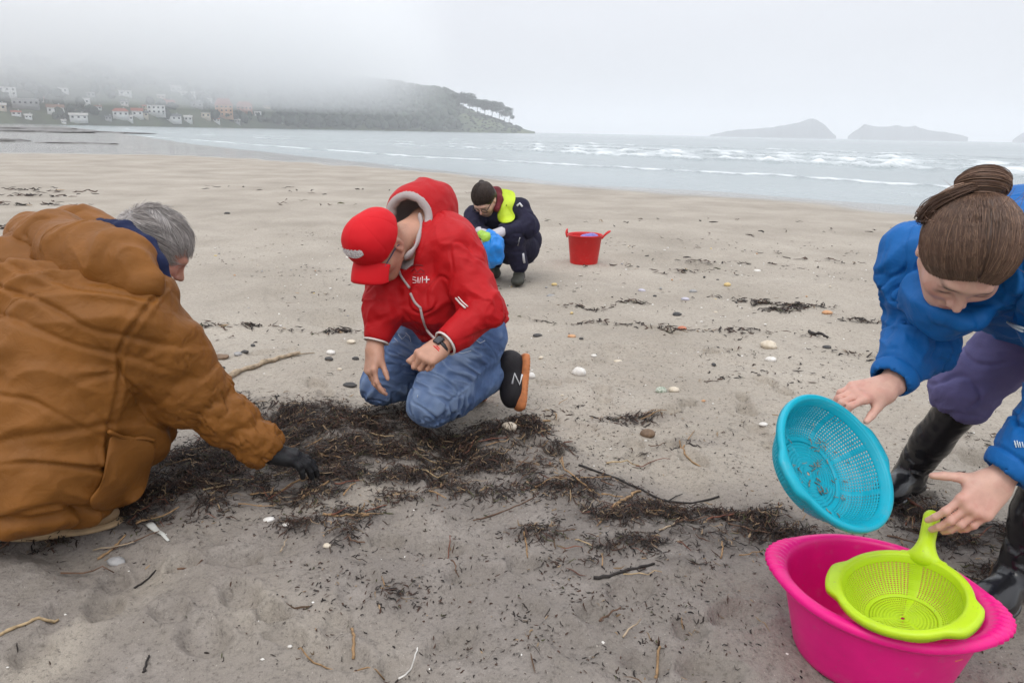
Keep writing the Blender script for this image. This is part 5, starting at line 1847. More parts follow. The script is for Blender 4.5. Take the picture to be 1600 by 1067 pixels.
# ---------------------------------------------------------------- person in dark clothes and yellow vest, crouching far back
dark_cloth = cloth_mat('dark_navy_cloth', (.014, .013, .032), .8, 300, .4, 0, .2, 10)
vest_mat = plain('fluorescent_yellow', (.46, .60, .015), .6, .1, 20)
def back_man():
    d0 = 5.72
    root = person_root('person with tied dark hair and yellow vest crouching beside the red bucket', G(800, 424))
    f_ = unit([-.45, -.9, 0])
    hc = D(757, 312, d0 - .12)
    tl = math.radians(48)
    hd = unit([-.42, -.9, 0])
    hup, hfw = math.sin(tl) * hd + np.array([0, 0, math.cos(tl)]), math.cos(tl) * hd - np.array([0, 0, math.sin(tl)])
    nb = D(776, 318, d0 + .04)
    sl, sr = D(812, 328, d0), D(742, 338, d0 + .03)
    pel = D(812, 382, d0 + .28); che = D(783, 340, d0 + .12)
    el, wl = D(825, 354, d0 - .08), D(784, 362, d0 - .22)
    er, wr = D(738, 368, d0 - .08), D(758, 366, d0 - .24)
    hl, hr = D(818, 388, d0 + .22), D(796, 388, d0 + .26)
    kl, kr = D(796, 366, d0 - .12), D(752, 372, d0 - .05)
    al, ar = D(811, 414, d0 + .0), D(772, 410, d0 + .2)
    S = Solid(); L = Local(S, hc, hfw, hup, 1.03)
    head_solid(L)
    S.cone(L.w((-.03, -.05, 0)), nb, .055, .06, .03)
    S.chain([nb, che, pel], [.06, .09, .1], .05)
    S.chain([sl, el, wl], [.045, .036, .026], .02).chain([sr, er, wr], [.045, .036, .026], .02)
    S.cone(nb, sl, .05, .045).cone(nb, sr, .05, .045)
    S.chain([pel, hl, kl, al], [.1, .07, .05, .035], .03).chain([pel, hr, kr, ar], [.1, .07, .05, .035], .03)
    fl, fr = unit(D(762, 368, d0 - .26) - wl), unit(D(770, 372, d0 - .28) - wr)
    cu = [(.4, .6, .4)] * 4
    hand_solid(S, wl, fl, cU * .8 - .5 * cF, -1, cu, .05, (.5, .4, .3), 1.05)
    hand_solid(S, wr, fr, cU * .8 - .5 * cF, 1, cu, .05, (.5, .4, .3), 1.05)
    V, Q = S.mesh(.0068)
    q = L.inv(V)
    qa = q.copy(); qa[:, 2] = np.abs(qa[:, 2])
    beard = sstep(-.055, -.075, q[:, 1]) * (q[:, 0] > .01) * (np.linalg.norm(q, axis=1) < .16) * .55
    lens = np.exp(-(((qa - [.10, .018, .033]) / [.03, .006, .02]) ** 2).sum(1))
    red = .6 * np.exp(-(((q - [.11, -.03, 0]) / [.02, .02, .02]) ** 2).sum(1))
    mesh_np('body', V, Q, skin_b, root, attrs={'red': red, 'dark': np.clip(beard + lens, 0, .9)})
    K = L
    Hs = Solid(); K2 = Local(Hs, hc, hfw, hup, 1.03)
    K2.ell((-.012, .036, 0), (.104, .102, .086), .02); K2.ell((-.05, -.01, 0), (.058, .085, .078), .03)
    K2.plane((.088, .020, 0), (1, -.45, .38), .012)
    K2.ell((-.080, .106, -.012), (.022, .017, .026), .006)
    for s_ in (1, -1): K2.ball((.03, -.05, s_ * .09), .05, .012, '-')
    V, Q = Hs.mesh(.0055); N = normals(V, Q); q = K2.inv(V)
    n_ = perlin(np.stack([q[:, 2] * 70, q[:, 1] * 12, q[:, 0] * 12], 1))
    mesh_np('hair', V + N * (.004 * n_ + .005 * creases(np.stack([q[:, 2] * 26, q[:, 1] * 7, q[:, 0] * 7], 1), 1.0, .2))[:, None], Q, hair_brown.m, root, attrs={'tint': np.array([[.024, .015, .012]]) * (1 + .6 * n_[:, None])})
    rgm = np.random.default_rng(14)
    eo, er3 = np.array([-.012, .034, 0]), np.array([.106, .104, .088])
    pt_, tn_ = [], []
    for i in range(1100):
        a = rgm.uniform(-1.9, 1.9)
        st = np.array([math.cos(a) * .9 + .15, .12 - .25 * abs(a) / 1.9 - .12 * (a < 0), math.sin(a)]); st /= np.linalg.norm(st)
        en = np.array([-.70, .72, -.12]) + rgm.normal(0, .05, 3); en /= np.linalg.norm(en)
        t = np.linspace(rgm.uniform(0, .3), 1, 7)[:, None]
        d_ = st * (1 - t) + en * t; d_ /= np.linalg.norm(d_, axis=1)[:, None]
        q_ = eo + d_ * er3 * (1.005 + .045 * np.sin(np.pi * t) * rgm.random())
        pt_.append(hc + 1.03 * (q_[:, :1] * K2.f + q_[:, 1:2] * K2.u + q_[:, 2:] * K2.l))
        tn_.append(np.array([.036, .023, .018]) * rgm.uniform(.45, 1.7))
    v, f, tt_ = hair_ribbons(pt_, .0013, tn_)
    tag(mesh_np('hair_strands', v, f, hair_brown.m, [c for c in root.children if c.name.startswith('hair')][0], attrs={'tint': tt_}), kind='stuff')
    gl = []
    for s_ in (1, -1):
        an = np.linspace(0, 2 * math.pi, 16)
        gl.append(tube([K.w((.104, -.004 + .019 * math.sin(t), s_ * .034 + .024 * math.cos(t))) for t in an], .003, 5))
        gl.append(tube([K.w(p) for p in [(.102, .004, s_ * .058), (.0, .008, s_ * .082)]], .003, 5))
    mesh_np('spectacles', *join(gl), plain('black_frame', (.02, .02, .02), .4), root)
    J = Solid(); sd = unit(sl - sr)
    J.oval(pel, che, sd, (.20, .15), (.20, .15), .05); J.oval(che, D(778, 328, d0 + .06), sd, (.2, .15), (.15, .10), .05)
    J.cone(sl, sr, .08, .08, .05)
    J.chain([sl, el, wl + .05 * unit(el - wl)], [.088, .078, .055], .03).chain([sr, er, wr + .05 * unit(er - wr)], [.088, .075, .055], .03)
    J.ell(hc, (.105, .105, .09), np.array([L.f, L.u, L.l]), .01, '-')
    V, Q = J.mesh(.008); N = normals(V, Q)
    ll = np.linalg.norm(el - sl)
    dsp = limb_folds(V, [sl, el, wl], .1, .014, 14, [(ll, .12)], 1.) + limb_folds(V, [sr, er, wr], .1, .012, 14, [(ll, .12)], 2.) + .010 * fbm(V * 7, 3)
    V = V + N * dsp[:, None]
    jk = mesh_np('jacket', V, Q, dark_cloth.m, root)
    def on(px, py, off=.006):
        r = unit(ray(px, py)); q_ = V - CAMP; t_ = q_ @ r
        d_ = np.linalg.norm(q_ - t_[:, None] * r, axis=1)
        c_ = np.nonzero(d_ < .016)[0]
        if not len(c_): c_ = np.argsort(d_)[:5]
        return CAMP + r * (t_[c_].min() + .004 - off)
    # vest front: a padded panel following the jacket
    def panel(out, name, mat, off=.012):
        cen = np.mean(out, axis=0); op = spline(list(out) + [out[0]], 40)[:-1]
        rings = [np.array([on(*(cen + (p - cen) * s_), o_) for p in op]) for s_, o_ in ((1.0, -.02), (1.0, off * .7), (.9, off), (.55, off * 1.2), (.05, off * 1.3))]
        for r in rings:
            r[:] = .25 * np.roll(r, 1, 0) + .5 * r + .25 * np.roll(r, -1, 0)
        v, f = loft(rings)
        return mesh_np(name, v, f, mat, root)
    vest = panel([(776, 295), (792, 296), (804, 301), (805, 314), (800, 327), (805, 338), (799, 347), (781, 348), (777, 335), (783, 322), (781, 308)], 'vest', vest_mat)
    Vb = Solid(); Vb.oval(D(829, 366, d0 + .22), D(834, 382, d0 + .25), sd, (.06, .05), (.045, .04), .03)
    V2, Q2 = Vb.mesh(.008); mesh_np('vest_tail', V2, Q2, vest_mat, vest)
    C = Solid(); C.chain([D(766, 298, d0 + .05), D(776, 300, d0 + .0), D(779, 312, d0 - .06), D(776, 326, d0 - .1)], [.036, .038, .034, .028], .03)
    C.ell(hc, (.106, .106, .09), np.array([L.f, L.u, L.l]), .01, '-')
    V2, Q2 = C.mesh(.007); mesh_np('collar', V2, Q2, plain('dark_red_fleece', (.12, .010, .016), .9, .2, 30), jk)
    mesh_np('shoulder_mark', *tube([on(808, 322), on(812, 318), on(816, 323)], .009, 5), plain('pale_mark', (.6, .6, .62), .6), jk)
    T = Solid(); T.ball(hl, .13, .06).ball(hr, .13, .06)
    T.chain([hl, kl, al], [.118, .092, .068], .04).chain([hr, kr, ar], [.115, .09, .065], .04)
    V, Q = T.mesh(.008); N = normals(V, Q)
    V = V + N * (limb_folds(V, [hl, kl, al], .13, .012, 16, [(.42, .12)], .3) + .008 * fbm(V * 8, 3))[:, None]
    tr = mesh_np('trousers', V, Q, dark_cloth.m, root)
    def on2(px, py, off=.006):
        r = unit(ray(px, py)); q_ = V - CAMP; t_ = q_ @ r
        d_ = np.linalg.norm(q_ - t_[:, None] * r, axis=1); c_ = np.argsort(d_)[:5]
        return CAMP + r * (t_[c_].min() + .004 - off)
    mesh_np('side_stripe', *join([tube([on2(816, 362), on2(812, 372), on2(809, 384)], .005, 5), tube([on2(817, 396), on2(818, 404), on2(819, 411)], .011, 5)]), plain('reflective_strip', (.5, .5, .52), .4), tr)
    gl_m = plain('pale_glove', (.46, .43, .45), .6, .08)
    for w_, fw_, sg in ((wl, fl, -1), (wr, fr, 1)):
        Gl = Solid(); hand_solid(Gl, w_, fw_, cU * .8 - .5 * cF, sg, cu, .05, (.5, .4, .3), 1.08, .004)
        Gl.cone(w_ - .06 * fw_, w_, .036, .034, .01)
        V2, Q2 = Gl.mesh(.005); mesh_np('glove', V2, Q2, gl_m, root)
    for a_, tx in ((al, (816, 425)), (ar, (776, 418))):
        t_ = G(*tx); t_[2] = .035
        h_ = np.array([a_[0], a_[1], .04]) if a_ is al else a_
        B_ = Solid(); d_ = unit(np.array([-.1, -1, 0]) if a_ is al else t_ - h_)
        c_ = np.array([a_[0], a_[1], .045])
        B_.ell(c_ - .02 * d_ + [0, 0, .02], (.08, .05, .055), np.array([d_, np.cross([0, 0, 1], d_), [0, 0, 1]]), .03)
        B_.ell(c_ + .09 * d_, (.09, .055, .042), np.array([d_, np.cross([0, 0, 1], d_), [0, 0, 1]]), .03)
        V2, Q2 = B_.mesh(.007); mesh_np('boot', V2, Q2, plain('dark_olive_boot', (.03, .03, .022), .7, .3, 20), root)
    # blue bag held between the hands
    Bg = Solid()
    Bg.chain([D(764, 370, d0 - .32), D(772, 384, d0 - .32), D(772, 400, d0 - .28), D(766, 410, d0 - .22)], [.05, .075, .066, .04], .03)
    V, Q = Bg.mesh(.006); N = normals(V, Q)
    V = V + N * (ridges(np.stack([V[:, 0] * 20, V[:, 2] * 7, V[:, 1] * 18], 1), .010, 1.) + .006 * fbm(V * 18, 2))[:, None]
    b = empty('bag', V.mean(0))
    tag(b, 'blue plastic bag with a lime lip held by the crouching person', 'bag')
    mesh_np('sack', V, Q, plain('blue_film', (.004, .19, .60), .3, .12, 20), b)
    Lp = Solid(); Lp.chain([D(752, 366, d0 - .30), D(760, 371, d0 - .36), D(763, 378, d0 - .34)], [.03, .036, .025], .02)
    V, Q = Lp.mesh(.006); mesh_np('lip', V + normals(V, Q) * (.006 * fbm(V * 25, 2))[:, None], Q, plain('lime_film', (.30, .50, .05), .4, .15, 30), b)
    return root
back_man()
# ---------------------------------------------------------------- tub, sieves, bucket
def plastic(name, col, rough=.38, trans=0.0):
    m_ = MT(name, col, rough)
    p = m_.geo()
    n = m_.noise(14, 5, p)
    pc = m_.ramp(n, [(.3, tuple(c * .90 for c in col)), (.7, tuple(min(1, c * 1.04) for c in col))])
    # grains of sand and dried splashes left on the plastic
    gr = m_.ramp(m_.noise(170, 3, p, rough=.7), [(.66, 0.0), (.70, 1.0)])
    gr = m_.math('MULTIPLY', gr, m_.ramp(m_.noise(9, 3, p), [(.42, 0.0), (.62, 1.0)]))
    pc = m_.mix(m_.math('MULTIPLY', gr, .75), pc, (.23, .20, .16))
    sm = m_.ramp(m_.noise(22, 6, p, rough=.75), [(.56, 0.0), (.72, 1.0)])
    m_.col(m_.mix(m_.math('MULTIPLY', sm, .16), pc, (.34, .30, .26)))
    r_ = m_.noise(40, 5, p)
    mr_ = m_.n('ShaderNodeMapRange'); mr_.inputs['To Min'].default_value = rough - .08; mr_.inputs['To Max'].default_value = rough + .14
    m_.l(r_, mr_.inputs['Value']); m_.rough(mr_.outputs[0])
    m_.bump(m_.noise(160, 3, p), .06, .001)
    m_.b.inputs['Specular IOR Level'].default_value = .4
    if trans:
        m_.b.inputs['Subsurface Weight'].default_value = trans
        m_.b.inputs['Subsurface Radius'].default_value = (.02, .02, .02)
    return m_.m
pink = plastic('magenta_plastic', (.80, .004, .22), .36, .1)
cyan = plastic('turquoise_plastic', (.002, .36, .48), .38, .1)
lime = plastic('lime_plastic', (.47, .66, .012), .38, .1)
red_pl = plastic('red_rubber', (.55, .012, .012), .45)

def oval_tub():
    c = np.array([.862, 1.418, 0])
    gx = unit([.42, -.261, 0]); gy = np.array([-gx[1], gx[0], 0])
    root = tag(empty('tub', c), 'large oval magenta plastic tub with a green sieve lying in it', 'tub')
    z0 = float(ground_z(c[:1], c[1:2])[0]) - .004
    H_ = .212
    N_ = 460
    an = np.linspace(0, 2 * math.pi, N_, endpoint=False)
    def ring(a, b, z, lug=0.0, dz=0.0):
        out = []
        for t in an:
            cx = abs(math.cos(t)) ** 8
            ph = (t + .45) % math.pi - .45
            rib = .0022 * math.cos(ph * 2 * math.pi / .085) * sstep(.46, .38, abs(ph)) if lug > .003 else 0.0
            a_ = a + lug * cx + rib
            out.append(c + gx * a_ * math.cos(t) + gy * b * math.sin(t) + np.array([0, 0, z0 + z + dz * cx + (rib * .8 if z > .2 else 0)]))
        return out
    outer = [(.150, .125, .0), (.163, .137, .006), (.170, .143, .02), (.190, .165, .10), (.207, .185, .17), (.211, .189, .186)]
    rings = [[c + np.array([0, 0, z0 + .004])] * N_] + [ring(.145, .12, .001)] + [ring(*r) for r in outer]
    # rolled rim, wider and ribbed at the two ends
    for a, z, lug in ((.217, .188, .012), (.226, .190, .022), (.231, .197, .026), (.230, .206, .026), (.224, .212, .022), (.214, .2135, .012), (.207, .210, .004), (.203, .203, .0)):
        rings.append(ring(a, a - .022, z, lug, .004 if lug > .01 else 0))
    for a, b, z in ((.201, .179, .186), (.184, .160, .10), (.166, .140, .022), (.158, .132, .012), (.146, .120, .008)):
        rings.append(ring(a, b, z))
    rings.append([c + np.array([0, 0, z0 + .009])] * N_)
    v, f = loft(rings)
    mesh_np('basin', v, f[:, ::-1], pink, root)
    # small orange price sticker near the right end of the wall
    t = -.62
    p = [c + gx * (.199 * math.cos(t + dt)) + gy * (.177 * math.sin(t + dt)) + np.array([0, 0, z0 + zz_]) for dt, zz_ in ((-.055, .150), (.055, .150), (.06, .180), (-.05, .182))]
    ctr = sum(p) / 4 - c; ctr[2] = 0
    p = [q + .0035 * unit(ctr) for q in p]
    inner = [q - .003 * unit(ctr) for q in p]
    mesh_np('sticker', p + inner, [(0, 1, 2, 3), (7, 6, 5, 4), (0, 4, 5, 1), (1, 5, 6, 2), (2, 6, 7, 3), (3, 7, 4, 0)], plain('orange_label', (.8, .32, .02), .5), root, smooth=False)
    return root
oval_tub()

def sieve(name, label, cat, c, n, up, prof, panels, cols, mat, th=.0022, base_rings=10, panel_rows=(4, 20), bars=.5, lugs=(), rim=None):
    """a bowl with pierced walls. prof: (radius, depth) from rim inward to base edge; n = opening direction; lugs: (angle, half width, reach)"""
    n = unit(n); ux = unit(np.asarray(up) - (np.asarray(up) @ n) * n); uy = np.cross(n, ux)
    root = tag(empty(name, c), label, cat)
    prof = np.asarray(prof, float)
    # angles: panel = solid post, then holes and bars in turn
    ang, hole = [], []
    for p in range(panels):
        a0, a1 = 2 * math.pi * p / panels, 2 * math.pi * (p + 1) / panels
        post = (a1 - a0) * .10
        ang.append(a0); hole.append(False)
        w = (a1 - a0 - post) / cols
        for k in range(cols):
            ang.append(a0 + post + w * k); hole.append(True)
            ang.append(a0 + post + w * (k + 1 - bars)); hole.append(False)
    ang = np.array(ang); hole = np.array(hole)
    M_ = len(ang)
    R0, R1 = prof[:, 0], prof[:, 1]
    s = np.concatenate([[0], np.cumsum(np.hypot(np.diff(R0), np.diff(R1)))])
    # wall rows
    rows, hr_ = [], []
    sa, sb = s[-1] * .16, s[-1] * .93
    rows += list(np.linspace(0, sa, 6)[:-1]); hr_ += [False] * 5
    nr = panel_rows[1]
    pitch = (sb - sa) / nr
    for k in range(nr):
        rows.append(sa + pitch * k); hr_.append(True)
        rows.append(sa + pitch * (k + 1 - bars)); hr_.append(False)
    rows += list(np.linspace(sb, s[-1], 3)); hr_ += [False] * 3
    rr = np.interp(rows, s, R0); dd = np.interp(rows, s, R1)
    rr, dd, hr_ = list(rr), list(dd), list(hr_)
    rb, db = rr[-1], dd[-1]
    # pierced base
    for k in range(base_rings):
        r_a = rb * (1 - .10) * (1 - k / base_rings) + rb * .12
        r_b = r_a - rb * .9 / base_rings * (1 - bars)
        rr += [r_a, r_b]; dd += [db + .001, db + .001]; hr_ += [True, False]
    rr[-1] = rb * .12; hr_[-1] = False
    rr.append(rb * .06); dd.append(db + .001); hr_.append(False)
    P = np.array(rr)[:, None, None] * (np.cos(ang)[None, :, None] * ux + np.sin(ang)[None, :, None] * uy) - np.array(dd)[:, None, None] * n + np.asarray(c)
    K_ = len(rr)
    i = np.arange(K_ * M_).reshape(K_, M_); j = np.roll(i, -1, 1)
    f = np.stack([i[:-1], j[:-1], j[1:], i[1:]], -1)
    keep = ~(np.array(hr_[:-1])[:, None] & hole[None, :])
    o = mesh_np('bowl', P.reshape(-1, 3), f[keep], mat, root)
    md = o.modifiers.new('thickness', 'SOLIDIFY'); md.thickness = th; md.offset = 0
    # rim
    rz = rim or (.010, .012, .007)
    R_r, hh = prof[0, 0], rz[2]
    rings = []
    A2 = np.linspace(0, 2 * math.pi, 144, endpoint=False)
    ext = np.zeros(144)
    for a_, w_, reach in lugs:
        dl = np.abs((A2 - a_ + math.pi) % (2 * math.pi) - math.pi)
        ext = np.maximum(ext, reach * (1 - sstep(w_ * .45, w_, dl)))
    dirs = np.cos(A2)[:, None] * ux + np.sin(A2)[:, None] * uy
    for w_, z_ in ((-.0015, -.001), (-.0005, .003), (.003, .0048), (rz[0] * .7, .0048), (rz[0], .002), (rz[0] * 1.0, -hh), (rz[0] - .003, -hh - .0005), (rz[0] - .004, -.001), (.002, -.0015), (-.0015, -.001)):
        e_ = ext * np.clip(w_ / rz[0], 0, 1)
        rings.append(np.asarray(c) + dirs * (R_r + w_ + e_)[:, None] + z_ * n)
    v, f = loft(rings)
    mesh_np('rim', v, f, mat, root)
    return root, ux, uy, n

# turquoise colander held tilted by its rim
c1 = D(1308, 719, 1.53)
vd = unit(c1 - CAMP)
im_r, im_u = cR - (cR @ vd) * vd, cU - (cU @ vd) * vd
im_r, im_u = unit(im_r), unit(im_u)
t1 = math.radians(54)
n1_ = math.cos(t1) * -vd + math.sin(t1) * unit(.885 * im_r + .45 * im_u)
maj = unit(-.45 * im_r + .885 * im_u)
prof1 = [(.143, 0), (.138, .010), (.133, .024), (.124, .050), (.110, .072), (.097, .080), (.078, .083)]
blue_root, ux1, uy1, nn1 = sieve('colander', 'turquoise plastic colander held tilted above the tub', 'colander', c1, n1_, maj, prof1, 8, 11, cyan, .0024, 9, (4, 15), .52,
      lugs=((math.radians(88), .42, .012), (math.radians(268), .42, .012)), rim=(.013, .012, .010))
# wet sand and shell grit sticking to the inside
rg_ = np.random.default_rng(8)
bits = []
for k in range(170):
    a, u = rg_.uniform(0, 6.28), rg_.random()
    r_ = np.interp(u, [0, 1], [.02, .124]); dz = np.interp(r_, [0, .078, .110, .124, .143], [.082, .081, .070, .050, 0]) - .004
    if perlin(np.array([[3 * math.cos(a) * r_ * 12, 3 * math.sin(a) * r_ * 12, 2.]]))[0] < .05: continue
    p = c1 + r_ * (math.cos(a) * ux1 + math.sin(a) * uy1) - dz * nn1
    d_ = unit(rg_.normal(size=3)); d_ = unit(d_ - .8 * (d_ @ nn1) * nn1)
    bits.append(tube([p, p + .006 * d_, p + .012 * d_ + .002 * rg_.normal(size=3)], rg_.uniform(.0006, .0015), 4))
tag(mesh_np('sand_grit', *join(bits), plain('wet_grit', (.22, .19, .15), .8, .7, 60), blue_root), kind='stuff')

# lime sieve lying in the tub, handle up over the far rim
c2 = D(1409, 922, 1.52)
vd = unit(c2 - CAMP)
im_r = unit(cR - (cR @ vd) * vd); im_u = unit(cU - (cU @ vd) * vd)
t2 = math.radians(50)
n2_ = math.cos(t2) * -vd + math.sin(t2) * unit(im_u - .03 * im_r)
hx = unit(D(1451, 822, 1.42) - D(1418, 905, 1.42))
prof2 = [(.117, 0), (.114, .008), (.110, .022), (.100, .046), (.086, .066), (.074, .073), (.066, .075)]
green_root, ux2, uy2, nn2 = sieve('sieve', 'lime green long handled sieve resting inside the magenta tub', 'sieve', c2, n2_, im_u + .22 * im_r, prof2, 3, 26, lime, .002, 9, (4, 17), .5,
      lugs=((math.radians(103), .52, .017), (math.radians(-98), .52, .017)), rim=(.016, .012, .012))
hb_ = c2 + ux2 * .130
ax = unit(.80 * ux2 + .45 * nn2 + .10 * uy2)
tip = hb_ + .098 * ax
sdv = unit(np.cross(ax, nn2))
Hn = Solid()
Hn.cone(hb_ - .004 * ux2 - .042 * uy2 - .004 * nn2, hb_ - .004 * ux2 + .042 * uy2 - .004 * nn2, .0075, None, .03)
Hn.cone(hb_ - .014 * sdv, hb_ + .012 * ax, .010, .012, .02).cone(hb_ + .014 * sdv, hb_ + .012 * ax, .010, .012, .02)
Hn.cone(hb_, tip, .0165, .0175, .02)
mesh_np('handle', *Hn.mesh(.0028), lime, green_root)

def bucket():
    b = G(912, 411)
    z0 = float(ground_z(b[:1], b[1:2])[0]) - .004
    b = np.array([b[0], b[1], z0])
    root = tag(empty('bucket', b), 'red rubber bucket with two handles standing on open sand', 'bucket')
    an = np.linspace(0, 2 * math.pi, 64, endpoint=False)
    ring = lambda r, z: b + np.stack([r * np.cos(an), r * np.sin(an), 0 * an + z], 1)
    rings = [np.repeat((b + [0, 0, .004])[None], 64, 0), ring(.122, .0), ring(.128, .004), ring(.131, .02), ring(.158, .262), ring(.166, .268), ring(.168, .276), ring(.163, .280), ring(.156, .276),
             ring(.152, .262), ring(.126, .022), np.repeat((b + [0, 0, .02])[None], 64, 0)]
    v, f = loft(rings)
    mesh_np('shell', v, f[:, ::-1], red_pl, root)
    for a in (math.radians(172), math.radians(-12)):
        d_ = np.array([math.cos(a), math.sin(a), 0]); s_ = np.array([-d_[1], d_[0], 0])
        o_ = b + .162 * d_ + np.array([0, 0, .272])
        tilt = .45 if a > 0 else .9
        pts = [o_ + s_ * .06 + np.array([0, 0, -.02]), o_ + s_ * .058 + d_ * .012 + np.array([0, 0, .018]), o_ + s_ * .035 + d_ * .02 * tilt + np.array([0, 0, .042]),
               o_ - s_ * .035 + d_ * .02 * tilt + np.array([0, 0, .042]), o_ - s_ * .058 + d_ * .012 + np.array([0, 0, .018]), o_ - s_ * .06 + np.array([0, 0, -.02])]
        if a < 0:
            pts = [p + d_ * max(0, p[2] - o_[2]) * 1.1 for p in pts]
        v, f = tube(spline(pts, 22), .0085, 8)
        mesh_np('handle', v, f, red_pl, root)
    # a violet plastic bag showing just above the rim
    B_ = Solid()
    B_.ell(b + [.03, -.02, .235], (.085, .075, .046), None, .02).ell(b + [.07, -.03, .25], (.05, .06, .036), None, .03)
    V, Q = B_.mesh(.008)
    V = V + normals(V, Q) * (ridges(V * 22, .007, 1.0))[:, None]
    bag = mesh_np('bag', V, Q, plain('violet_bag', (.16, .13, .42), .4, .3, 30))
    tag(bag, 'violet plastic bag sitting in the top of the red bucket', 'bag')
bucket()
# ---------------------------------------------------------------- far shore: rocks, wood, pines, houses
rock_mat = plain('dark_wet_rock', (.15, .145, .138), .7, .35, 2.0)
def rock_mesh(c, rad, seed, n=26, m_=14):
    u = np.linspace(0, 2 * math.pi, n, endpoint=False); w = np.linspace(.02, math.pi / 2 + .25, m_)
    U, W = np.meshgrid(u, w, indexing='ij')
    d = np.stack([np.sin(W) * np.cos(U), np.sin(W) * np.sin(U), np.cos(W)], -1).reshape(-1, 3)
    k = 1 + .38 * fbm(d * 1.6 + seed, 3)
    v = d * k[:, None] * np.asarray(rad) + np.asarray(c)
    i = np.arange(n * m_).reshape(n, m_)
    j = np.roll(i, -1, 0)
    f = np.stack([i[:, :-1], i[:, 1:], j[:, 1:], j[:, :-1]], -1).reshape(-1, 4)
    return v, f
for k, (px, py, w, h, d, lab) in enumerate([
    (20, 206, 10, .55, 4.0, 'broad dark rock shelf at the far left water edge'),
    (62, 203, 9, .4, 3, 'dark rock shelf lying just right of the broad one'),
    (110, 207, 5, .25, 2.0, 'low dark rock between the shelves and the long reef'),
    (165, 208, 6, .2, 1.3, 'long thin dark reef in the shallow bay water'),
    (126, 225, 2.6, .12, .6, 'narrow dark rock strip on the wet sand nearest the camera'),
    (10, 221.5, 1.4, .2, .8, 'small dark rock at the left edge of the wet sand')]):
    p = G(px, py, -.05)
    v, f = rock_mesh((p[0], p[1], float(ground_z(p[:1], p[1:2])[0]) - .03), (w, d, h), 3.7 * k)
    tag(mesh_np('rock', v, f, rock_mat), lab, 'rock', 'rocks at the far left of the beach')

# wood on the headland: many small crowns as one mass
rg = np.random.default_rng(21)
tv, tf, tc_, o = [], [], [], 0
def blob(c, r, h, seg=6):
    a = np.linspace(0, 2 * math.pi, seg, endpoint=False) + rg.uniform(0, 1)
    lv = []
    for z, k in ((.12, .55), (.45, 1.0), (.78, .72)):
        jit = 1 + .28 * rg.normal(size=seg)
        lv.append(np.stack([c[0] + r * k * jit * np.cos(a), c[1] + r * k * jit * np.sin(a), c[2] + h * (z + .06 * rg.normal(size=seg))], 1))
    v = np.concatenate(lv + [np.array([[c[0] + .2 * r * rg.normal(), c[1], c[2] + h * 1.03]])])
    f = []
    for b in range(2):
        for k in range(seg):
            f.append((b * seg + k, b * seg + (k + 1) % seg, (b + 1) * seg + (k + 1) % seg))
            f.append((b * seg + k, (b + 1) * seg + (k + 1) % seg, (b + 1) * seg + k))
    for k in range(seg):
        f.append((2 * seg + k, 2 * seg + (k + 1) % seg, 3 * seg))
    return v, np.array(f)
for k in range(6200):
    right = rg.random() < .62
    px = rg.uniform(430, 716) if right else rg.uniform(-450, 480)
    s = rg.uniform(.01, .72) if right else rg.uniform(.015, .7)
    if not right and perlin(np.array([[px * .02, s * 9, 3.]]))[0] < .02: continue
    p = on_hill(px, s)
    if p[2] < .8: continue
    r = rg.uniform(1.8, 5.2) * (1 if right else .8); h = r * rg.uniform(1.4, 2.6)
    if px > 690: h *= .7; r *= .8
    v, f = blob(p - [0, 0, .5], r, h)
    tv.append(v); tf.append(f + o); o += len(v)
    g = rg.uniform(.7, 1.25)
    tc_.append(np.repeat(np.array([[.030, .042, .026]]) * g * (1 + .25 * rg.normal()), len(v), 0))
# taller trees standing on the skyline of the wood
for k in range(420):
    p = on_hill(rg.uniform(420, 716), rg.uniform(.46, .66))
    r = rg.uniform(2.5, 6.0)
    v, f = blob(p - [0, 0, .5], r, r * rg.uniform(1.2, 2.2), 8)
    tv.append(v); tf.append(f + o); o += len(v)
    tc_.append(np.repeat(np.array([[.024, .034, .022]]) * rg.uniform(.7, 1.2), len(v), 0))
# low scrub along the point down to the water
for k in range(420):
    px = rg.uniform(640, 815)
    p = on_hill(px, rg.uniform(.0, .6))
    if p[2] < .5: continue
    v, f = blob(p - [0, 0, .6], rg.uniform(1., 2.2), rg.uniform(1.2, 2.6))
    tv.append(v); tf.append(f + o); o += len(v)
    tc_.append(np.repeat(np.array([[.030, .040, .028]]) * rg.uniform(.7, 1.2), len(v), 0))
leaf_far = attr_mat('far_foliage', .9)
tag(mesh_np('wood', np.concatenate(tv), np.concatenate(tf), leaf_far.m, attrs={'tint': np.clip(np.concatenate(tc_), .005, 1)}, smooth=False), 'dark mixed wood covering the headland', kind='stuff')

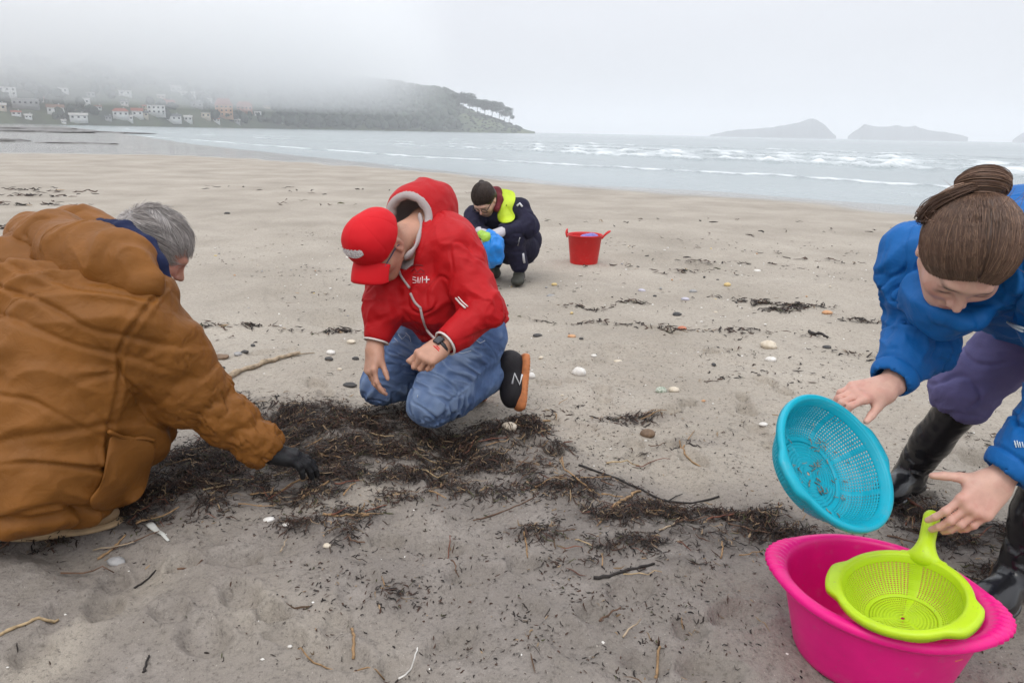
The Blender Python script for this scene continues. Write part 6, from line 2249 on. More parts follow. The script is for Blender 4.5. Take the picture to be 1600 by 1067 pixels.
pine_leaf = plain('pine_needles', (.028, .042, .026), .9, .4, .6)
pine_bark = plain('pine_bark', (.06, .045, .035), .9, .3, 2)
def pine(px, base_py, top_py, spread, label, lean=0.0, seed=0):
    rg_ = np.random.default_rng(100 + seed)
    best = min((abs(proj(on_hill(px, s))[1] - base_py), s) for s in np.linspace(.02, .62, 61))
    b = on_hill(px, best[1])
    d = math.hypot(b[0], b[1]); mpp = d / FPX
    h = max(6, (base_py - top_py) * mpp); w = spread * mpp
    root = tag(empty('pine_tree', b - [0, 0, .4]), label, 'tree', 'pines on the tip of the headland')
    ax = np.array([lean * h, 0, h * .9])
    tr = [b - [0, 0, .5], b + ax * .4 + [.02 * h, 0, 0], b + ax * .75, b + ax]
    parts = [tube(spline(tr, 7), np.linspace(.035, .012, 7) * h * .62, 7)]
    cl = []
    for k in range(7):
        t0 = rg_.uniform(.5, .92); a = rg_.uniform(0, 6.28)
        p0 = b + ax * t0
        p1 = p0 + np.array([math.cos(a) * w * .42, math.sin(a) * w * .42, h * rg_.uniform(.05, .16)])
        parts.append(tube([p0, (p0 + p1) / 2 + [0, 0, .03 * h], p1], [.009 * h, .007 * h, .003 * h], 5))
        cl.append(p1)
    cl += [b + ax + [0, 0, .03 * h], b + ax * .9]
    mesh_np('trunk', *join(parts), pine_bark, root)
    v, f, o_ = [], [], 0
    for c in cl:
        for k in range(110):
            q = rg_.normal(size=3); q /= np.linalg.norm(q); q *= rg_.random() ** .4
            p = c + q * np.array([w * .30, w * .30, h * .15])
            s = rg_.uniform(.25, .6) * w * .12
            for _ in range(1):
                a_, b_ = rg_.normal(size=3), rg_.normal(size=3)
                a_ /= np.linalg.norm(a_); b_ /= np.linalg.norm(b_)
                v += [p - s * a_, p + s * a_ * .6 - s * b_, p + s * b_ * .9]
                f.append((o_, o_ + 1, o_ + 2)); o_ += 3
    mesh_np('crown', np.array(v), np.array(f), pine_leaf, root, smooth=False)
for k, (px, bp, tp, sp, ln, lab) in enumerate([
    (724, 172, 151, 22, 0, 'dense pine right against the step at the end of the wood'),
    (733, 176, 158, 22, 0, 'first umbrella pine right of the step in the wood'),
    (745, 180, 161, 18, .04, 'umbrella pine second from the step, close to its neighbour'),
    (757, 183, 162, 20, 0, 'umbrella pine with open trunk in the middle of the thin row'),
    (768, 185, 164, 20, .06, 'broad umbrella pine right of the middle of the row'),
    (779, 189, 168, 18, .1, 'leaning umbrella pine near the seaward end of the row'),
    (787, 192, 173, 13, .15, 'slender bent pine next to the last one'),
    (794, 195, 180, 9, .2, 'small last pine closest to the sea')]):
    pine(px, bp, tp - 2, sp * 1.25, lab, ln, k)

# houses on the hillside
wall_m = {k: plain('render_' + k, c, .9, .08, .5) for k, c in dict(white=(.78, .78, .76), cream=(.62, .55, .44), pink=(.55, .30, .24), orange=(.58, .34, .20), grey=(.40, .40, .40)).items()}
roof_m = {k: plain('roof_' + k, c, .9, .15, .8) for k, c in dict(red=(.38, .11, .07), brown=(.22, .12, .08), slate=(.12, .12, .13), pale=(.6, .58, .55)).items()}
pane_m = plain('dark_pane', (.03, .035, .04), .2)
def bx(lo, hi):
    x0, y0, z0 = lo; x1, y1, z1 = hi
    return (np.array([(x0, y0, z0), (x1, y0, z0), (x1, y1, z0), (x0, y1, z0), (x0, y0, z1), (x1, y0, z1), (x1, y1, z1), (x0, y1, z1)], float),
            np.array([(0, 3, 2, 1), (4, 5, 6, 7), (0, 1, 5, 4), (1, 2, 6, 5), (2, 3, 7, 6), (3, 0, 4, 7)]))
def house(px, py, wpx, hpx, wall, roof, kind, label):
    b = hill_at(px, py)
    d = math.hypot(b[0], b[1]); mpp = d / FPX
    w, h = wpx * mpp * .84, hpx * mpp * .84
    dp = min(10, w * .8)
    yaw = math.atan2(b[0], b[1])
    c, s = math.cos(-yaw), math.sin(-yaw)
    W = lambda v: np.stack([b[0] + v[:, 0] * c - v[:, 1] * s, b[1] + v[:, 0] * s + v[:, 1] * c, b[2] + v[:, 2]], 1)
    root = tag(empty('house', b), label, 'house', 'houses on the misty hillside')
    hw = h * (.62 if kind != 'flat' else .95)
    v, f = bx((-w / 2, -dp / 2, -3), (w / 2, dp / 2, hw))
    mesh_np('wall', W(v), f, wall_m[wall], root, smooth=False)
    if kind == 'flat':
        v, f = bx((-w / 2 - .3, -dp / 2 - .3, hw + .003), (w / 2 + .3, dp / 2 + .3, hw + .35))
    else:
        e = .5
        ins = w * (.22 if kind == 'hip' else 0)
        z0, z1 = hw + .003, h
        v = np.array([(-w / 2 - e, -dp / 2 - e, z0), (w / 2 + e, -dp / 2 - e, z0), (w / 2 + e, dp / 2 + e, z0), (-w / 2 - e, dp / 2 + e, z0), (-w / 2 - e + ins, 0, z1), (w / 2 + e - ins, 0, z1)])
        f = [(0, 1, 5, 4), (2, 3, 4, 5), (0, 4, 3), (1, 2, 5), (0, 3, 2, 1)]
    rf = mesh_np('roof', W(v), f, roof_m[roof], root, smooth=False)
    if kind != 'flat':
        v, f = bx((w * .18, -.4, h - .6), (w * .18 + .9, .4, h + .8))
        mesh_np('chimney', W(v), f, wall_m['grey'], rf, smooth=False)
    fl = max(1, int(hw / 2.7))
    nw = max(2, int(w / 3.2))
    for q in range(fl):
        for k in range(nw):
            x = -w / 2 + w * (k + .5) / nw
            z = hw * (q + .5) / fl
            ww, hh = min(1.3, w / nw * .5), min(1.3, hw / fl * .5)
            v, f = bx((x - ww / 2, -dp / 2 - .06, z - hh / 2), (x + ww / 2, -dp / 2 + .1, z + hh / 2))
            mesh_np('window', W(v), f, pane_m, root, smooth=False)
for a in [
    (22, 150, 22, 12, 'white', 'pale', 'flat', 'long white flat house highest at the far left'),
    (47, 166, 34, 10, 'grey', 'pale', 'flat', 'very long grey building with pale roof at far left'),
    (6, 169, 16, 9, 'cream', 'pale', 'gable', 'cream house cut by the left edge of the view'),
    (92, 176, 22, 12, 'white', 'brown', 'gable', 'white house with brown roof above the low white one'),
    (48, 183, 9, 6, 'white', 'pale', 'gable', 'tiny white hut above the pale sand strip'),
    (126, 188, 24, 9, 'white', 'pale', 'gable', 'low wide white house lowest on the left slope'),
    (137, 165, 18, 9, 'white', 'pale', 'flat', 'white flat house up the slope over the low wide one'),
    (200, 163, 11, 7, 'white', 'slate', 'gable', 'small white house with slate roof above the red roofs'),
    (192, 181, 22, 12, 'white', 'red', 'hip', 'white house with red hipped roof, left of the red pair'),
    (218, 180, 16, 12, 'white', 'red', 'gable', 'white house with red gabled roof, right of the red pair'),
    (248, 179, 26, 13, 'white', 'pale', 'flat', 'large bright white flat house in mid slope'),
    (274, 188, 22, 10, 'white', 'slate', 'gable', 'white house low near the shore under the large bright one'),
    (204, 187, 11, 7, 'white', 'pale', 'gable', 'small white house directly under the red hipped roof'),
    (228, 184, 12, 8, 'cream', 'slate', 'gable', 'small cream house under the red gabled roof'),
    (282, 142, 16, 8, 'white', 'pale', 'gable', 'faint white house high up in the mist, left of two'),
    (300, 150, 22, 7, 'white', 'pale', 'flat', 'faint long white house high up in the mist, right of two'),
    (203, 149, 18, 7, 'white', 'pale', 'flat', 'faint white flat house high above the small slate one'),
    (106, 145, 18, 7, 'white', 'pale', 'flat', 'faint white house high on the left in the mist'),
    (268, 166, 20, 9, 'pink', 'red', 'hip', 'pink house with red hipped roof behind the large white one'),
    (353, 180, 27, 28, 'orange', 'red', 'hip', 'tall orange three storey house standing out on the slope'),
    (385, 175, 24, 15, 'pink', 'red', 'hip', 'pink house with red roof right of the tall orange one'),
    (444, 177, 15, 13, 'white', 'slate', 'gable', 'white two storey house at the edge of the wood'),
    (464, 190, 10, 7, 'white', 'slate', 'gable', 'small white house lowest by the edge of the wood'),
    (437, 188, 13, 6, 'grey', 'pale', 'flat', 'low grey flat house under the white two storey one'),
    (466, 172, 13, 8, 'grey', 'slate', 'hip', 'grey house half hidden against the dark wood'),
    (102, 193, 6, 5, 'white', 'pale', 'gable', 'tiny white boathouse right on the shore at left'),
    (296, 188, 12, 8, 'white', 'pale', 'gable', 'small white house right of the slate one near the shore'),
    (312, 168, 18, 8, 'grey', 'slate', 'gable', 'long grey house with slate roof left of the orange one'),
    (324, 182, 14, 7, 'cream', 'pale', 'flat', 'low cream flat house below and left of the orange one'),
    (70, 158, 10, 6, 'white', 'red', 'gable', 'tiny white house with red roof over the long grey building'),
    (118, 176, 9, 6, 'cream', 'red', 'gable', 'tiny cream red roofed house right of the brown roofed one'),
    (158, 172, 10, 6, 'white', 'brown', 'gable', 'tiny white house with brown roof right of the flat one'),
    (172, 186, 9, 6, 'grey', 'slate', 'gable', 'tiny grey house left under the red hipped roof'),
    (232, 168, 9, 5, 'cream', 'red', 'gable', 'tiny cream house with red roof over the red gabled one'),
    (258, 152, 12, 5, 'cream', 'pale', 'gable', 'faint cream house high in the mist under the white pair'),
    (330, 156, 12, 6, 'white', 'slate', 'gable', 'faint white house up the slope above the orange one'),
    (405, 180, 11, 6, 'white', 'pale', 'flat', 'small white flat house right of the pink red roofed one'),
    (420, 168, 10, 6, 'cream', 'slate', 'gable', 'tiny cream house left of the white two storey one'),
    (340, 192, 10, 5, 'white', 'red', 'gable', 'tiny white red roofed house on the shore below the orange one'),
    (372, 190, 9, 5, 'grey', 'pale', 'gable', 'tiny grey house on the shore below the pink one'),
    (484, 178, 9, 6, 'white', 'pale', 'gable', 'tiny white house farthest right among the trees'),
    (150, 150, 11, 5, 'grey', 'pale', 'flat', 'faint grey house high in the mist left of centre'),
    (30, 178, 12, 6, 'white', 'red', 'gable', 'small white red roofed house left of the tiny hut')]:
    house(*a)
# ---------------------------------------------------------------- seaweed, driftwood, stones
rg = np.random.default_rng(33)
def strands(xy, length, width, wave, lift, cols, segs=4):
    """thin bent strips lying on the sand, all in one mesh"""
    n = len(xy)
    a = rg.uniform(0, 2 * math.pi, n)
    bend = rg.normal(0, wave, n) * rg.choice([.25, .7, 1.3], n)
    L = length
    pts = np.zeros((n, segs + 1, 3))
    p = xy.copy(); ang = a.copy()
    zt = np.abs(rg.normal(0, 1, n)) * lift
    for k in range(segs + 1):
        pts[:, k, 0], pts[:, k, 1] = p[:, 0], p[:, 1]
        pts[:, k, 2] = zt + rg.normal(0, .35, n) * lift
        p = p + (L / segs)[:, None] * np.stack([np.cos(ang), np.sin(ang)], 1)
        ang = ang + bend / segs + rg.normal(0, wave * .5, n)
    gz = ground_z(pts[:, :, 0].ravel(), pts[:, :, 1].ravel()).reshape(n, segs + 1)
    pts[:, :, 2] = np.maximum(pts[:, :, 2], .0) + gz + .0015
    d = np.gradient(pts, axis=1)
    d /= np.linalg.norm(d, axis=2, keepdims=True) + 1e-9
    side = np.cross(d, np.array([0, 0, 1.]))
    side /= np.linalg.norm(side, axis=2, keepdims=True) + 1e-9
    tw = rg.uniform(-1, 1, (n, 1, 1))
    side = side * np.sqrt(1 - .7 * tw ** 2) + np.array([0, 0, 1.]) * tw * .8
    prof = np.sin(np.linspace(.5, math.pi - .3, segs + 1))[None, :, None]
    w = width[:, None, None] * prof
    up = np.array([0, 0, 1.]) * width[:, None, None] * .55 * prof
    A, B, C = pts - side * w, pts + up, pts + side * w
    V = np.stack([A, B, C], 2).reshape(-1, 3)
    i = np.arange(n * (segs + 1) * 3).reshape(n, segs + 1, 3)
    F = np.concatenate([np.stack([i[:, :-1, q], i[:, :-1, q + 1], i[:, 1:, q + 1], i[:, 1:, q]], -1).reshape(-1, 4) for q in (0, 1)])
    T = np.repeat(cols, (segs + 1) * 3, axis=0)
    return V, F, T
def weed_cols(n, straw=.06):
    r = rg.random(n)
    c = np.array([[.019, .014, .012]]) * rg.uniform(.5, 1.8, (n, 1))
    red = r < .36
    c[red] = np.array([[.046, .024, .016]]) * rg.uniform(.6, 1.5, (red.sum(), 1))
    st = r > 1 - straw
    c[st] = np.array([[.24, .165, .095]]) * rg.uniform(.5, 1.3, (st.sum(), 1))
    gr = (r > .4) & (r < .44)
    c[gr] = np.array([[.05, .05, .02]]) * rg.uniform(.6, 1.3, (gr.sum(), 1))
    return c
def sample(n_try, lo, hi, fn):
    xy = np.stack([rg.uniform(lo[0], hi[0], n_try), rg.uniform(lo[1], hi[1], n_try)], 1)
    return xy[rg.random(n_try) < fn(xy[:, 0], xy[:, 1])]
packs = []
clump = lambda x, y: sstep(-.25, .35, fbm(P3(x * 7, y * 9, 12.), 3))
dens = lambda x, y: np.clip(wrack(x, y) ** 1.3 * (.16 + 1.1 * clump(x, y)), 0, 1)
xy = sample(380000, (-2.4, 1.15), (2.1, 3.7), dens)
n = len(xy)
lw = .28 + .72 * sstep(.1, .6, wrack(xy[:, 0], xy[:, 1]))
packs.append(strands(xy, rg.uniform(.012, .062, n) * lw, rg.uniform(.0007, .0027, n), 1.1, .0115 * lw ** 2.5, weed_cols(n, .07)))
# broken stems and twig ends, straight and stiff, matted into the weed
xt = sample(17000, (-2.4, 1.15), (2.1, 3.7), lambda x, y: np.clip(wrack(x, y) ** 1.4 * (.2 + .8 * clump(x, y)), 0, 1))
n = len(xt)
tcol = np.array([[.20, .125, .065], [.10, .058, .032], [.055, .03, .02], [.30, .21, .12], [.03, .022, .018], [.13, .05, .03]])[rg.integers(0, 6, n)] * rg.uniform(.6, 1.2, (n, 1))
packs.append(strands(xt, rg.uniform(.015, .07, n), rg.uniform(.0012, .0032, n), .18, .012, tcol, 3))
# tangles: fine hair-like weed heaped in dark knots
kn = sample(11000, (-2.4, 1.15), (2.1, 3.7), lambda x, y: np.clip(wrack(x, y) - .45, 0, 1) * clump(x, y))
xy = (kn[:, None, :] + rg.normal(0, .020, (len(kn), 9, 2))).reshape(-1, 2)
n = len(xy)
packs.append(strands(xy, rg.uniform(.02, .06, n), rg.uniform(.0005, .0013, n), 1.9, .016, weed_cols(n, .02) * .7))
# bits strewn over the near sand and the open beach
near = lambda x, y: np.clip(.30 * sstep(0.0, .5, fbm(P3(x * 3.2, y * 4, 30.), 3)) * sstep(4.2, 2.4, np.hypot(x, y)) + .05, 0, 1) * sstep(-.9, -.3, x)
xy = sample(52000, (-2.2, .95), (2.3, 4.0), near)
n = len(xy)
packs.append(strands(xy, rg.uniform(.003, .014, n), rg.uniform(.0010, .0028, n), .8, .002, weed_cols(n, .07), 3))
xy = sample(9000, (-2.2, .9), (2.3, 4.0), lambda x, y: .10 + 0 * x)
n = len(xy)
packs.append(strands(xy, rg.uniform(.004, .02, n), rg.uniform(.0008, .002, n), 1.0, .002, weed_cols(n, .12), 3))
mid_d = lambda x, y: np.clip(.5 * sstep(.0, .6, fbm(P3(x * 1.1, y * 1.6, 41.), 4)) + .05, 0, 1)
xy = sample(11000, (-5, 3.2), (5.5, 8.5), mid_d)
n = len(xy)
packs.append(strands(xy, rg.uniform(.01, .045, n), rg.uniform(.0015, .0055, n), .8, .004, weed_cols(n, .05), 3))
# drift lines further up the beach
LINES = [(985, 472, .16, .03, 90), (1165, 468, .16, .03, 60), (1190, 473, .32, .025, 240), (1228, 484, .22, .05, 260), (1255, 480, .2, .03, 80), (1362, 502, .22, .035, 200), (935, 476, .10, .03, 50), (895, 478, .12, .02, 40), (320, 511, .16, .03, 150), (400, 508, .1, .02, 60),
         (520, 517, .38, .025, 220), (545, 520, .2, .03, 120), (885, 505, .25, .03, 80), (985, 510, .4, .03, 120), (1080, 518, .5, .03, 110), (1200, 520, .4, .04, 90), (1060, 425, .9, .05, 120), (1150, 412, .9, .05, 90), (1320, 412, .8, .05, 90),
         (15, 297, 1.5, .12, 260), (22, 306, 1.2, .12, 200), (30, 321, 1.0, .08, 220), (5, 357, .5, .06, 90), (1000, 655, .12, .03, 60), (960, 648, .2, .02, 70), (1100, 690, .3, .02, 70), (1230, 660, .3, .03, 60), (1160, 590, .3, .04, 50),
         (870, 640, .15, .03, 60), (395, 628, .2, .03, 100), (365, 620, .12, .03, 70), (1400, 560, .5, .06, 80), (1500, 690, .3, .06, 90), (1500, 740, .25, .05, 80), (620, 300, 2.5, .3, 70), (440, 300, 2.2, .3, 60), (500, 320, 2.0, .2, 60), (760, 350, 2, .12, 40), (1000, 345, 2.2, .15, 90), (1250, 365, 2, .15, 80)]
for px, py, a, b, k in LINES:
    c = G(px, py)
    r_ = math.hypot(c[0], c[1])
    k = max(12, int(k * (.3 if py < 400 else .62)))
    t = rg.normal(0, .5, k)
    yy = c[1] + 1.6 * b * rg.normal(0, .5, k) + .2 * a * t * rg.normal() + a * .25 * perlin(P3(t * 2.2 + px, 0 * t, py))
    xy = np.stack([c[0] + a * t, yy], 1)
    keep_ = rg.random(k) < .25 + 1.1 * sstep(-.2, .4, perlin(P3(xy[:, 0] * 5, xy[:, 1] * 5, 3.)))
    xy = xy[keep_]; k = len(xy)
    packs.append(strands(xy, rg.uniform(.012, .03, k) * (r_ * .45 + .3), rg.uniform(.001, .0022, k) * (r_ * .55 + .3), 1.0, .003 * r_ * .6, weed_cols(k, .03), 3))
o = 0; VV, FF, TT = [], [], []
for v, f, t in packs:
    VV.append(v); FF.append(f + o); TT.append(t); o += len(v)
wm = attr_mat('dried_seaweed', .75, Specular_IOR_Level=.3)
tag(mesh_np('seaweed', np.concatenate(VV), np.concatenate(FF), wm.m, attrs={'tint': np.concatenate(TT)}), 'dark tangled seaweed wrack strewn over the sand', kind='stuff')

# sand crumbs: small lumps that roughen the trodden sand in front
xy = sample(26000, (-2.2, .85), (2.3, 3.4), lambda x, y: np.clip(.55 * sstep(-.3, .6, fbm(P3(x * 2.3, y * 2.9, 77.), 3)), 0, 1) * sstep(3.4, 2.0, np.hypot(x, y)))
n = len(xy)
r_ = rg.uniform(.0012, .0042, n) * np.where(rg.random(n) < .08, 1.8, 1)
oc = np.array([(1, 0, 0), (0, 1, 0), (-1, 0, 0), (0, -1, 0), (0, 0, .8)], float)
gz = ground_z(xy[:, 0], xy[:, 1])
v = (oc[None] * r_[:, None, None] * rg.uniform(.6, 1.3, (n, 5, 1)) + np.stack([xy[:, 0], xy[:, 1], gz - .0003], 1)[:, None]).reshape(-1, 3)
f = (np.array([(0, 1, 4), (1, 2, 4), (2, 3, 4), (3, 0, 4)])[None] + 5 * np.arange(n)[:, None, None]).reshape(-1, 3)
tag(mesh_np('sand_crumbs', v, f, mat_sand, smooth=True, attrs={'wet': np.zeros(len(v)), 'damp': np.repeat(rg.uniform(.55, 1, n), 5)}), 'crumbs of damp sand', kind='stuff')

# ---- single sticks and stalks
WOOD = {}
def wood(col):
    if col not in WOOD:
        c = dict(pale=(.36, .28, .19), tan=(.30, .185, .09), brown=(.12, .065, .038), dark=(.022, .017, .015), red=(.17, .06, .035), white=(.62, .60, .56), straw=(.40, .29, .16))[col]
        m_ = MT('wood_' + col, c, .8)
        p = m_.geo()
        n_ = m_.noise(60, 5, p)
        m_.col(m_.ramp(n_, [(.3, tuple(x * .55 for x in c)), (.55, c), (.75, tuple(min(1, x * 1.25) for x in c))]))
        m_.bump(m_.noise(180, 4, p), .4, .002)
        WOOD[col] = m_.m
    return WOOD[col]
def stick(pix, r, col, label, name='stick', cat='stick', group=None, side=None, lift=0.0, ends=(.8, .55), rough=.25):
    pts = [G(x, y) for x, y in pix]
    pts = spline(pts, max(7, 4 * len(pts)))
    n_ = len(pts)
    pts[:, 2] = ground_z(pts[:, 0], pts[:, 1]) + r * .7 + lift * np.sin(np.linspace(0, math.pi, n_))
    pts += rg.normal(0, r * .25, pts.shape) * [1, 1, .5]
    rad = r * np.linspace(ends[0], ends[1], n_) * (1 + rough * rg.normal(0, .5, n_).clip(-1, 1))
    parts = [tube(pts, rad, 7)]
    for (k, q, rr_) in side or []:
        e = G(*q); e[2] = ground_z(e[:1], e[1:2])[0] + rr_
        parts.append(tube([pts[k], (pts[k] + e) / 2 + [0, 0, .004], e], [rr_, rr_ * .8, rr_ * .4], 6))
    v, f = join(parts)
    o_ = mesh_np(name, v, f, wood(col))
    return tag(o_, label, cat, group)
stick([(350, 598), (395, 580), (435, 568), (468, 560)], .018, 'pale', 'thick pale driftwood branch lying behind the ochre sleeve', 'driftwood', 'driftwood', side=[(6, (415, 568), .006), (10, (492, 556), .005)])
stick([(878, 718), (882, 742), (898, 762), (925, 776)], .0045, 'tan', 'curved tan stalk bent like a hook right of the main wrack', lift=.02)
stick([(958, 798), (980, 782), (1001, 766)], .0085, 'tan', 'short thick tan stick lying slanted at the wrack centre')
stick([(905, 728), (960, 748), (1010, 765), (1060, 770), (1125, 772)], .0055, 'dark', 'long thin black branch with a side twig on the sand', 'branch', 'branch', side=[(13, (1068, 757), .0025)])
stick([(928, 912), (965, 910), (1000, 903), (1022, 899)], .006, 'dark', 'dark flat stick lying alone on the near sand')
stick([(592, 694), (640, 698), (692, 708)], .004, 'straw', 'long pale stalk lying across the wrack below the blue jeans')
stick([(428, 778), (460, 762), (502, 746)], .0045, 'tan', 'thin tan stalk just below the black glove, upper of two')
stick([(472, 786), (492, 772), (514, 756)], .0065, 'tan', 'thicker tan stick just below the black glove, lower of two')
stick([(505, 814), (540, 813), (578, 811)], .006, 'tan', 'level tan stick on the tuft of weed below the glove', side=[(5, (600, 806), .003)])
stick([(0, 1000), (40, 982), (90, 962)], .006, 'straw', 'straw coloured reed at the lower left corner', 'reed', 'reed')
stick([(1396, 778), (1425, 790), (1456, 808)], .010, 'red', 'reddish brown branch between the colander and the boot')
stick([(1480, 842), (1505, 836), (1532, 829)], .011, 'pale', 'pale knotty driftwood piece behind the lime handle', 'driftwood', 'driftwood')
stick([(1024, 1062), (1028, 1040), (1030, 1014)], .005, 'tan', 'upright looking tan stalk at the bottom centre edge')
stick([(552, 1018), (553, 998), (548, 978)], .005, 'tan', 'short tan stalk standing out on the lower centre sand')
stick([(440, 1008), (490, 1020), (540, 1040), (600, 1050)], .003, 'tan', 'long thin curved stalk on the lower sand')
stick([(622, 1048), (640, 1036), (650, 1022), (652, 1014)], .003, 'white', 'curled whitish stalk near the bottom centre', rough=.1)
stick([(222, 1036), (226, 1026), (232, 1016)], .004, 'dark', 'small black sliver of weed at the lower left')
stick([(278, 894), (300, 886), (318, 878)], .004, 'brown', 'brown twig on the bare sand right of the footprint')
stick([(208, 902), (224, 892), (242, 880)], .004, 'dark', 'dark twig on the bare sand left of the brown one')
stick([(818, 838), (822, 855), (824, 872)], .0038, 'tan', 'short tan stalk above the near sand centre')
stick([(1264, 514), (1278, 521), (1293, 527)], .014, 'dark', 'black stick lying alone on the open sand left of the blue sleeve')
stick([(860, 652), (835, 654), (812, 656)], .005, 'tan', 'tan stalk lying right of the near knee')
stick([(1062, 690), (1072, 706), (1098, 722)], .005, 'tan', 'tan bent stalk on pale sand above the long black branch', side=[(3, (1085, 672), .003)])
stick([(740, 810), (800, 796), (838, 780)], .003, 'brown', 'thin brown stalk slanting through the centre wrack')
stick([(150, 862), (178, 848), (196, 838)], .005, 'tan', 'tan twig beside the tan boot sole')
stick([(1030, 838), (1052, 826), (1078, 818)], .004, 'pale', 'pale stalk poking from the dark clump left of the tub')
stick([(1125, 880), (1128, 868), (1126, 856)], .004, 'tan', 'small upright tan stalk left of the magenta tub rim')
st_root = None
# white plastic strip
a, b = G(234, 826), G(264, 850)
pts = spline([a, (a + b) / 2, b], 8); pts[:, 2] = ground_z(pts[:, 0], pts[:, 1]) + .006
v, f = tube(pts, [.011, .012, .010, .008, .007, .006, .005, .004], 8, True, (0, 0, 1), .25)
tag(mesh_np('plastic_strip', v, f, plain('dull_white_plastic', (.50, .50, .46), .5, .1, 40)), 'dull white plastic strip lying on sand right of the boot', 'plastic litter')
LM = [('the black glove', 460, 722, 1), ('the near jeans knee', 668, 655, 1), ('the far jeans knee', 585, 628, 1), ('the trainer', 805, 630, 1), ('the cream stone in the weed', 796, 671, 1), ('the long black branch', 1010, 765, 1),
      ('the thick tan stick', 980, 782, 1), ('the brown stone', 1012, 669, 1), ('the turquoise colander', 1290, 800, 1), ('the magenta tub', 1215, 850, 1), ('the dark flat stick', 975, 908, 1), ('the level tan stick', 540, 813, 1),
      ('the ochre pocket', 200, 740, 1), ('the tan boot', 150, 820, 1), ('the far black boot', 1405, 735, 1), ('the long pale stalk', 640, 698, 1), ('the hooked tan stalk', 895, 750, 1), ('the white plastic strip', 248, 838, 1),
      ('the red bucket', 912, 411, 2), ('the dark boots of the far person', 800, 424, 2), ('the round white stone', 905, 574, 2), ('the blocky cream stone', 1201, 536, 2), ('the banded green stone', 1033, 604, 2),
      ('the lone black stick', 1278, 521, 2), ('the bright ochre pebble', 1136, 447, 2), ('the red shard', 1066, 512, 2), ('the black round pebble', 1058, 487, 2), ('the lilac pebble', 1071, 464, 2), ('the orange pebble', 893, 528, 2),
      ('the blue sleeve', 1400, 590, 2), ('the blue sleeve elbow', 1395, 480, 2), ('the red sleeve', 578, 500, 2), ('the red elbow', 788, 490, 2), ('the pale driftwood branch', 420, 572, 2), ('the ochre sleeve', 320, 570, 2), ('the grey hair', 300, 400, 2),
      ('the red cap', 535, 390, 2), ('the white pebble far up', 1183, 422, 2), ('the trainer', 815, 600, 2), ('the tan orange pebble', 1292, 489, 2)]
USED = set()
def say(what, p, kind, tail=''):
    x, y = proj([p[0], p[1], 0])
    c_ = sorted((math.hypot(x - a, (y - b) * 1.6), n_, a, b) for n_, a, b, q in LM if q == kind)
    for d_, n_, a, b in c_[:7]:
        dx, dy = x - a, y - b
        dirs = ['left of' if dx < 0 else 'right of', 'below' if dy > 0 else 'above']
        if abs(dy) * 1.6 > abs(dx): dirs.reverse()
        for q in (dirs[0], dirs[0] + ' and ' + dirs[1].replace(' of', ' of') if False else None, dirs[1]):
            if q is None: continue
            near_ = 'close ' if d_ < 45 else ('' if d_ < 140 else 'well ')
            s_ = f'{what} {near_}{q} {n_}{tail}'
            if s_ not in USED:
                USED.add(s_); return s_
    return f'{what} {near_}{q} {n_}{tail}'
xy = sample(1400, (-1.9, 1.3), (1.9, 3.4), lambda x, y: np.clip(wrack(x, y) * .35 + .02, 0, 1))[:130]
cols = ['tan', 'brown', 'straw', 'tan', 'brown', 'red', 'pale']
glab = {'tan': 'short tan stalk lying in the dark seaweed wrack', 'brown': 'short brown stalk lying in the dark seaweed wrack', 'straw': 'short straw coloured stalk lying in the dark seaweed wrack',
        'red': 'short reddish stalk lying in the dark seaweed wrack', 'pale': 'short pale stalk lying in the dark seaweed wrack'}
for k, p in enumerate(xy):
    c = cols[k % 7]
    a = rg.normal(.25, .7); L = rg.uniform(.025, .075)
    pts = np.array([[p[0] + t * L * math.cos(a), p[1] + t * L * math.sin(a), 0] for t in np.linspace(-1, 1, 6)])
    pts[:, :2] += rg.normal(0, .0022, (6, 2))
    r0 = rg.uniform(.0015, .0034)
    pts[:, 2] = ground_z(pts[:, 0], pts[:, 1]) + r0 + .008 + rg.uniform(0, .012) * np.linspace(-.3, 1, 6)
    v, f = tube(pts, r0 * np.linspace(1, .6, 6), 6)
    ln_ = 'long' if L > .055 else ('short' if L < .04 else 'medium')
    nm = dict(straw='straw coloured', red='reddish').get(c, c)
    tag(mesh_np('stalk', v, f, wood(c)), say(f'{ln_} {nm} stalk', p, 1), 'stalk', 'loose stalks scattered through the wrack')

# ---- stones and shells
STONE = {}
def stone_mat(name, c1_, c2_, sc=40, rough=.7):
    if name not in STONE:
        m_ = MT('stone_' + name, c1_, rough)
        p = m_.coord()
        m_.col(m_.ramp(m_.noise(sc, 5, p), [(.35, c1_), (.65, c2_)]))
        m_.bump(m_.noise(120, 4, p), .4, .002)
        STONE[name] = m_.m
    return STONE[name]
SM = {'white': stone_mat('white', (.58, .55, .50), (.72, .70, .66)), 'cream': stone_mat('cream', (.52, .44, .33), (.64, .57, .46)), 'grey': stone_mat('grey', (.24, .24, .24), (.34, .33, .32)),
      'dark': stone_mat('dark', (.03, .03, .032), (.06, .055, .05)), 'brown': stone_mat('brown', (.12, .075, .045), (.20, .13, .08)), 'ochre': stone_mat('ochre', (.50, .36, .14), (.62, .48, .24)),
      'orange': stone_mat('orange', (.45, .22, .10), (.55, .33, .18)), 'lilac': stone_mat('lilac', (.38, .36, .42), (.50, .48, .54)), 'green': stone_mat('green', (.16, .22, .15), (.55, .56, .48), 90),
      'red': stone_mat('red', (.40, .12, .06), (.50, .20, .12))}
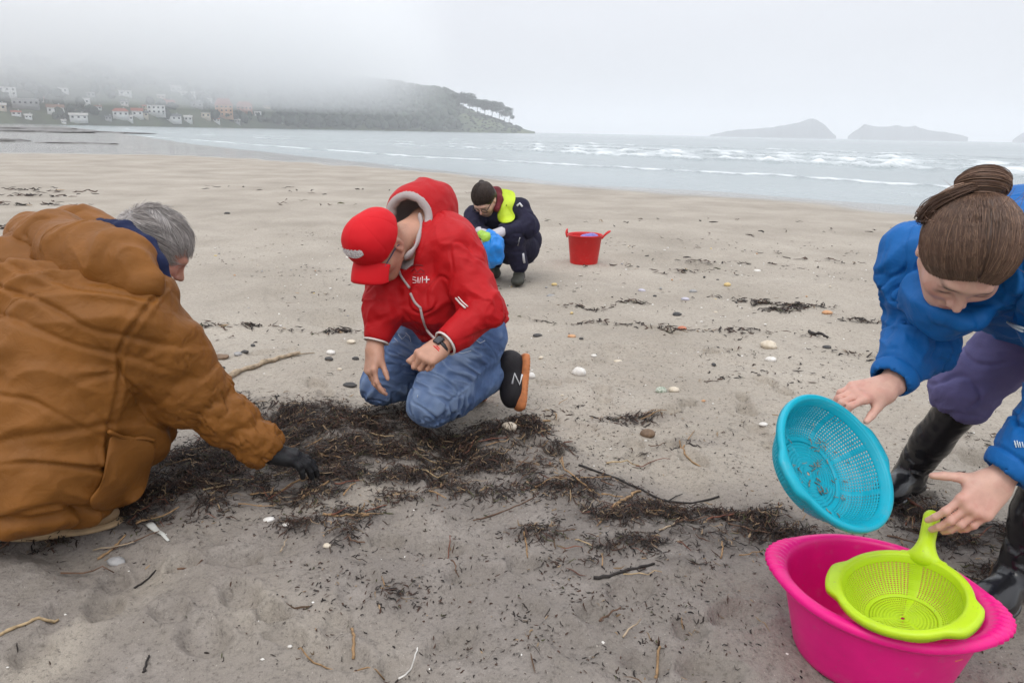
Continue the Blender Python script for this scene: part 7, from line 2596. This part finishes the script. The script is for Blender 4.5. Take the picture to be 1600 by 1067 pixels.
def pebble_mesh(rad, seed, n=14, m_=9, angular=.16):
    u = np.linspace(0, 2 * math.pi, n, endpoint=False); w = np.linspace(.05, math.pi - .05, m_)
    U, W = np.meshgrid(u, w, indexing='ij')
    d = np.stack([np.sin(W) * np.cos(U), np.sin(W) * np.sin(U), np.cos(W)], -1).reshape(-1, 3)
    v = d * (1 + angular * fbm(d * 1.5 + seed, 2))[:, None] * np.asarray(rad)
    i = np.arange(n * m_).reshape(n, m_); j = np.roll(i, -1, 0)
    f = np.stack([i[:, :-1], i[:, 1:], j[:, 1:], j[:, :-1]], -1).reshape(-1, 4)
    f = np.concatenate([f])
    top = np.concatenate([np.stack([i[:, 0], np.roll(i[:, 0], -1), np.full(n, len(v)), np.full(n, len(v))], 1)]) if False else None
    return v, f
def stone(px, py, wpx, hpx, col, label, name='stone', cat='stone', ang=.18, seed=0, group=None):
    p = G(px, py + hpx * .35)
    dpt = (p - CAMP) @ cF
    a = wpx / 2 * dpt / FPX; h = hpx / 2 * dpt / FPX
    v, f = pebble_mesh((a, a * .75, max(h * .95, a * .3)), px * .37 + py, angular=ang)
    o_ = mesh_np(name, v, f, SM[col])
    o_.location = (p[0], p[1], float(ground_z(p[:1], p[1:2])[0]) + h * .45)
    o_.rotation_euler = (0, 0, rg.uniform(-.5, .5))
    return tag(o_, label, cat, group)
for a in [
    (905, 574, 23, 17, 'white', 'round white stone alone on the sand right of the trainer'),
    (1201, 536, 26, 16, 'cream', 'blocky cream stone, the larger one left of the blue sleeve'),
    (1204, 561, 17, 10, 'white', 'flat white stone just below the blocky cream one'),
    (1033, 604, 19, 13, 'green', 'green and white banded stone touching a pale one'),
    (1053, 604, 17, 11, 'cream', 'pale rounded stone touching the green banded one'),
    (1012, 669, 24, 16, 'brown', 'brown stone on bare sand right of the wrack'),
    (344, 560, 28, 9, 'brown', 'flat oval brown stone behind the ochre sleeve'),
    (372, 556, 14, 7, 'grey', 'small grey stone right of the flat oval brown one'),
    (383, 553, 12, 6, 'dark', 'small dark stone right of the grey one behind the sleeve'),
    (796, 671, 25, 15, 'cream', 'cream stone in the weed right of the near knee'),
    (828, 586, 17, 12, 'white', 'white chunk beside the orange sole of the trainer'),
    (517, 553, 15, 8, 'white', 'white pebble above a dark one left of the red sleeve'),
    (514, 563, 14, 7, 'dark', 'dark pebble under a white one left of the red sleeve'),
    (556, 561, 11, 7, 'dark', 'small dark pebble close to the hanging hand'),
    (547, 602, 22, 7, 'dark', 'long dark pebble left of the far knee'),
    (549, 534, 15, 7, 'cream', 'cream pebble close to the red sleeve'),
    (866, 446, 10, 5, 'ochre', 'small ochre pebble below the red bucket at left'),
    (861, 459, 14, 8, 'grey', 'grey pebble below the ochre one near the bucket'),
    (1003, 451, 12, 6, 'lilac', 'pale lilac pebble right of and below the bucket'),
    (1136, 447, 12, 7, 'ochre', 'bright ochre pebble on the open sand'),
    (1083, 455, 13, 6, 'grey', 'grey green pebble left of the bright ochre one'),
    (1071, 464, 13, 6, 'lilac', 'lilac pebble below the grey green one'),
    (1058, 487, 16, 7, 'dark', 'rounded black pebble on the open sand'),
    (1066, 512, 15, 7, 'red', 'red brick coloured shard on the open sand'),
    (893, 528, 14, 6, 'orange', 'orange pebble next to a small black one'),
    (908, 531, 8, 4, 'dark', 'small black pebble next to the orange one'),
    (966, 556, 14, 6, 'cream', 'flat cream pebble right of the round white stone'),
    (928, 554, 10, 5, 'white', 'small white pebble above the round white stone'),
    (1292, 541, 14, 6, 'dark', 'black pebble under the lone black stick'),
    (1292, 489, 16, 7, 'orange', 'tan orange pebble beside a drift line at right'),
    (1183, 422, 11, 5, 'white', 'white pebble far up the open sand'),
    (1192, 665, 14, 6, 'white', 'white shell fragment left of the turquoise colander', 'shell', 'shell'),
    (840, 524, 15, 6, 'dark', 'dark flat pebble right of the red elbow'),
    (355, 333, 9, 5, 'dark', 'lone dark pebble far up the beach above the ochre hood'),
    (420, 812, 18, 7, 'white', 'white shell chip on bare sand below the ochre sleeve', 'shell', 'shell'),
    (447, 821, 11, 6, 'white', 'small white shell beside the tuft of weed', 'shell', 'shell'),
    (512, 858, 13, 8, 'cream', 'cream broken shell below the tuft of weed', 'shell', 'shell'),
    (180, 860, 30, 16, 'grey', 'grey half buried stone near the tan boot'),
    (452, 998, 8, 6, 'white', 'tiny white shell on the lower centre sand', 'shell', 'shell'),
    (1455, 620, 9, 5, 'white', 'small white pebble behind the hand on the colander')]:
    stone(*a)
# uncounted-looking but single pebbles: shared meshes, one label per colour
base = {}
glab = {'white': 'small white pebble strewn on the open sand', 'cream': 'small cream pebble strewn on the open sand', 'grey': 'small grey pebble strewn on the open sand', 'dark': 'small dark pebble strewn on the open sand',
        'ochre': 'small ochre pebble strewn on the open sand', 'orange': 'small orange pebble strewn on the open sand'}
kinds = ['white', 'grey', 'dark', 'cream', 'dark', 'ochre', 'grey', 'orange', 'cream', 'white']
xy = sample(1500, (-4.2, 2.9), (4.8, 8.0), lambda x, y: np.clip(.10 + .4 * sstep(-.1, .5, fbm(P3(x * .8, y * 1.1, 90.), 2)), 0, 1))[:150]
for k, p in enumerate(xy):
    c = kinds[k % 10]
    key = (c, k % 3)
    if key not in base:
        v, f = pebble_mesh((1, .72, .5), k * 3.1, 12, 7)
        o_ = mesh_np('pebble', v, f, SM[c])
        base[key] = o_
    else:
        o_ = link(base[key].copy())
    r0 = rg.uniform(.006, .017)
    o_.scale = (r0, r0, r0)
    o_.location = (p[0], p[1], float(ground_z(p[:1], p[1:2])[0]) + r0 * .25)
    o_.rotation_euler = (0, 0, rg.uniform(0, 6.28))
    sz_ = 'fair sized' if r0 > .0135 else ('tiny' if r0 < .0085 else 'small')
    tag(o_, say(f'{sz_} {c} pebble', p, 2), 'pebble', 'loose pebbles on the open sand')
# shell crumbs, too many and small to count
xy = sample(4200, (-2.2, .95), (4.5, 7.0), lambda x, y: .12 + 0 * x)
n = len(xy); r_ = rg.uniform(.001, .0035, n) * (1 + .25 * np.hypot(xy[:, 0], xy[:, 1]))
gz = ground_z(xy[:, 0], xy[:, 1])
v = (oc[None] * r_[:, None, None] * rg.uniform(.4, 1.5, (n, 5, 1)) + np.stack([xy[:, 0], xy[:, 1], gz + .001], 1)[:, None]).reshape(-1, 3)
f = (np.array([(0, 1, 4), (1, 2, 4), (2, 3, 4), (3, 0, 4)])[None] + 5 * np.arange(n)[:, None, None]).reshape(-1, 3)
tag(mesh_np('shell_grit', v, f, SM['white'], smooth=False), 'fine white shell grit on the sand', kind='stuff')
